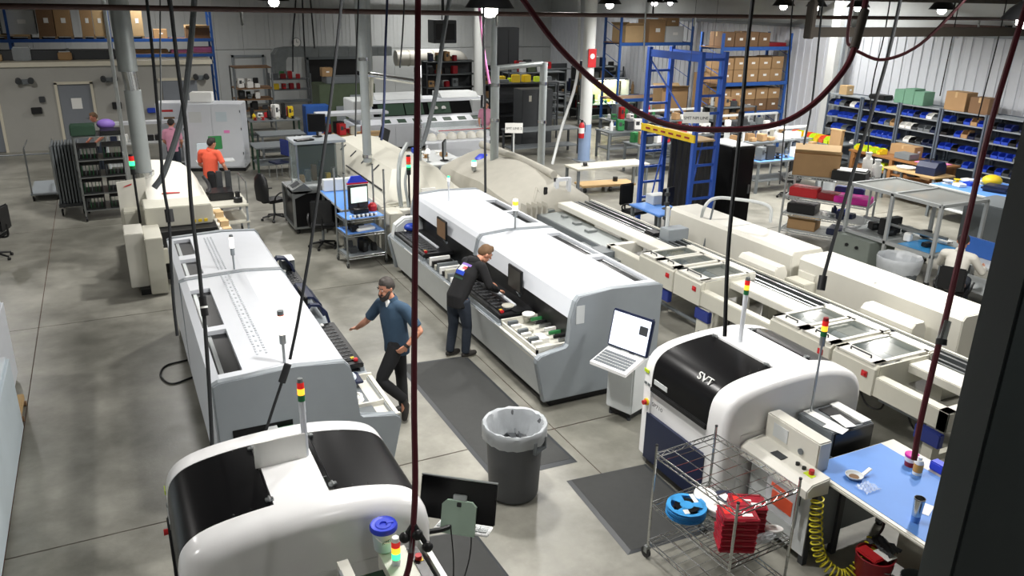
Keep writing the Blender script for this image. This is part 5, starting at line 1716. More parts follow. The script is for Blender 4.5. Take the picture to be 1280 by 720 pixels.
def chair(label, loc, rz, m='black', back=True, jacket=None):
    """five-star office chair facing local +x"""
    t = thing('office_chair', label, 'chair', loc, rz)
    B().box(-.22, .24, -.23, .23, .44, .51, .03).out('seat', m, t)
    b = B()
    rows = [[(-.24-.05*math.cos(q*PI/6*1.0)+.05-.06*(k/5)*.6, -.21+.42*q/6, .58+.5*k/5) for q in range(7)] for k in range(6)]
    rows2 = [[(p[0]-.05, p[1], p[2]) for p in r] for r in rows]
    b.box(-.30, -.24, -.21, .21, .58, 1.06, .025)
    b.out('backrest', m, t)
    B().tube(curve_pts([(-.05, 0, .44), (-.28, 0, .46), (-.30, 0, .7)]), .02).out('back_bar', 'black', t)
    B().cyl((0, 0, .12), (0, 0, .44), .028).out('gas_lift', 'mid_grey', t)
    for k in range(5):
        a = k*2*PI/5+.3
        l = B().cyl((0, 0, .13), (.28*math.cos(a), .28*math.sin(a), .075), .026, .018).out('base_arm', 'black', t)
        B().cyl((.29*math.cos(a)-.02, .29*math.sin(a), .03), (.29*math.cos(a)+.02, .29*math.sin(a), .03), .03, n=10).out('wheel', 'black', l)
    for s in (-1, 1):
        B().tube(curve_pts([(-.1, s*.24, .46), (-.1, s*.28, .6), (.02, s*.28, .68), (.14, s*.28, .68)]), .018).out('armrest', 'black', t)
    if jacket:
        b = B()
        b.bm.free(); b = B()
        trunk(b, [(-.27, 0, .5), (-.28, 0, .8), (-.28, 0, 1.0), (-.27, 0, 1.12)], [(.25, .09), (.27, .1), (.24, .09), (.1, .05)], (0, 1, 0))
        b.out('jacket', jacket, t, smooth=True)
    return t
BIN = None
def parts_bin(label, loc, rz, m, group, w=.2, d=.3, h=.15):
    """open-fronted stacking bin facing local -y"""
    global BIN
    if BIN is None:
        b = B()
        b.prism([(-.5, 0), (.5, 0), (.5, 1), (.46, 1), (.46, .05), (-.46, .05), (-.46, .5), (-.5, .5)], -.5, .5, 'x')
        b.prism([(-.5, .0), (.5, 0), (.5, 1), (-.2, 1), (-.5, .5)], -.5, -.46, 'x')
        b.prism([(-.5, .0), (.5, 0), (.5, 1), (-.2, 1), (-.5, .5)], .46, .5, 'x')
        BIN = {}
        o = b.out('bin_source', 'bin_blue')
        BIN['src'] = o.data
        bpy.data.objects.remove(o)
    if m not in BIN:
        me = BIN['src'].copy(); me.materials[0] = M(m); BIN[m] = me
    o = bpy.data.objects.new('parts_bin', BIN[m])
    COL.objects.link(o)
    o.scale = (w, d, h)
    return tag(o, label, 'bin', group, loc, rz)
CN = {'bin_blue': 'blue', 'yellow': 'yellow', 'lime': 'lime green', 'red': 'red', 'black': 'black', 'cream': 'cream', 'mid_grey': 'grey', 'paper': 'white', 'green': 'green', 'card': 'brown', 'navy': 'navy blue', 'dark_red': 'dark red', 'magenta': 'magenta', 'orange': 'orange', 'dark_grey': 'dark grey', 'pink': 'pink', 'royal': 'bright blue', 'steel': 'steel', 'pcb': 'circuit-board green', 'wood_pale': 'pale wooden', 'paper_grey': 'pale grey', 'amber_liq': 'amber', 'olive': 'olive'}
def clutter(x0, x1, y0, y1, z, n, where, cols, smax=.3, hmax=.25, kinds=('box', 'bottle', 'instrument', 'spool')):
    """single small things set out over a surface, each its own object"""
    nx = max(1, int(round(math.sqrt(n*(x1-x0)/max(.05, (y1-y0))))))
    ny = max(1, math.ceil(n/nx))
    i = 0
    for a in range(nx):
        for c in range(ny):
            if i >= n:
                return
            i += 1
            cw, cd = (x1-x0)/nx, (y1-y0)/ny
            w = min(smax, cw*.85)*R.uniform(.55, 1); d = min(smax, cd*.85)*R.uniform(.55, 1); h = hmax*R.uniform(.3, 1)
            x = x0+cw*(a+.5)+R.uniform(-.05, .05)*cw; y = y0+cd*(c+.5)
            m = R.choice(cols); k = R.choice(kinds)
            col = CN.get(m, 'plain')
            b = B()
            if k == 'box':
                b.box(-w/2, w/2, -d/2, d/2, 0, h, min(.012, h*.15)); b.box(-w/2+.01, w/2-.01, -d/2+.01, d/2-.01, h, h+.01)
                tag(b.out('storage_box', m), 'small %s box on %s' % (col, where), 'box', 'small boxes on '+where, (x, y, z), R.uniform(-.3, .3))
            elif k == 'bottle':
                r = min(w, d, .12)/2
                b.lathe([(0, 0), (r, 0), (r, h*.7), (r*.4, h*.85), (r*.4, h), (0, h)], n=12)
                tag(b.out('bottle', m, smooth=True), 'small %s bottle on %s' % (col, where), 'bottle', 'bottles on '+where, (x, y, z))
            elif k == 'spool':
                r = min(w, d, .26)/2
                b.lathe([(0, 0), (r, 0), (r, .012), (r*.5, .014), (r*.5, .07), (r, .072), (r, .084), (0, .084)], n=16)
                tag(b.out('spool', m), 'small %s spool on %s' % (col, where), 'spool', 'spools on '+where, (x, y, z))
            else:
                t = thing('instrument', 'small %s instrument on %s' % (col, where), 'instrument', (x, y, z), R.uniform(-.4, .4), 'instruments on '+where)
                b.box(-w/2, w/2, -d/2, d/2, .01, h, min(.01, h*.1)); b.out('housing', m, t)
                B().box(-w*.35, w*.1, -d/2-.004, -d/2, h*.45, h*.8).out('display', 'dark_grey', t)
                B().cyl((w*.3, -d/2-.015, h*.6), (w*.3, -d/2, h*.6), min(.02, h*.15), n=10).out('dial', 'black', t)
def shelf_unit(label, x0, x1, y0, y1, zs, h, m='rack_grey', shelf_m='paper_grey', back=None, cat='shelf'):
    t = thing('shelf_unit', label, cat, ((x0+x1)/2, (y0+y1)/2, 0))
    o_ = rel(t)
    for x in (x0, x1):
        for y in (y0, y1):
            B(o_).box(x-.025, x+.025, y-.025, y+.025, 0, h).out('upright', m, t)
    for z in zs:
        B(o_).box(x0, x1, y0, y1, z-.035, z).out('shelf', shelf_m, t)
    if back == 'x':
        B(o_).box(x1+.03, x1+.04, y0, y1, .05, h).out('back_panel', m, t)
    if back == 'y':
        B(o_).box(x0, x1, y1+.03, y1+.04, .05, h).out('back_panel', m, t)
    return t
# ---------------------------------------------------------------- far left: rack with cartons above the office block
RK1 = pallet_rack('long blue pallet rack with brown cartons behind the office block', -6.2, 4.25, 36, 1.1, (3.08,), 4.25, (-2.9, .47, 4.2))
B((0.975, -36, 0)).box(.5, 4.2, 35.96, 36.0, 2.43, 2.55).out('lower_beam', 'rack_blue', RK1)
B((0.975, -36, 0)).box(.5, 4.2, 36.0, 37.0, 2.55, 2.58).out('lower_deck', 'card_dark', RK1)
CT = [('card', 'brown'), ('card_dark', 'dark brown'), ('card_light', 'light brown')]
pallet_boxes(-1.35, 36.5, 3.13, 1.15, 1.0, 1.05, 2, 'the blue rack left of the first gap', [('card_dark', 'dark brown'), ('card', 'brown')], 'left blue rack cartons')
pallet_boxes(-.05, 36.5, 3.13, .85, 1.0, 1.05, 2, 'the blue rack right of the first gap', [('card', 'brown'), ('card_light', 'light brown')], 'left blue rack cartons')
pallet_boxes(1.25, 36.5, 3.13, .9, 1.0, 1.05, 2, 'the blue rack behind the exhaust pipe', [('card_light', 'light brown'), ('card_light', 'light brown')], 'left blue rack cartons')
pallet_boxes(-3.0, 36.5, 3.13, 1.6, 1.0, .06, 1, 'the blue rack by the left edge', [('card_light', 'light brown')], 'left blue rack cartons')
carton('white wrapped carton on the blue rack by the left edge', (-3.5, 36.5, 3.30), .7, .8, .8, m='paper_grey')
carton('white wrapped carton second from the left on the blue rack', (-2.45, 36.5, 3.30), .95, .8, .85, m='paper_grey')
carton('small brown carton standing alone on the blue rack right of the pipe', (2.3, 36.5, 3.13), .5, .5, .35, m='card')
carton('wide open brown carton at the right end of the blue rack', (3.7, 36.5, 3.13), .9, .7, .4, m='card_dark', open_=True)
for k, (x, w) in enumerate(((3.3, .7), (3.85, .8), (3.8, .85))):
    tag(B().box(-w/2, w/2, -.3, .3, 0, .10, .01).out('pink_package', 'pink'), ('flat pink package lying alone on the lower blue shelf', 'pink package, lower one of two stacked on the lower blue shelf', 'pink package, upper one of two stacked on the lower blue shelf')[k], 'package', loc=((2.95, 36.4, 2.585), (3.85, 36.4, 2.585), (3.8, 36.4, 2.69))[k])
tag(B().box(-.9, .9, -.35, .35, 0, .12, .01).out('flat_carton', 'card'), 'flat brown carton lying on the lower blue shelf', 'box', loc=(1.6, 36.5, 2.585))
for x, w, h, m, lab in ((-3.1, .7, .22, 'card_light', 'light brown box on the roof of the office block at the far left'), (-2.2, .5, .4, 'clear_film', 'clear plastic roll on the roof of the office block'), (-1.0, .4, .25, 'card', 'small brown basket on the roof of the office block')):
    t = thing('roof_item', lab, 'box', (x, 30.75, 2.765))
    B().box(-w/2, w/2, -.25, .25, 0, h, .03).out('body', m, t)
    B().box(-w/2+.04, w/2-.04, -.2, .2, h, h+.02).out('lid', 'paper_grey', t)
t = thing('dark_duct', 'long dark grey duct lying on the roof of the office block', 'duct', (-.5, 31.0, 2.765))
B().box(-4.2, 1.0, -.3, .3, 0, .3, .02).out('duct_body', 'dark_grey', t)
for k in range(5):
    B().box(-4.2+k*1.25, -4.12+k*1.25, -.32, .32, 0, .32).out('flange', 'mid_grey', t)

# ---------------------------------------------------------------- back wall: clock, ducts, doorway and bright window
t = thing('wall_clock', 'round white wall clock high on the back wall', 'clock', (8.4, 39.93, 2.74))
B().cyl((0, -.03, 0), (0, .03, 0), .21, n=28).out('rim', 'mid_grey', t)
B().cyl((0, -.035, 0), (0, -.03, 0), .18, n=28).out('dial', 'paper', t)
b = B().box(-.008, .008, -.04, -.035, 0, .13).box(0, .1, -.04, -.035, -.008, .008)
b.out('hands', 'black', t)
t = thing('air_duct', 'grey sheet-metal duct running along the back wall and bending down', 'duct', (9, 38.6, 0))
o_ = rel(t)
for k in range(7):
    x = 7.6+k*.70
    B(o_).box(x, x+.70, 38.2, 39.0, 2.2, 2.62, .015).out('duct_section', 'duct', t)
B(o_).prism([(7.62, 2.62), (7.62, 2.2), (7.5, 2.05), (7.5, 1.4), (7.0, 1.4), (7.0, 2.3), (7.2, 2.55)], 38.2, 39.0, 'y', bev=.02).out('duct_elbow', 'duct', t)
t = thing('round_duct', 'cream round duct with an elbow down in front of the back wall', 'duct', (14.5, 38.0, 0))
o_ = rel(t)
B(o_).tube(curve_pts([(12.6, 38.0, 2.1), (14.0, 38.0, 2.1), (15.6, 38.0, 2.08), (15.95, 38.0, 1.9), (16.05, 38.0, 1.55), (16.05, 38, .5), (16.05, 38, 0)], 6), .36, 20).out('duct_tube', 'cream_light', t, smooth=True)
for x in (13.2, 14.4):
    B(o_).tube([(x, 38, 2.1), (x+.07, 38, 2.1)], .385, 20).out('seam_band', 'cream', t)
w1 = struct(thing('window_1', 'bright window in the back wall', 'window', (15.15, 39.9, 1.75)))
del w1['category']
B().box(-.62, .62, -.0, .03, -.75, .62).out('window_pane', 'daylight', w1)
fb = B().box(-.7, -.62, -.05, .06, -.8, .7).box(.62, .7, -.05, .06, -.8, .7).box(-.7, .7, -.05, .06, .62, .7).box(-.7, .7, -.05, .06, -.83, -.75)
fb.out('window_frame', 'paper_grey', w1)
d3 = struct(thing('door_3', 'dark open doorway in the back wall', 'door', (10.2, 39.9, 0)))
del d3['category']
B().box(-1.3, 1.4, .0, .05, 0, 1.95).out('dark_opening', 'black', d3)
B().box(-1.45, -1.3, -.05, .06, 0, 2.05).box(1.4, 1.55, -.05, .06, 0, 2.05).box(-1.45, 1.55, -.05, .06, 1.95, 2.1).out('frame', 'mid_grey', d3)
d4 = struct(thing('door_4', 'pale roller door in the back wall left of the duct', 'door', (6.4, 39.9, 0)))
del d4['category']
B().box(-.9, .35, .0, .04, 0, 2.1).out('leaf', 'paper_grey', d4)
d4f = B().box(-1.0, -.9, -.05, .05, 0, 2.2).box(.35, .45, -.05, .05, 0, 2.2).box(-1.0, .45, -.05, .05, 2.1, 2.2)
d4f.out('frame', 'grey', d4)
t = thing('wall_heater', 'dark box hanging high on the back wall behind the columns', 'heater', (14.2, 36.0, 2.9))
B().box(-.55, .55, -.4, .4, 0, 1.0, .02).out('housing', 'dark_grey', t)
B().box(-.45, .45, -.42, -.4, .15, .85).out('grille', 'black', t)
B().cyl((0, 0, 1.0), (0, 0, 3.3), .03).out('hanger', 'dark_grey', t)
t = thing('black_cabinet', 'tall black panel on the back wall behind the white and blue column', 'cabinet', (17.2, 35.5, 0))
B().box(-.55, .55, -.3, .3, 0, 3.6, .02).out('housing', 'dark_grey', t)
B().box(-.01, .01, -.31, -.30, .1, 3.5).out('door_seam', 'black', t)
B().cyl((.1, -.33, 1.7), (.1, -.33, 1.9), .012).out('handle', 'steel', t)

# ---------------------------------------------------------------- big white soldering machine at the back
t = thing('soldering_machine', 'large white soldering machine with a dark window strip at the back', 'machine', (9.8, 26.8, 0))
o_ = rel(t)
B(o_).box(7.3, 12.3, 26.2, 27.9, .08, .86, .02).out('base_cabinet', 'white', t)
B(o_).prism([(26.2, .86), (26.55, 1.02), (26.9, 1.56), (27.9, 1.56), (27.9, .86)], 7.5, 12.2, 'x').out('upper_housing', 'white', t)
B(o_).prism([(26.58, 1.07), (26.84, 1.47), (26.85, 1.46), (26.6, 1.06)], 8.0, 11.6, 'x').out('window_strip', 'gloss_black', t)
for a, c in ((8.2, 9.1), (9.15, 9.8), (10.0, 10.8)):
    B(o_).prism([(26.57, 1.10), (26.80, 1.45), (26.82, 1.44), (26.59, 1.09)], a, c, 'x').out('window_pane', 'dark_green', t)
B(o_).box(11.6, 12.25, 26.6, 27.8, 1.0, 1.5, .02).out('end_housing', 'paper_grey', t)
B(o_).box(7.3, 7.9, 26.5, 27.8, 1.0, 1.62, .02).out('end_housing', 'paper_grey', t)
for a, c in ((8.2, 9.9), (10.6, 12.0)):
    B(o_).prism([(26.95, 1.57), (27.2, 1.72), (27.9, 1.72), (27.9, 1.57)], a, c, 'x').out('raised_hood', 'paper_grey', t)
for k in range(7):
    x = 8.2+k*.55
    B(o_).prism([(26.26, .895), (26.46, .985), (26.47, .975), (26.27, .885)], x, x+.3, 'x').out('small_window', 'dark_green', t)
for x in (10.25, 10.55):
    B(o_).cyl((x, 26.66, 1.26), (x, 26.70, 1.26), .08, n=14).out('round_gauge', 'paper', t)
for k in range(4):
    B(o_).box(7.4+1.22*k, 8.55+1.22*k, 26.185, 26.2, .12, .80, .004).out('door_panel', 'white', t)
B(o_).box(7.4, 12.2, 26.3, 27.8, 0, .08).out('plinth', 'black', t)
t = thing('conveyor_table', 'white machine with a glass rim in front of the soldering machine', 'machine', (10.2, 24.6, 0))
B().box(-.9, .9, -.6, .6, .05, .85, .02).out('housing', 'white', t)
B().box(-.95, .95, -.62, -.58, .85, 1.02).box(-.95, .95, .58, .62, .85, 1.02).split('glass_rim', 'glass', t)
B().box(-.9, .9, -.64, -.62, .92, .94).out('red_edge', 'red', t)
for k in range(6):
    tag(B().lathe([(0, 0), (.16, 0), (.17, .03), (.12, .16), (.04, .2), (0, .2)], n=12).out('white_spool', 'cream_light', smooth=True), 'cream spool on the white table behind the covered machine', 'spool', 'cream spools on the white table', (8.55+.32*k, 22.6+.02*(k % 2), .905))
bench('white bench carrying cream spools behind the covered machine', 8.2, 10.5, 22.2, 23.0, .90, 'white', 'white', .3)
monitor('grey screen turned away on the bench left of the covered machine', (7.75, 19.6, .90), math.radians(60), .5, .42, 'mid_grey')
bench('cluttered bench with a warm light between the far ovens', 7.0, 8.3, 19.2, 21.2, .88, 'paper_grey', 'grey', .3)
clutter(7.2, 8.2, 20.0, 21.1, .885, 5, 'the bench between the far ovens', ['paper', 'card', 'mid_grey', 'bin_blue'], .22, .2)
t = thing('desk_lamp', 'small lit lamp on the bench between the far ovens', 'lamp', (7.3, 19.6, .885))
B().lathe([(0, 0), (.06, 0), (.05, .02), (.012, .03), (.012, .25), (0, .25)], n=12).out('base', 'mid_grey', t)
B().lathe([(0, .22), (.05, .24), (.06, .3), (.03, .34), (0, .35)], n=12).out('bulb', 'lit_white', t, smooth=True)
t = thing('tilted_screen', 'flat black screen on an arm at the far end of the centre oven', 'monitor', (6.45, 20.9, 0))
B().cyl((0, 0, 0), (0, 0, 1.2), .03).out('post', 'mid_grey', t)
o = B().box(-.2, .2, -.02, .02, -.28, .28, .01).out('casing', 'black', t); o.location = (.05, -.1, 1.35); o.rotation_euler = (0, .4, .6)
tag(B().lathe([(0, 0), (.2, 0), (.22, .04), (.12, .13), (0, .14)], n=18).out('blue_cover', 'royal', smooth=True), 'bright blue cap lying on the dust cover beside the grey pipe', 'cap', loc=(7.96, 17.55, 1.27))
# line signs
def sign(label, p, w, h, words, rz, size, post=None):
    t = thing('hanging_sign', label, 'sign', p, rz)
    B().box(-w/2, w/2, -.01, .01, -h/2, h/2).out('board', 'paper', t)
    text(words, size, 'dark_grey', t, (0, -.0125, -.01), frame3((1, 0, 0), (0, 0, 1)), .001)
    if post:
        B().cyl((0, .02, -h/2-post), (0, .02, h/2), .02).out('post', 'paper_grey', t)
    else:
        for s in (-1, 1):
            B().cyl((s*w*.4, 0, h/2), (s*w*.4, 0, 6.2-p[2]), .004, n=5).out('wire', 'dark_grey', t)
    return t
sign('white sign reading SMT LINE 2 behind the covered machine', (9.48, 19.0, 1.74), .46, .26, 'SMT LINE 2', math.radians(-24), .085, 1.60)
sign('white sign reading SMT NPI LINE at the blue ladder rack', (10.6, 13.05, 2.76), .54, .22, 'SMT NPI LINE', math.radians(-20), .085)

# ---------------------------------------------------------------- left middle: tall white cabinet, carts, magazine rack, benches
t = thing('tall_cabinet', 'tall white two-door cabinet with papers taped on it', 'cabinet', (2.75, 25.0, 0), math.radians(-18))
B().box(-.82, .82, -.35, .55, .1, 1.93, .015).out('carcass', 'white', t)
for s in (0, 1):
    d_ = B().box(-.80+s*.81, -.01+s*.81, -.372, -.352, .14, 1.88, .006).out('door', 'white', t)
    for z in (.5, 1.2, 1.7):
        B().box((-.80 if s == 0 else .78), (-.77 if s == 0 else .80), -.385, -.372, z, z+.07).out('hinge', 'dark_grey', d_)
B().box(-.8, .8, -.33, .5, 0, .1).out('plinth', 'black', t)
B().box(-.62, -.28, -.378, -.373, 1.42, 1.72).out('red_print', 'paper_grey', t)
B().box(.12, .42, -.378, -.373, 1.45, 1.72).out('blue_print', 'tub', t)
B().box(.3, .46, -.378, -.373, 1.12, 1.2).out('pink_note', 'pink', t)
t = thing('white_cabinet', 'white machine cabinet with a red label behind the thin cables', 'cabinet', (1.66, 26.3, 0), math.radians(-10))
B().box(-.35, .35, -.35, .35, .1, 1.85, .02).out('housing', 'white', t)
B().box(-.18, .12, -.36, -.35, 1.6, 1.66).out('red_label', 'red', t)
B().box(-.15, .15, -.36, -.35, 1.25, 1.45).out('opening', 'card_dark', t)
B().box(-.33, .33, -.3, .3, 0, .1).out('plinth', 'black', t)
tag(B().box(-.3, .3, -.2, .2, 0, .28, .02).out('cardboard_box', 'paper'), 'white box on top of the tall white cabinet', 'box', loc=(2.5, 25.3, 1.935), rz=-.3)
t = bench('long white bench with an upper light shelf in front of the office block', -.2, 1.9, 24.9, 25.6, .92, 'paper_grey', 'white', .3)
B(rel(t)).box(-.2, 1.95, 25.3, 25.6, 1.36, 1.44).out('upper_shelf', 'white', t)
for x in (-.1, 1.8):
    B(rel(t)).box(x-.02, x+.02, 25.5, 25.54, .9, 1.36).out('shelf_post', 'white', t)
for k in range(5):
    tag(B().box(-.1, .1, -.1, .1, 0, .16, .01).out('black_unit', 'black'), 'small black unit in the row on the long white bench', 'instrument', 'black units on the white bench', (.75+.23*k, 25.2, .925))
clutter(-.1, .7, 24.95, 25.25, .925, 3, 'the left end of the long white bench', ['navy', 'magenta', 'paper'], .3, .3, ('box',))
tag(B().ball((0, 0, .14), .15, 12, (1.3, .8, .8)).out('purple_bag', 'purple', smooth=True), 'purple cloth bag on the magazine rack in front of the worker in grey', 'bag', loc=(-.08, 20.7, 1.93))
# magazine rack: wheeled frame with black board magazines
t = thing('magazine_cart', 'wheeled steel rack filled with black circuit-board magazines', 'cart', (-.28, 20.5, 0), math.radians(4))
for x in (-.5, .5):
    for y in (-.4, .4):
        p = B().box(x-.02, x+.02, y-.02, y+.02, .12, 1.9).out('post', 'steel', t)
        B().cyl((x-.02, y, .06), (x+.02, y, .06), .06, n=12).out('wheel', 'black', p)
for z in (.25, .62, 1.0, 1.38, 1.9):
    B().box(-.52, .52, -.42, .42, z-.02, z).out('shelf', 'steel', t)
cart_m = t
for k, (z, lab) in enumerate(((.255, 'bottom'), (.625, 'second'), (1.005, 'third'), (1.385, 'fourth'))):
    for s in (0, 1):
        q = thing('board_magazine', '%s circuit-board magazine on the %s shelf of the wheeled rack' % (('left', 'right')[s], lab), 'magazine', (-.53+.5*s, 20.42+.03*s, z))
        B().box(-.2, .2, -.32, .32, 0, .02).box(-.2, .2, -.32, .32, .26, .28).box(-.2, -.18, -.32, .32, .02, .26).box(.18, .2, -.32, .32, .02, .26).out('frame', 'black', q)
        for j in range(5):
            B().box(-.17+.075*j, -.165+.075*j, -.3, .3, .03, .25).out('board', 'pcb' if (j+k+s) % 3 else 'mid_grey', q)
tag(B().box(-.25, .25, -.25, .25, 0, .22, .02).out('green_crate', 'dark_green'), 'dark green crate on top of the wheeled magazine rack', 'crate', loc=(-.56, 20.4, 1.905))
tag(B().box(-.22, .22, -.25, .25, 0, .10, .01).out('black_tray', 'black'), 'black tray on top of the wheeled magazine rack', 'tray', loc=(0, 20.35, 1.905))
# panel cart with grey curtain and handle frame
t = thing('handle_cart', 'low steel cart with tall handle bars near the grey doors', 'cart', (-1.6, 23.0, 0))
b = B()
for x in (-.05, .5):
    b.tube([(x-.3, -.35, .1), (x-.3, -.35, 1.3)], .02).tube([(x-.3, -.35, 1.3), (x-.3, .9, 1.3)], .018)
b.out('handle_bars', 'steel', t)
B().box(-.38, .55, -.4, 1.2, .14, .18).out('deck', 'grey', t)
for x in (-.33, .22):
    B().cyl((x-.02, -.35, .06), (x+.02, -.35, .06), .06, n=12).out('wheel', 'black', t)
    B().cyl((x-.02, 1.1, .06), (x+.02, 1.1, .06), .06, n=12).out('wheel', 'black', t)
t = thing('folded_rack', 'dark grey slatted rack panels standing beside the magazine rack', 'rack', (-.98, 21.2, 0))
for k in range(9):
    B().box(-.29+.066*k, -.25+.066*k, -.35, .45, .28, 1.62).out('slat_panel', 'mid_grey', t)
B().box(-.32, .32, -.4, .5, .2, .28).out('base', 'dark_grey', t)
for x in (-.27, .27):
    for y in (-.35, .45):
        B().cyl((x-.02, y, .08), (x+.02, y, .08), .08, n=12).out('wheel', 'black', t)
t = thing('guard_rail', 'thin steel rail standing before the left grey door', 'rail', (-2.4, 24.4, 0))
B().tube([(-.9, 0, 0), (-.9, 0, .85), (.9, 0, .85), (.9, 0, 0)], .02).out('rail', 'mid_grey', t)
t = thing('display_stand', 'pale stand with a green display behind the person in orange', 'display', (2.3, 21.3, 0))
B().box(-.03, .03, -.03, .03, 0, 1.35).out('post', 'grey', t)
B().box(-.3, .3, -.3, .3, 0, .05, .01).out('foot', 'grey', t)
B().box(-.16, .16, -.05, -.02, 1.25, 1.58, .01).out('green_display', 'green', t)
B().box(-.45, -.2, -.05, -.02, 1.2, 1.42, .01).out('pale_display', 'tub', t)
B().box(-.5, .4, -.25, .1, .95, .99, .006).out('tray', 'paper_grey', t)
chair('black office chair at the left edge of the floor', (-2.32, 17.75, 0), math.radians(160))
# cart with cream top behind the left oven
t = thing('tool_cart', 'cream-topped cart with black trays behind the person in orange', 'cart', (2.0, 17.5, 0))
B().box(-.36, .36, -.55, .55, .80, .85, .01).out('top', 'cream', t)
B().box(-.36, .36, -.55, .55, .45, .48).out('shelf', 'cream', t)
for x in (-.32, .32):
    for y in (-.5, .5):
        p = B().box(x-.02, x+.02, y-.02, y+.02, .1, .8).out('leg', 'grey', t)
        B().cyl((x-.02, y, .06), (x+.02, y, .06), .06, n=12).out('wheel', 'black', p)
B().tube([(.34, -.5, .8), (.34, -.5, 1.3), (.34, .5, 1.3), (.34, .5, .8)], .015).out('handle', 'steel', t)
tag(B().box(-.3, .2, -.28, .28, 0, .16, .02).out('black_tray', 'black'), 'black tray on the cream cart', 'tray', loc=(1.95, 17.7, .855))
tag(B().lathe([(0, 0), (.09, 0), (.09, .1), (.05, .12), (.05, .22), (0, .22)], n=14).out('black_motor', 'black', smooth=True), 'small black motor on the front of the cream cart', 'motor', loc=(2.18, 17.15, .855))
for k in range(2):
    tag(B().box(-.06, .06, -.05, .05, 0, .5, .01).out('column_unit', 'dark_grey'), 'upright grey unit behind the tray on the cream cart', 'instrument', 'upright units on the cream cart', (1.95+.18*k, 18.02-.01*k, .855))
# framed glass cabinet with the black base
t = thing('test_cabinet', 'aluminium-framed glass test cabinet on a black wheeled base', 'cabinet', (3.85, 17.75, 0))
B().box(-.5, .45, -.5, .55, .16, .90, .01).out('base_box', 'gloss_black', t)
fr_ = B()
for x in (-.52, .47):
    for y in (-.52, .57):
        fr_.box(x-.025, x+.025, y-.025, y+.025, .14, .92)
fr_.box(-.54, .49, -.54, .59, .12, .16).box(-.54, .49, -.54, .59, .90, .95)
fr_.out('base_frame', 'steel', t)
B().prism([(-.54, .78), (-.54, .98), (-.28, 1.12), (-.1, .95)], -.54, .0, 'y').out('control_desk', 'steel', t)
B().prism([(-.50, 1.008), (-.50, 1.012), (-.34, 1.10), (-.34, 1.096)], -.4, -.12, 'y').out('control_display', 'dark_grey', t)
for x in (-.3, .72):
    for y in (-.1, .6):
        B().box(x-.02, x+.02, y-.02, y+.02, .95, 1.9).out('glass_post', 'steel', t)
B().box(-.36, .78, -.16, .66, 1.88, 1.94, .008).out('roof_panel', 'grey', t)
B().box(-.28, .70, .58, .60, 1.0, 1.86).out('rear_panel', 'dark_grey', t)
B().box(-.3, .72, -.1, .6, .95, 1.0).out('inner_floor', 'paper_grey', t)
B().box(-.28, .70, -.105, -.10, 1.0, 1.86).out('glass_pane', 'dark_pane', t)
B().box(-.305, -.30, -.08, .58, 1.0, 1.86).out('glass_pane', 'glass', t)
for k, m in enumerate(('card_light', 'mid_grey', 'card_dark', 'black', 'yellow', 'mid_grey')):
    B().box(-.22+.15*k, -.12+.15*k, .1+.05*(k % 3), .25+.05*(k % 3), 1.0, 1.15+.1*((k*5) % 4)).out('fixture', m, t)
for x in (-.45, .4):
    for y in (-.45, .5):
        B().cyl((x-.025, y, .065), (x+.025, y, .065), .065, n=12).out('wheel', 'black', t)
monitor('black computer screen on top of the glass test cabinet', (4.15, 18.2, 1.945), math.radians(-20), .4, .4, 'gloss_black')
tag(B().box(-.2, .2, -.1, .1, 0, .03, .006).out('keyboard', 'black'), 'black keyboard on the roof of the glass test cabinet', 'keyboard', loc=(3.75, 17.75, 1.945), rz=.2)
chair('black chair with a jacket over its back beside the glass test cabinet', (3.15, 18.65, 0), math.radians(20), jacket='black')
chair('black office chair pushed under the blue desk', (3.66, 16.1, 0), math.radians(75))
# blue desk and chrome computer cart
t = thing('computer_desk', 'desk with a bright blue mat behind the chrome computer cart', 'desk', (4.3, 16.2, 0))
o_ = rel(t)
B(o_).box(3.88, 4.62, 15.35, 17.2, .90, .94, .008).out('table_top', 'grey', t)
B(o_).box(3.9, 4.60, 15.38, 17.18, .941, .946).out('blue_mat', 'blue_mat', t)
for x in (3.94, 4.56):
    for y in (15.4, 17.1):
        B(o_).box(x-.025, x+.025, y-.025, y+.025, 0, .9).out('leg', 'steel', t)
B(o_).box(3.95, 4.58, 17.0, 17.18, .95, 1.2, .01).out('rear_shelf', 'paper_grey', t)
t = thing('computer_cart', 'chrome wire cart with blue shelves and a lit computer screen', 'cart', (4.12, 14.85, 0), math.radians(4))
shelf_posts(t, .78, .58, 1.85, 'steel', r=.018)
for z, m in ((.95, 'blue_mat'), (.66, 'blue_mat'), (.22, 'mid_grey')):
    sh_ = wire_shelf(t, .78, .58, z, 6, m='steel')
    B().box(-.38, .38, -.28, .28, z+.006, z+.016).out('shelf_mat', m, sh_)
monitor('lit computer screen on the chrome computer cart', (4.13, 14.95, 1.06), math.radians(10), .38, .34, 'screen_mint')
tag(B().box(-.16, .16, -.1, .1, 0, .08, .01).out('screen_riser', 'black'), 'black riser under the lit computer screen', 'stand', loc=(4.13, 14.95, .972), rz=.17)
t = thing('keyboard', 'black keyboard in front of the lit computer screen', 'keyboard', (4.15, 14.68, .97), .1)
B().box(-.22, .22, -.07, .07, 0, .02, .006).out('housing', 'black', t)
B().box(-.2, .2, -.055, .055, .02, .026).out('key_rows', 'dark_grey', t)
for k in range(7):
    tag(B().lathe([(0, 0), (.022, 0), (.022, .05), (0, .055)], n=10).out('white_pot', 'paper'), 'tiny white pot along the front edge of the chrome cart', 'pot', 'white pots on the chrome cart', (3.86+.085*k, 14.60+.006*k, .97))
t = thing('ring_binder', 'blue and red folder leaning behind the lit computer screen', 'folder', (4.2, 15.25, .97))
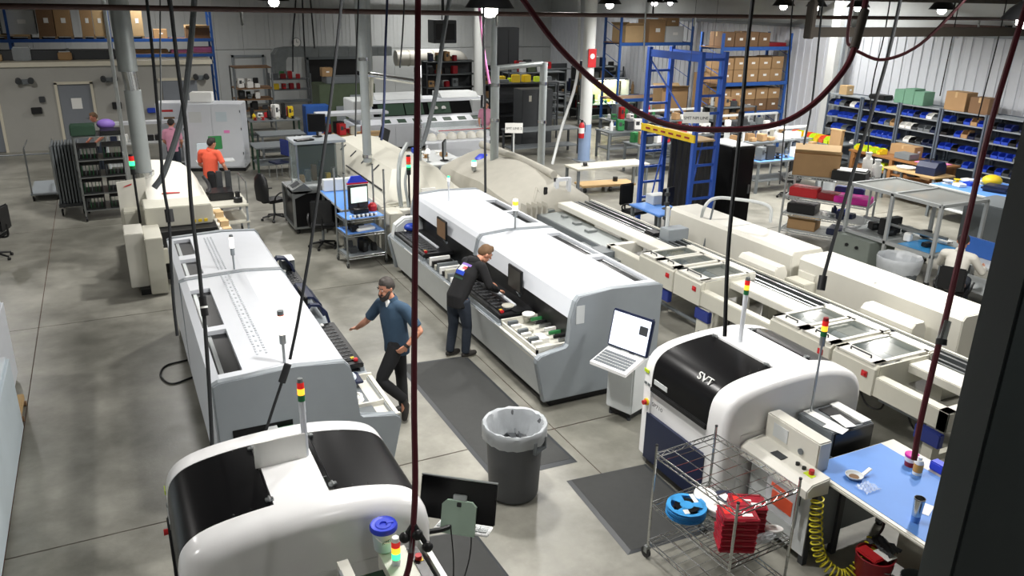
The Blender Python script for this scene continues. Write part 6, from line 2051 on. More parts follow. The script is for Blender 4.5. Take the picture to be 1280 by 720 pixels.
B().prism([(-.20, .53), (-.12, .66), (.06, .66), (.20, .53)], -.02, .02, 'y').out('blue_cover', 'royal', t)
B().box(-.21, .21, -.03, .03, .50, .53).out('red_cover', 'red', t)
B().box(-.2, .2, -.02, .02, .0, .48).out('back_stand', 'dark_grey', t)
tag(B().box(-.2, .2, -.12, .12, 0, .06, .02).out('white_device', 'paper'), 'white device lying on the second shelf of the chrome cart', 'device', loc=(4.15, 14.75, .68), rz=.2)
tag(B().lathe([(0, 0), (.08, 0), (.09, .1), (.05, .15), (0, .15)], n=14).out('red_jar', 'red', smooth=True), 'round red jar right of the lit computer screen', 'jar', loc=(4.42, 15.02, .97))
clutter(3.8, 4.45, 14.65, 15.05, .24, 5, 'the bottom shelf of the chrome computer cart', ['black', 'dark_grey', 'navy'], .25, .34, ('box', 'instrument'))
clutter(3.85, 4.4, 14.62, 14.95, .68, 4, 'the second shelf of the chrome computer cart', ['black', 'mid_grey', 'paper'], .2, .1, ('box',))

# ---------------------------------------------------------------- left back: benches, green and blue cabinets, shelving
shelf_unit('brown-topped steel shelf unit with trays at the back left', 4.3, 5.65, 31.5, 32.5, (.4, .8, 1.2, 1.6, 2.35), 2.35, 'mid_grey', 'card_dark')
clutter(4.4, 5.55, 31.6, 32.3, 1.605, 9, 'the upper shelf of the brown-topped unit', ['paper', 'black', 'cream'], .4, .35, ('box', 'instrument'))
clutter(4.4, 5.55, 31.6, 32.3, 1.205, 9, 'the middle shelf of the brown-topped unit', ['mid_grey', 'black', 'paper', 'olive'], .4, .3, ('box', 'instrument'))
clutter(4.4, 5.55, 31.6, 32.3, .805, 5, 'the lower shelf of the brown-topped unit', ['dark_grey', 'black'], .4, .3, ('box',))
t = thing('green_machine', 'large dark green cabinet machine at the back', 'machine', (8.0, 31.2, 0))
B().box(-.85, 1.3, -.6, .6, 0, 1.75, .02).out('housing', 'olive', t)
B().box(.3, .75, -.66, -.6, .6, 1.35, .01).out('control_box', 'grey', t)
B().box(-.25, .1, -.64, -.6, .3, .95, .01).out('control_box', 'grey', t)
B().box(-.5, .9, -.4, .4, 1.75, 2.0, .02).out('top_unit', 'mid_grey', t)
carton('small brown carton on top of the dark green machine', (7.6, 31.2, 2.0), .4, .35, .32)
t = thing('blue_cabinet', 'bright blue cabinet in front of the dark green machine', 'cabinet', (6.6, 28.9, 0))
B().box(-.42, .42, -.3, .3, .05, 1.25, .015).out('carcass', 'rack_blue', t)
for s in (0, 1):
    B().box(-.40+.41*s, -.01+.41*s, -.315, -.30, .08, 1.22, .004).out('door', 'rack_blue', t)
B().cyl((.03, -.335, .65), (.03, -.335, .8), .01).out('handle', 'steel', t)
bench('grey workbench left of the bright blue cabinet', 4.1, 5.5, 25.6, 26.6, .80, 'mid_grey', 'mid_grey', .3)
bench('grey workbench in front of the brown-topped unit', 4.2, 5.9, 28.2, 29.2, .88, 'mid_grey', 'dark_green', .35)
clutter(4.3, 5.8, 28.3, 29.1, .885, 18, 'the grey bench before the brown-topped unit', ['paper', 'red', 'black', 'cream', 'dark_red', 'yellow'], .4, .5)
t = shelf_unit('steel shelf with red and yellow items at the back left', 5.9, 7.4, 33.0, 33.6, (.9, 1.35, 1.75), 1.95, 'mid_grey', 'mid_grey')
clutter(5.95, 7.35, 33.05, 33.5, 1.355, 7, 'the middle shelf behind the green machine', ['red', 'paper', 'yellow', 'black', 'dark_red'], .35, .3, ('box', 'instrument'))
clutter(5.95, 7.35, 33.05, 33.5, 1.755, 7, 'the top shelf behind the green machine', ['red', 'amber_liq', 'dark_red', 'mid_grey', 'green'], .35, .3, ('box',))
t = thing('blue_chair', 'blue-backed chair standing behind the glass test cabinet', 'chair', (4.15, 23.2, 0), math.radians(200))
B().box(-.22, .22, -.22, .22, .42, .47, .02).out('seat', 'navy', t)
B().box(-.26, -.20, -.22, .22, .6, 1.05, .02).out('backrest', 'deep_blue', t)
for x in (-.2, .2):
    for y in (-.2, .2):
        B().cyl((x, y, 0), (x, y, .42), .014).out('leg', 'steel', t)
B().box(-.272, -.26, -.1, .08, .78, .94).out('notice', 'paper_grey', t)
bench('grey perforated table behind the blue-backed chair', 3.6, 5.3, 23.6, 24.6, .80, 'mid_grey', 'dark_green', .3)
t = thing('white_workstation', 'white framed workstation with red parts left of the soldering machine', 'workstation', (6.7, 24.8, 0))
B().box(-1.0, 1.1, -.35, .35, .80, .86, .01).out('table_top', 'wood_pale', t)
for x in (-.95, 1.05):
    B().box(x-.04, x+.04, -.04, .04, 0, 1.48).out('post', 'white', t)
B().box(-1.05, 1.15, -.3, .3, 1.46, 1.54, .01).out('light_shelf', 'white', t)
clutter(5.8, 7.7, 24.5, 25.1, .865, 8, 'the white framed workstation', ['red', 'black', 'dark_red', 'paper', 'cream'], .3, .4)
# ---------------------------------------------------------------- blue ladder rack with the yellow beam
t = thing('ladder_rack', 'tall blue ladder-sided rack with a yellow cross beam behind the cream cabinets', 'rack', (11.2, 14.3, 0))
o_ = rel(t)
for y in (13.4, 15.2):
    for x in (10.9, 11.5):
        B(o_).box(x-.045, x+.045, y-.045, y+.045, 0, 4.0).out('upright', 'ladder_blue', t)
    for k in range(11):
        z = .25+k*.36
        B(o_).box(10.92, 11.48, y-.02, y+.02, z-.025, z+.025).out('rung', 'ladder_blue', t)
for x in (10.9, 11.5):
    B(o_).box(x-.03, x+.03, 13.4, 15.2, 3.80, 3.95).out('top_beam', 'ladder_blue', t)
B(o_).box(10.84, 10.88, 13.35, 15.25, 2.18, 2.34).out('yellow_beam', 'yellow', t)
for k in range(6):
    B(o_).box(10.833, 10.84, 13.5+.28*k, 13.66+.28*k, 2.24, 2.28).out('red_mark', 'dark_red', t)
B(o_).box(10.9, 11.5, 13.4, 15.2, 2.18, 2.21).out('deck', 'wood_pale', t)
for y in (13.6, 14.9):
    B(o_).cyl((10.95, y, .3), (11.45, y+.2, 2.1), .02, n=6).out('brace', 'ladder_blue', t)
B(o_).cyl((10.9, 13.42, 2.4), (10.9, 15.18, 3.75), .02, n=6).out('brace', 'ladder_blue', t)
t = thing('server_cabinet', 'tall black cabinet right of the blue ladder rack', 'cabinet', (12.75, 13.95, 0))
B().box(-.75, -.1, -.5, .5, .03, 2.0, .01).out('carcass', 'black', t)
B().box(-.73, -.12, -.48, .48, 2.001, 2.02).out('top_sheet', 'paper_grey', t)
B().box(-.73, -.12, -.515, -.502, .08, 1.96).out('door', 'gloss_black', t)
B().box(-.22, -.18, -.54, -.515, .95, 1.15).out('handle', 'steel', t)
t = thing('black_curtain', 'black curtain hanging inside the blue ladder rack', 'curtain', (11.62, 14.3, .02))
rows = [[(.02*math.sin(k*1.3), -.85+1.7*k/40, z) for k in range(41)] for z in (0, .6, 1.2, 2.1)]
rows_b = [[(p[0]+.012, p[1], p[2]) for p in r] for r in rows]
b = B(); b.sheet(rows); b.sheet([r[::-1] for r in rows_b]); b.out('cloth', 'black', t, smooth=True)
t = bench('small table with a bright blue mat in front of the blue ladder rack', 10.0, 10.78, 13.2, 14.3, .75, 'blue_mat', 'mid_grey', None, .04, 'blue_mat', 'table')
monitor('black screen seen from behind on the small blue table', (10.5, 13.6, .757), math.radians(200), .42, .36, 'screen_dark')
chair('black chair at the small blue table', (10.35, 14.6, 0), math.radians(-80))
tag(B().box(-.2, .2, -.15, .15, 0, .2, .01).out('white_box', 'paper_grey'), 'pale grey box at the corner of the small blue table', 'box', loc=(10.6, 14.12, .757))
t = thing('thin_post', 'slim grey post with clamps left of the blue table', 'post', (10.05, 13.05, 0))
B().cyl((0, 0, 0), (0, 0, 1.35), .022).out('shaft', 'mid_grey', t)
for z in (.7, 1.0, 1.2):
    B().box(-.04, .04, -.04, .04, z, z+.07).out('clamp', 'dark_grey', t)
bench('long tan table left of the blue ladder rack', 10.4, 12.6, 17.2, 17.9, .92, 'cream', 'mid_grey', None, .05, None, 'table')
t = thing('floor_dolly', 'yellow floor dolly on black casters under the tan table', 'dolly', (12.1, 18.45, 0), math.radians(-8))
B().box(-.85, .75, -.3, .3, .14, .2, .01).out('deck', 'wood_pale', t)
for x in (-.75, .0, .65):
    for y in (-.25, .25):
        B().cyl((x-.03, y, .065), (x+.03, y, .065), .065, n=12).out('wheel', 'black', t)
B().cyl((.3, .1, .2), (.3, .1, .32), .07, n=12).out('spare_wheel', 'black', t)
t = thing('tape_tool', 'small black tool on the tan table', 'tool', (10.75, 17.5, .925))
B().cyl((0, 0, .05), (.08, 0, .05), .05, n=12).out('roll', 'black', t); B().box(-.06, .14, -.02, .02, 0, .012).out('base', 'mid_grey', t)

# ---------------------------------------------------------------- pallet racks on the right
pallet_rack('blue pallet rack full of brown cartons by the right wall', 18.65, 21.75, 22, 1.1, (1.28, 2.28, 3.45), 3.95, (18.7, 21.7))
def row_boxes(x0, x1, y, z, n, h, d, rows, mats_, where, grp):
    w = (x1-x0)/n
    for r_ in range(rows):
        for k in range(n):
            m = mats_[(k*3+r_) % len(mats_)]
            hh = h*R.uniform(.92, 1.0) if r_ == rows-1 else h
            carton('%s carton, %s from left, %s row, on the %s' % ({'card': 'brown', 'card_dark': 'dark brown', 'card_light': 'light brown', 'paper_grey': 'pale grey'}[m], ('first', 'second', 'third', 'fourth', 'fifth')[k], ('lower', 'upper')[r_] if rows > 1 else 'only', where),
                   (x0+w*(k+.5), y, z+r_*h), w-.03, d, hh-.008, R.uniform(-.03, .03), m, group=grp)
row_boxes(18.8, 20.9, 22.5, 3.505, 4, .50, .7, 1, ['card_dark', 'card', 'card_light'], 'top of the right blue rack', 'cartons on the right blue rack')
row_boxes(18.8, 21.6, 22.5, 2.335, 5, .42, .8, 2, ['card', 'card', 'card_light'], 'middle of the right blue rack', 'cartons on the right blue rack')
row_boxes(18.8, 21.6, 22.5, 1.335, 5, .40, .8, 2, ['card_dark', 'card', 'card'], 'bottom of the right blue rack', 'cartons on the right blue rack')
tag(B().box(-.5, .5, -.3, .3, 0, .12).out('dark_case', 'dark_red'), 'long dark case lying at the right end of the top of the right blue rack', 'case', loc=(21.2, 22.5, 3.505))
pallet_rack('blue pallet rack with stacked cartons further back behind the ladder rack', 17.9, 21.4, 27, 1.1, (3.32, 1.2), 4.4, (17.95, 21.35))
carton('large light brown carton, broken open, on the farther blue rack', (18.6, 27.5, 3.375), .9, .8, .62, .1, 'card_light', True)
carton('big brown carton in the middle of the farther blue rack', (19.7, 27.5, 3.375), .75, .8, .85, 0, 'card')
carton('pale grey carton right of the middle on the farther blue rack', (20.55, 27.5, 3.375), .85, .8, .6, 0, 'paper_grey')
carton('small brown carton on top of the pale grey one on the farther blue rack', (20.5, 27.5, 3.98), .6, .6, .34, 0, 'card')
carton('tall brown carton leaning under the farther blue rack', (21.45, 25.9, .0), .9, .7, 2.3, .2, 'card')
carton('open brown carton standing left of the tall leaning one', (19.6, 25.8, .9), 1.1, .8, .9, -.2, 'card', True)
tag(B().box(-1.2, 1.2, -.5, .5, 0, .9, .02).out('storage_cabinet', 'dark_grey'), 'dark grey cabinet under the open brown carton', 'cabinet', loc=(19.7, 25.8, 0))
# top-shelf box on the ladder rack side
# ---------------------------------------------------------------- shelving along the right wall
UN = 7
for u in range(UN):
    y0 = 9.6+u*1.36
    pos = ('nearest the dark post', 'second from the dark post', 'third from the dark post', 'in the middle of the row', 'third from the grey column', 'second from the grey column', 'next to the grey column')[u]
    shelf_unit('grey bay of bin shelving along the right wall, %s' % pos, 20.75, 21.3, y0+.04, y0+1.32, (.35, .8, 1.2, 1.58, 1.94, 2.26), 2.28, 'rack_grey', 'grey', 'x')
    for lv, z in enumerate((.805, 1.205, 1.585, 1.945)):
        for k in range(6):
            if R.random() < .12:
                continue
            m = R.choice(['bin_blue']*5+['navy', 'navy', 'deep_blue', 'paper', 'card', 'black', 'dark_grey', 'mid_grey'])
            nm = {'deep_blue': 'dark blue'}.get(m, CN.get(m, 'grey'))
            parts_bin('%s parts bin, %s shelf, bay %s' % (nm, ('low', 'lower middle', 'upper middle', 'high')[lv], pos), (20.9, y0+.15+k*.205, z), math.radians(-90), m, 'parts bins on the right wall shelves', .19, .3, .15 if m != 'card' else .2)
carton('brown carton, left one of two on top of the right wall shelves', (20.98, 14.7, 2.265), .45, .62, .5, 0, 'card')
carton('brown carton with a white patch, right one of two on the right wall shelves', (20.98, 14.0, 2.265), .45, .55, .42, 0, 'card_dark')
for k in range(3):
    carton('pale green box on top of the right wall shelves', (20.98, 16.5-.33*k, 2.265), .45, .32, .38+.05*(k % 2), 0, 'green_box', group='green boxes on the right wall shelves', tape=False)
tag(B().box(-.2, .2, -.3, .3, 0, .14, .03).out('black_bag', 'black'), 'flat black bag on the right wall shelves left of the green boxes', 'bag', loc=(20.98, 17.3, 2.265))
carton('small light brown carton alone on the high shelf near the grey column', (20.95, 18.6, 2.265), .3, .3, .28, 0, 'card_light')
t = thing('wall_ledge', 'dark brown board lying on top of the ribbed white wall', 'board', (22.0, 15.4, 4.251))
B().box(-.12, .12, -1.0, 1.0, 0, .22).out('board', 'brown_board', t); B().box(-.13, .13, -1.0, -.9, 0, .24).out('end_cap', 'black', t)

# ---------------------------------------------------------------- wooden tables and bins in front of the shelves
t = thing('wooden_table', 'long wooden work table with a shelf in front of the right wall shelves', 'table', (20.0, 15.4, 0))
o_ = rel(t)
B(o_).box(19.5, 20.4, 13.9, 16.9, .86, .92, .008).out('table_top', 'wood', t)
B(o_).box(19.55, 20.35, 14.0, 16.8, .44, .48).out('lower_shelf', 'wood', t)
for y in (14.05, 15.4, 16.75):
    for x in (19.56, 20.34):
        B(o_).box(x-.05, x+.05, y-.05, y+.05, 0, .86).out('leg', 'wood', t)
for y in (14.05, 16.7):
    B(o_).box(19.52, 20.38, y-.03, y+.03, .7, .84).out('apron', 'wood', t)
for k in range(8):
    parts_bin('%s bin in the row on the long wooden table' % ('lime green' if k % 3 else 'yellow'), (19.72+.1*(k % 2), 15.9+.13*k, .925), math.radians(-100), 'lime' if k % 3 else 'yellow', 'yellow and green bins on the wooden table', .13, .25, .14)
carton('brown carton on the long wooden table behind the lime bins', (20.2, 15.5, .925), .35, .8, .3, 0, 'card')
tag(B().box(-.3, .3, -.35, .35, 0, .012).out('pink_sheet', 'pink'), 'large pale pink sheet on the near end of the wooden table', 'sheet', loc=(19.95, 14.4, .925))
tag(B().box(-.2, .2, -.25, .25, 0, .16, .01).out('grey_tray', 'mid_grey'), 'grey tray with parts in the middle of the wooden table', 'tray', loc=(19.8, 15.15, .925))
clutter(19.6, 20.3, 14.1, 16.6, .485, 10, 'the lower shelf of the long wooden table', ['lime', 'card', 'yellow', 'black', 'mid_grey'], .4, .25, ('box',))
bench('dark workbench with yellow bins beside the grey column', 19.3, 20.2, 17.3, 19.3, .95, 'mid_grey', 'mid_grey', .4)
for k in range(9):
    parts_bin('%s bin in the row on the bench beside the grey column' % ('yellow', 'lime green', 'orange')[k % 3], (19.55, 17.5+.2*k, .955), math.radians(-95), ('yellow', 'lime', 'orange')[k % 3], 'coloured bins beside the grey column', .18, .3, .2)
t = thing('wood_board', 'tall wooden board leaning at the end of the dark bench', 'board', (18.95, 16.9, 0))
B().box(-.06, .06, -.2, .2, 0, 1.5).out('board', 'card', t); B().box(-.07, .07, -.22, .22, 1.5, 1.53).out('edge', 'card_light', t)
for k, (y, h) in enumerate(((12.05, .42), (11.75, .32))):
    t = thing('white_canister', ('tall white canister beside the framed table', 'short white canister beside the framed table')[k], 'canister', (14.55-.05*k, y, 1.52))
    B().lathe([(0, 0), (.10, 0), (.10, h*.75), (.06, h*.85), (.06, h), (0, h)], n=18).out('body', 'paper', t, smooth=True)
    B().lathe([(0, h), (.07, h), (.07, h+.04), (0, h+.04)], n=14).out('cap', 'paper_grey', t)
bench('bench with a blue mat and yellow bag right of the framed table', 18.0, 19.9, 11.3, 13.0, .82, 'paper_grey', 'mid_grey', .3, .04, 'blue_mat')
tag(B().ball((0, 0, .13), .22, 12, (1.1, 1, .65)).out('yellow_bag', 'yellow', smooth=True), 'crumpled yellow bag on the bench right of the framed table', 'bag', loc=(19.2, 12.2, .83))
tag(B().box(-.25, .25, -.3, .3, 0, .14, .05).out('navy_bag', 'navy'), 'navy blue bag in front of the yellow bag', 'bag', loc=(18.75, 11.75, .83), rz=.3)
clutter(18.2, 19.7, 12.3, 12.95, .83, 7, 'the bench with the yellow bag', ['paper', 'bin_blue', 'yellow', 'paper_grey'], .3, .12, ('box', 'spool'))
bench('pale workbench in front of the wooden table', 18.6, 19.4, 13.3, 14.9, .84, 'wood_pale', 'mid_grey', .3)
t = thing('blue_toolbox', 'dark blue toolbox on the pale workbench', 'box', (19.0, 13.75, .845), .2)
B().prism([(-.3, 0), (-.3, .2), (-.18, .32), (.18, .32), (.3, .2), (.3, 0)], -.25, .25, 'y').out('body', 'navy', t)
B().tube([(-.1, 0, .32), (-.1, 0, .38), (.1, 0, .38), (.1, 0, .32)], .012).out('handle', 'black', t)
tag(B().lathe([(0, 0), (.22, 0), (.25, .05), (.2, .06), (0, .05)], n=18).out('tray', 'paper_grey'), 'round pale tray on the pale workbench', 'tray', loc=(18.95, 14.45, .845))
t = thing('grey_cabinet', 'plain grey steel cabinet between the framed table and the dark post', 'cabinet', (16.1, 9.9, 0), math.radians(4))
B().box(-.5, .6, -.5, .5, .03, 1.22, .01).out('carcass', 'mid_grey', t)
B().box(-.515, -.5, -.48, .48, .06, 1.2, .003).out('door', 'mid_grey', t)
B().cyl((-.54, .3, .7), (-.54, .3, .85), .012).out('handle', 'steel', t)
bench('bench in front of the person in white with a blue backdrop', 13.1, 14.0, 7.4, 9.0, .78, 'paper_grey', 'mid_grey', .3)
tag(B().box(-.03, .03, -.40, .40, 0, .32, .01).out('blue_screen', 'rack_blue'), 'bright blue panel standing on the bench before the person in white', 'panel', loc=(13.55, 8.45, .785))
tag(B().ball((0, 0, .09), .22, 12, (1.3, 1.6, .4)).out('plastic_sheet', 'film_white', smooth=True), 'crumpled clear plastic sheet on the bench before the person in white', 'sheet', loc=(13.75, 7.75, .785))
chair('black chair under the person in white', (12.52, 8.22, 0), math.radians(25)).scale = (1, 1, .84)

# ---------------------------------------------------------------- framed table, liner bin, wire shelf on the right
t = thing('framed_table', 'aluminium-framed table with a clear roof in front of the wooden table', 'table', (14.0, 10.3, 0))
o_ = rel(t)
FX, FY = (13.36, 14.64), (9.3, 11.35)
for x in FX:
    for y in (9.3, 10.35, 11.35):
        B(o_).box(x-.03, x+.03, y-.03, y+.03, .08, 1.55).out('post', 'alu', t)
        B(o_).cyl((x-.02, y, .05), (x+.02, y, .05), .05, n=10).out('caster', 'black', t)
for z in (.58, 1.54):
    for x in FX:
        B(o_).box(x-.03, x+.03, FY[0], FY[1], z-.03, z+.03).out('long_rail', 'alu', t)
    for y in (9.3, 10.35, 11.35):
        B(o_).box(FX[0], FX[1], y-.03, y+.03, z-.03, z+.03).out('cross_rail', 'alu', t)
for a, c in ((9.33, 10.32), (10.38, 11.32)):
    B(o_).box(13.39, 14.61, a, c, 1.53, 1.545).out('roof_pane', 'roof_sheet', t)
    B(o_).box(13.39, 14.61, a, c, .59, .61).out('table_top', 'galv', t)
B(o_).box(13.42, 14.2, 9.4, 10.1, .612, .618).out('blue_mat', 'cyan_reel', t)
B(o_).cyl((13.7, 9.5, .85), (13.7, 11.2, .85), .03, n=10).out('rail_rod', 'steel', t)
B(o_).cyl((14.0, 9.5, .80), (14.0, 11.2, .80), .03, n=10).out('rail_rod', 'steel', t)
B(o_).box(13.6, 14.1, 10.6, 10.75, .62, .95, .01).out('carriage', 'black', t)
clutter(13.5, 14.5, 9.5, 11.2, .625, 7, 'the framed table', ['black', 'paper', 'steel', 'mid_grey'], .22, .16, ('box', 'instrument'))
t = thing('grey_machine_base', 'grey-green machine base with two black knobs under the framed table', 'machine', (13.55, 11.0, 0))
B().box(-.4, .35, -.5, .4, .0, .53, .012).out('housing', 'mach_green', t)
for y in (-.2, .05):
    B().cyl((-.43, y, .36), (-.4, y, .36), .035, n=12).out('knob', 'black', t)
t = thing('liner_bin', 'round grey bin with a clear liner in front of the framed table', 'bin', (12.35, 9.2, 0))
B().lathe([(0, 0), (.28, 0), (.36, .7), (.33, .7), (.26, .06), (0, .06)], n=32).out('bin', 'mid_grey', t, smooth=True)
rows = []
for r0, z0, w in ((.355, .5, .012), (.37, .6, .01), (.385, .72, .006), (.37, .76, .008), (.32, .72, .008), (.27, .5, .012)):
    rows.append([((r0+R.uniform(-w, w))*math.cos(i*2*PI/40), (r0+R.uniform(-w, w))*math.sin(i*2*PI/40), z0+R.uniform(-w, w)) for i in range(40)])
for r_ in rows:
    r_.append(r_[0])
B().sheet(rows).out('liner', 'film_white', t, smooth=True)
t = thing('wire_shelving', 'chrome wire shelving with cartons and coloured trays right of the cream cabinets', 'shelf', (13.9, 12.35, 0), math.radians(-60))
shelf_posts(t, 1.75, .75, 1.62, 'alu', r=.024)
for z in (.22, .58, .96, 1.44):
    wire_shelf(t, 1.75, .75, z, 16, m='alu', q=2)
def on_shelf(a, c, z):
    r = math.radians(-60)
    return (13.9+a*math.cos(r)-c*math.sin(r), 12.35+a*math.sin(r)+c*math.cos(r), z)
rz = math.radians(-60)
carton('large open brown carton on top of the chrome wire shelving', on_shelf(-.38, .02, 1.446), .95, .62, .48, rz+.25, 'card', True)
t2 = thing('black_crate', 'black crate with white papers on top of the chrome wire shelving', 'crate', on_shelf(.38, -.1, 1.446), rz)
B().box(-.34, .34, -.25, .25, 0, .2, .01).out('crate', 'black', t2)
B().box(-.25, .1, -.2, .15, .2, .215).box(.0, .3, -.1, .2, .215, .225).out('papers', 'paper', t2)
tag(B().box(-.3, .3, -.2, .2, 0, .2, .015).out('red_bin', 'red'), 'red bin on the third level of the chrome wire shelving', 'bin', loc=on_shelf(-.5, -.1, .966), rz=rz)
tag(B().box(-.22, .22, -.18, .18, 0, .15, .015).out('red_bin', 'dark_red'), 'dark red bin right of the red one on the wire shelving', 'bin', loc=on_shelf(.02, -.1, .966), rz=rz)
tag(B().box(-.36, .36, -.24, .24, 0, .14, .015).out('magenta_tray', 'magenta'), 'magenta tray on the right half of the chrome wire shelving', 'tray', loc=on_shelf(.52, -.1, .966), rz=rz)
tag(B().box(-.3, .3, -.25, .25, 0, .22, .015).out('black_bin', 'black'), 'black bin on the second level of the chrome wire shelving', 'bin', loc=on_shelf(-.5, -.05, .586), rz=rz)
clutter(*sorted((on_shelf(.1, 0, 0)[0]-.25, on_shelf(.1, 0, 0)[0]+.35)), *sorted((on_shelf(.2, 0, 0)[1]-.35, on_shelf(.2, 0, 0)[1]+.3)), .586, 6, 'the second level of the chrome wire shelving', ['bin_blue', 'paper', 'navy', 'mid_grey'], .22, .22)
carton('open brown carton on the bottom level of the chrome wire shelving', on_shelf(-.45, -.02, .226), .6, .5, .22, rz, 'card', True)
tag(B().box(-.3, .3, -.25, .25, 0, .14, .015).out('navy_tray', 'navy'), 'navy tray on the bottom level of the chrome wire shelving', 'tray', loc=on_shelf(.4, -.05, .226), rz=rz)
tag(B().box(-.3, .3, -.1, .1, 0, .25, .02).out('blue_bag', 'deep_blue'), 'dark blue bag on the third level at the back of the wire shelving', 'bag', loc=on_shelf(.35, .25, .966), rz=rz)

# ---------------------------------------------------------------- benches between the ladder rack and the grey column
for i, (x0, y0, lab, cols) in enumerate(((15.6, 16.4, 'bench with a blue mat behind the black cabinet', ['black', 'paper', 'mid_grey', 'card', 'dark_grey']), (16.85, 18.9, 'grey bench before the right blue rack', ['paper', 'paper_grey', 'mid_grey', 'cream', 'card']), (15.2, 20.6, 'bench left of the right blue rack', ['card_light' if False else 'card', 'paper', 'mid_grey', 'black']))):
    bench(lab, x0, x0+2.4, y0, y0+.8, .88, 'mid_grey', 'mid_grey', .35, .05, 'blue_mat' if i == 0 else None)
    clutter(x0+.1, x0+2.3, y0+.1, y0+.7, .89, 14, 'the '+lab, cols, .34, .42)
    tt = thing('overhead_frame', 'pale steel frame over the '+lab, 'frame', (x0+1.2, y0+.75, .93 if False else 0))
    for x in (-1.15, 0, 1.15):
        B().box(x-.025, x+.025, -.0, .05, 0, 1.65).out('post', 'paper_grey', tt)
    B().box(-1.18, 1.18, -.02, .06, 1.6, 1.66).out('top_rail', 'paper_grey', tt)
    B().box(-1.15, 1.15, -.3, .05, 1.3, 1.33).out('upper_shelf', 'mid_grey', tt)
    clutter(x0+.1, x0+2.3, y0+.5, y0+.75, 1.335, 6, 'the shelf over the '+lab.replace(' before the right blue rack', ' by the rack').replace(' behind the black cabinet', ''), ['paper', 'mid_grey', 'dark_grey', 'card'], .3, .22, ('box',))
chair('black chair at the bench with a blue mat', (16.2, 15.8, 0), math.radians(70))
chair('second black chair in the aisle by the bench with a blue mat', (17.2, 15.6, 0), math.radians(110))
tag(B().lathe([(0, 0), (.2, 0), (.25, .32), (.23, .32), (.18, .03), (0, .03)], n=20).out('waste_basket', 'film_white', smooth=True), 'small pale waste basket under the bench with a blue mat', 'bin', loc=(17.7, 15.9, 0))
# ---------------------------------------------------------------- middle back: dark shelves, lit bench, cluttered rows
t = shelf_unit('dark steel shelf block with yellow goods behind the pair of grey pipes', 12.6, 15.0, 26.5, 27.3, (.3, .9, 1.4, 2.05), 2.05, 'dark_grey', 'dark_grey', 'y')
t = thing('dark_locker', 'tall dark grey locker between the pair of grey pipes', 'locker', (13.5, 25.6, 0))
B().box(-.6, .6, -.35, .35, .02, 1.95, .01).out('carcass', 'dark_grey', t)
for s in (0, 1):
    B().box(-.58+.59*s, -.01+.59*s, -.365, -.35, .06, 1.9, .004).out('door', 'dark_grey', t)
B().box(-.35, -.25, -.37, -.365, 1.55, 1.75).out('sticker', 'cream', t)
clutter(12.7, 14.9, 26.6, 27.2, 2.055, 7, 'top of the dark shelf block', ['yellow', 'lime', 'paper', 'mid_grey'], .5, .3, ('box',))
bench('grey bench under the SMT LINE 2 sign', 11.6, 14.2, 23.4, 24.2, .86, 'mid_grey', 'dark_grey', .3)
shelf_unit('steel shelving with boards behind the white and blue column', 14.2, 16.2, 28.0, 28.8, (.5, .95, 1.4, 1.85), 1.9, 'mid_grey', 'mid_grey')
for z, q in ((.505, 'bottom'), (.955, 'second'), (1.405, 'third'), (1.855, 'top')):
    clutter(14.3, 16.1, 28.1, 28.7, z, 8, 'the %s shelf behind the white and blue column' % q, ['paper', 'mid_grey', 'card', 'black', 'orange', 'dark_grey'], .35, .3, ('box', 'instrument'))
t = bench('bench with a bright lit back board at the back', 17.6, 20.0, 28.6, 29.4, .86, 'pale_green', 'mid_grey', .3)
B(rel(t)).box(17.7, 19.6, 29.36, 29.4, .9, 1.75).out('back_board', 'glow_board', t)
B(rel(t)).box(17.6, 19.7, 28.9, 29.3, 1.78, 1.84).out('light_housing', 'mid_grey', t)
B(rel(t)).box(17.7, 19.6, 29.0, 29.2, 1.765, 1.78).out('light_tube', 'lamp', t)
B(rel(t)).box(17.62, 17.68, 28.7, 29.3, .86, 1.8).box(19.64, 19.7, 28.7, 29.3, .86, 1.8).split('light_post', 'mid_grey', t)
clutter(17.8, 19.5, 28.75, 29.3, .865, 9, 'the bench with the lit back board', ['paper', 'cream', 'green', 'yellow', 'black'], .3, .4)
l = bpy.data.lights.new('bench_light', 'AREA'); l.size = 1.8; l.size_y = .2; l.shape = 'RECTANGLE'; l.energy = 26; l.color = (1, .93, .7)
lo_ = bpy.data.objects.new('bench_light', l); COL.objects.link(lo_); lo_.location = (18.65, 29.1, 1.755)
t = thing('drawer_pedestal', 'pale drawer pedestal under the bench with the lit back board', 'drawers', (19.2, 28.5, 0))
B().box(-.3, .3, -.3, .3, .05, .8, .01).out('carcass', 'paper_grey', t)
for k in range(3):
    d_ = B().box(-.28, .28, -.315, -.30, .08+.24*k, .29+.24*k, .004).out('drawer', 'paper_grey', t)
    B().box(-.08, .08, -.33, -.315, .2+.24*k, .22+.24*k).out('handle', 'mid_grey', d_)
RB = [(15.3, 32.4, 1.7), (17.0, 32.6, 3.0), (20.3, 31.0, 1.5)]
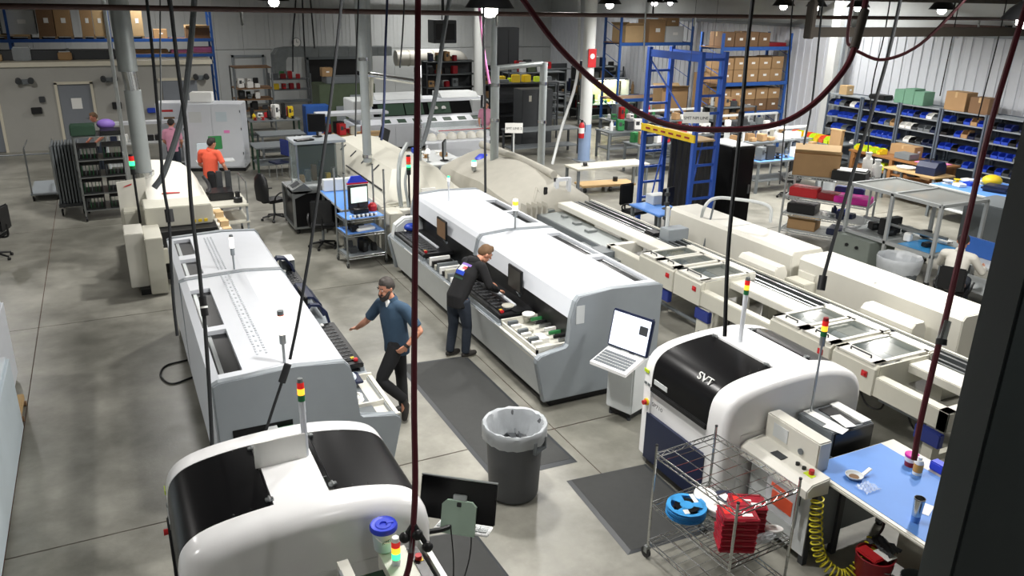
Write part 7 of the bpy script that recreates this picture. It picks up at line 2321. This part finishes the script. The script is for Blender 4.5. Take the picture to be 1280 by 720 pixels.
for i, (x0, y0, w) in enumerate(RB):
    lab = ('far bench left of the blue-footed column', 'far bench right of the blue-footed column', 'far bench past the farther blue rack')[i]
    bench(lab, x0, x0+w, y0, y0+.9, .9, 'mid_grey', 'dark_grey', .35)
    clutter(x0+.1, x0+w-.1, y0+.1, y0+.8, .905, 14, 'the '+lab, ['dark_grey', 'black', 'card', 'paper', 'card', 'mid_grey', 'dark_red', 'navy'], .5, .6)
    sh_where = ('far left of the blue-footed column', 'far right of the blue-footed column', 'past the farther blue rack')[i]
    shelf_unit('dark shelf standing on the floor behind the '+lab, x0, x0+w, y0+1.4, y0+2.0, (.6, 1.2, 1.8), 2.0, 'dark_grey', 'mid_grey', 'y')
    for z, q in ((.605, 'low'), (1.205, 'middle'), (1.805, 'top')):
        clutter(x0+.1, x0+w-.1, y0+1.45, y0+1.95, z, 7, 'the %s shelf %s' % (q, sh_where), ['card_dark' if False else 'card', 'black', 'paper_grey', 'dark_grey', 'red', 'cream'], .5, .42, ('box', 'instrument'))
MB2 = [(13.9, 19.6, 2.0), (15.9, 24.2, 2.6), (14.4, 22.0, 2.2), (17.2, 22.6, 1.3)]
for i, (x0, y0, w) in enumerate(MB2):
    lab = ('bench with grey cases behind the tan table', 'bench with instruments before the farther blue rack', 'bench with boxes in the middle aisle', 'short bench near the right blue rack')[i]
    bench(lab, x0, x0+w, y0, y0+.85, .9, 'mid_grey', 'mid_grey', .35)
    clutter(x0+.1, x0+w-.1, y0+.1, y0+.75, .905, 12, 'the '+lab, ['black', 'mid_grey', 'paper', 'card', 'paper_grey', 'dark_grey', 'red', 'green'], .42, .5)

for i, (x0, y0, w, h_) in enumerate(((14.6, 29.8, 2.6, 2.1), (17.75, 20.9, 1.7, 1.7), (18.2, 30.4, 1.9, 2.2), (12.9, 34.6, 2.4, 2.2))):
    lab = ('dark shelving right of the grey pipe pair', 'low dark shelving before the farther blue rack', 'dark shelving behind the lit bench', 'dark shelving under the wall heater')[i]
    shelf_unit(lab, x0, x0+w, y0, y0+.6, tuple(h_*q for q in (.2, .48, .74, .99)), h_, 'dark_grey', 'mid_grey', 'y')
    for q, nm in zip((.2, .48, .74, .99), ('bottom', 'second', 'third', 'top')):
        clutter(x0+.1, x0+w-.1, y0+.06, y0+.54, h_*q+.005, 8, 'the %s level of the %s' % (nm, ('pipe-pair shelving', 'low middle shelving', 'shelving behind the lit bench', 'shelving under the wall heater')[i]), ['dark_grey', 'black', 'card', 'paper_grey', 'mid_grey', 'olive', 'dark_red', 'card', 'navy'], .45, .42, ('box', 'instrument', 'box'))
# ---------------------------------------------------------------- left edge: pale cabinet with a red knob, wedge on the floor
t = thing('pale_cabinet', 'pale blue-grey machine corner at the left edge of the picture', 'machine', (-2.12, 8.6, 0))
B().box(-.8, .72, -2.6, 1.5, .05, 1.0, .03).out('housing', 'tub', t)
B().box(-.8, .55, 1.6, 3.2, .05, 1.12, .03).out('white_end', 'white', t)
B().ball((.50, 1.55, 1.08), .1, 12, (.6, 1.6, 1.4)).out('red_knob', 'red', t, smooth=True)
t = thing('door_wedge', 'small tan wooden block on casters beside the pale machine corner', 'dolly', (-1.5, 10.95, 0))
t.location = (-1.52, 10.6, 0)
B().box(-.1, .08, -.3, .3, .06, .14, .01).out('block', 'wood_pale', t)
for y in (-.22, .22):
    B().cyl((.05, y, .035), (.1, y, .035), .035, n=10).out('wheel', 'card_dark', t)
# ---------------------------------------------------------------- overhead pipes
t = thing('sprinkler_pipe', 'long brown sprinkler pipe running across under the roof', 'pipe', (4, 10.8, 4.8))
o_ = rel(t)
pp = [(-8, 13.4, 4.76), (-1.0, 12.9, 4.76), (.42, 11.85, 4.75), (1.8, 10.9, 4.75), (5.2, 10.7, 4.755), (7.6, 10.2, 4.755), (10.2, 10.2, 4.76), (14, 10.0, 4.8)]
pp = [(-8, 10.6, 4.795), (0, 10.6, 4.79), (5.2, 10.6, 4.757), (10.2, 10.6, 4.75), (15, 10.6, 4.75), (21.5, 10.6, 4.75)]
B(o_).tube(pp, .032, 10).out('pipe', 'pipe_brown', t, smooth=True)
for k in range(8):
    x = -6+k*3.4
    B(o_).cyl((x, 10.6, 4.78), (x, 10.6, 6.2), .014, n=6).out('hanger', 'cord', t)
    B(o_).cyl((x+.8, 10.6, 4.60), (x+.8, 10.6, 4.76), .02, n=8).out('sprinkler_head', 'chrome', t)
t = thing('busway', 'dark steel rail hanging across the upper right', 'rail', (8.5, 6.2, 4.75))
o_ = rel(t)
B(o_).box(8.15, 17, 7.95, 8.05, 4.57, 4.69).out('rail', 'joist', t)
for x in (8.2, 12.8, 16.5):
    B(o_).cyl((x, 8, 4.65), (x, 8, 6.2), .035, n=8).out('hanger', 'joist', t)
B(o_).box(8.14, 8.22, 7.94, 8.06, 4.55, 5.0, .01).out('end_bracket', 'joist', t)

# ---------------------------------------------------------------- hanging hoses and cables
def cable(label, pts, r, m, fit=None, cat='cable', name='hanging_cable', k=6, fm='black'):
    pts = [tuple(p) for p in pts]
    if pts[0][2] > 4.2:
        pts = [(pts[0][0], pts[0][1], 6.2), (pts[0][0], pts[0][1], 5.3)] + pts
    if pts[-1][2] > 4.8:
        pts = pts + [(pts[-1][0], pts[-1][1], 5.3), (pts[-1][0], pts[-1][1], 6.2)]
    t = thing(name, label, cat, pts[0])
    o_ = rel(t)
    B(o_).tube(curve_pts(pts, k), r, 8).out('line', m, t, smooth=True)
    if fit:
        for f in fit:
            p, q, rr, mm = f
            B(o_).cyl(p, q, rr, n=12).out('connector', mm, t, smooth=True)
    return t
HC = {}
HC['h520'] = ((1.54,4.24,5.02),(1.44,4.02,4.38),(1.32,3.77,3.6),(1.23,3.57,3.01),(1.18,3.44,2.61),(1.14,3.37,2.4),(1.1,3.32,2.22),(1.05,3.29,2.1))
HC['fit520'] = ((1.14,3.37,2.4),(1.09,3.37,2.33),(1.15,3.34,2.35),(1.19,3.3,2.29),(1.11,3.33,2.26),(1.14,3.39,2.46),(1.19,3.35,2.4),(1.17,3.3,2.26))
HC['hR'] = ((4.82,3.09,5.08),(4.53,2.96,4.38),(4.33,2.84,3.86),(4.14,2.72,3.33),(4.05,2.67,3.09),(3.92,2.59,2.74),(3.86,2.54,2.55))
HC['fitR'] = ((4.14,2.71,3.3),(4.1,2.69,3.2),(4.09,2.68,3.17))
HC['sag'] = ((2.64,5.37,5.08),(2.7,5.3,4.97),(2.88,5.08,4.66),(3.14,4.84,4.38),(3.41,4.63,4.2),(3.7,4.46,4.15),(4.11,4.27,4.18),(4.37,4.19,4.3),(4.6,4.16,4.52),(4.72,4.18,4.7),(4.84,4.25,5.02),(4.87,4.27,5.1))
HC['sagfit'] = ((4.72,4.18,4.7),(4.82,4.23,4.95))
HC['red'] = ((6.7,6.04,4.68),(6.73,5.98,4.59),(6.79,5.93,4.53),(6.99,5.8,4.47),(7.33,5.69,4.62),(7.74,5.64,5.0),(7.85,5.64,5.13))
HC['k940'] = ((4.44,4.94,5.07),(4.34,4.83,4.67),(4.24,4.7,4.22),(4.08,4.51,3.54),(3.99,4.39,3.15),(3.9,4.23,2.64))
HC['k1128'] = ((8.15,6.68,5.12),(7.94,6.54,4.53),(7.72,6.43,3.98),(7.37,6.28,3.17),(7.12,6.16,2.58),(6.9,6.05,2.03))
HC['k1128f'] = ((6.93,6.07,2.12),(6.88,6.03,1.97))
HC['k425'] = ((1.97,7.35,5.01),(1.86,7.21,4.54),(1.71,7.05,3.95),(1.53,6.87,3.3),(1.42,6.77,2.9),(1.35,6.71,2.67),(1.24,6.62,2.31),(1.13,6.54,1.99))
HC['k425f'] = ((1.11,6.54,1.95),(1.04,6.51,1.8))
HC['k425b'] = ((1.04,6.51,1.8),(0.93,6.47,1.56),(0.84,6.43,1.36))
HC['k350'] = ((0.83,5.52,4.97),(0.83,5.51,4.94))
HC['kA'] = ((0.5,9.26,4.98),(0.48,9.05,4.44),(0.44,8.8,3.77),(0.4,8.58,3.17),(0.4,8.44,2.84),(0.36,8.29,2.43),(0.33,8.16,2.06),(0.32,8.04,1.76))
HC['kAf'] = ((0.41,8.47,2.94),(0.41,8.43,2.82))
HC['kB'] = ((0.62,8.01,4.99),(0.6,7.78,4.39),(0.59,7.57,3.86),(0.54,7.33,3.21),(0.53,7.15,2.75),(0.52,7.07,2.56),(0.51,6.98,2.3),(0.47,6.78,1.78),(0.42,6.59,1.25))
HC['kBf'] = ((0.52,7.05,2.49),(0.52,6.99,2.33))
HC['kC'] = ((1.29,12.44,4.98),(1.13,12.22,4.24),(0.95,12.01,3.52),(0.82,11.93,3.16),(0.58,11.84,2.64),(0.43,11.83,2.44))
HC['kD'] = ((1.02,14.95,4.97),(0.9,14.65,4.1),(0.77,14.32,3.13),(0.63,14.0,2.15))
HC['kE'] = ((3.32,10.25,5.03),(3.2,10.03,4.36),(3.09,9.82,3.7),(3.04,9.74,3.42),(3.0,9.7,3.28))
HC['kF'] = ((4.83,11.88,5.05),(4.59,11.67,4.24),(4.45,11.52,3.68),(4.2,11.37,3.01),(4.09,11.35,2.84))
HC['kG'] = ((3.73,8.26,5.03),(3.63,8.02,4.31),(3.58,7.88,3.92),(3.46,7.58,3.04))
HC['kGf'] = ((3.58,7.91,4.0),(3.56,7.87,3.88))
HC['kH'] = ((6.05,13.62,4.98),(6.03,13.45,4.52),(6.01,13.24,4.0),(6.02,13.05,3.55))
HC['kI'] = ((6.53,10.99,4.96),(6.41,10.73,4.17),(6.29,10.61,3.72),(6.04,10.51,3.16),(5.84,10.4,2.65))
HC['kJ'] = ((7.44,10.57,5.03),(7.34,10.41,4.53),(7.24,10.23,3.96))
HC['kK'] = ((8.18,7.85,5.11),(8.02,7.66,4.46),(7.86,7.48,3.8),(7.7,7.36,3.33))
HC['thin'] = [[[2.29, 10.73, 4.94], [2.2, 10.6, 4.52], [2.13, 10.45, 4.06]], [[2.36, 10.69, 4.95], [2.3, 10.48, 4.34], [2.27, 10.27, 3.78]], [[2.45, 10.65, 4.95], [2.43, 10.53, 4.62], [2.41, 10.42, 4.34]], [[2.99, 10.39, 4.96], [2.88, 10.19, 4.35], [2.72, 9.86, 3.32]], [[3.5, 10.14, 4.97], [3.42, 10.0, 4.55], [3.33, 9.88, 4.13]], [[14.11, 9.42, 4.56], [13.75, 9.22, 3.64], [13.55, 9.11, 3.12]], [[11.41, 9.55, 4.5], [11.12, 9.37, 3.7], [10.93, 9.08, 2.73]], [[14.29, 10.44, 4.37], [13.95, 10.21, 3.39]], [[9.34, 9.52, 4.79], [9.16, 9.24, 3.89], [8.84, 8.81, 2.43]]]
H = HC
t = cable('dark red air hose hanging down the middle of the picture', H['h520'], .017, 'crimson_hose', [(H['h520'][5], H['fit520'][4], .016, 'steel')], 'hose', 'air_hose')
o_ = rel(t)
f = H['fit520']
for a in (f[1], f[2], f[3]):
    B(o_).ball(a, .03, 12).out('coupling', 'black', t, smooth=True)
    B(o_).cyl(f[0], a, .014).out('coupling_arm', 'black', t)
cable('dark red air hose hanging in front of the dark post and the blue bench', H['hR'], .017, 'crimson_hose', [(H['fitR'][0], H['fitR'][1], .026, 'chrome'), (H['fitR'][1], H['fitR'][2], .03, 'black')], 'hose', 'air_hose')
cable('thick dark red hose sagging in a wide curve across the upper right', H['sag'], .021, 'crimson_hose', [(H['sagfit'][0], H['sagfit'][1], .032, 'joist')], 'hose', 'air_hose')
cable('thin bright red hose looped high at the right', H['red'], .016, 'crimson_hose', None, 'hose', 'air_hose')
cable('black power cord hanging behind the right printer tower', H['k940'], .015, 'cord', [(H['k940'][2], tuple(Vector(H['k940'][2])+Vector((0, 0, -.12))), .022, 'black')])
cable('grey and black cord slanting down to the junction box of the cream cabinets', H['k1128'], .02, 'cord', [(H['k1128f'][0], H['k1128f'][1], .045, 'black')])
cable('black cord hanging from the roof onto the left machine with a grey plug', H['k425'], .014, 'cord', [(H['k425f'][0], H['k425f'][1], .032, 'cord')])
cable('lower black cord below the grey plug over the left machine', H['k425b'], .013, 'cord')
cable('black cord with two black plugs hanging beside the left exhaust pipe', H['kA'], .015, 'cord', [(H['kAf'][0], H['kAf'][1], .04, 'black')])
cable('thick black cord with a white-banded plug along the left machine back', H['kB'], .017, 'cord', [(H['kBf'][0], H['kBf'][1], .032, 'black'), (tuple(Vector(H['kBf'][0])*.5+Vector(H['kBf'][1])*.5), tuple(Vector(H['kBf'][0])*.4+Vector(H['kBf'][1])*.6), .034, 'paper')])
cable('grey hose curving left of the tall white cabinet', H['kC'], .04, 'hose_grey', None, 'hose', 'hanging_hose')
cable('thin grey cord right of the left exhaust pipe', H['kD'], .012, 'hose_grey')
cable('dark blue cord hanging before the centre oven pipe', H['kE'], .016, 'navy')
cable('grey hose hanging down behind the middle air hose', H['kF'], .035, 'hose_grey', None, 'hose', 'hanging_hose')
cable('black cord with a switch hanging beside the covered machine', H['kG'], .014, 'cord', [(H['kGf'][0], H['kGf'][1], .03, 'black')])
cable('thin pink and white cord hanging from the near lamp', H['kH'], .022, 'pink')
cable('white hose curving from the white and blue column down to the covered machine', H['kI'], .022, 'column_white', None, 'hose', 'hanging_hose')
cable('thin pale wire by the farther blue rack', H['kJ'], .012, 'paper_grey')
cable('thin black cord hanging left of the grey square column', H['kK'], .012, 'cord')
for i, q in enumerate(H['thin']):
    cable(('thin cord hanging left of the wall clock', 'thin cord hanging right of the wall clock', 'thin cord over the grey back duct', 'thin cord over the green machine', 'thin cord left of the middle air hose', 'thin cord by the right wall left of the dark post', 'thin cord in front of the wall shelves', 'thin cord in front of the ribbed wall top', 'thin cord hanging before the wire shelving')[i], q, .010, 'cord')
# ---------------------------------------------------------------- labels of look-alikes: say which one, counted from the left
def px(o):
    p = o.matrix_basis.translation - Vector((0, 0, 5))
    return p.dot(rt)/max(.1, p.dot(fw))
seen = {}
for o in list(bpy.data.objects):
    if o.get('category') and o.get('label'):
        seen.setdefault(o['label'], []).append(o)
ORD = ['first', 'second', 'third', 'fourth', 'fifth', 'sixth', 'seventh', 'eighth', 'ninth']
for lab, os_ in seen.items():
    n = len(os_)
    if n < 2 or 'roof deck' in lab:
        continue
    os_.sort(key=px)
    for k, o in enumerate(os_):
        sfx = 'leftmost' if k == 0 else 'rightmost' if k == n-1 else '%s from left' % ORD[k] if k < 9 else 'further right'
        w = lab.split()
        if len(w)+len(sfx.split()) > 16 and w[0] == 'small':
            w = w[1:]
        o['label'] = ' '.join(w)+', '+sfx
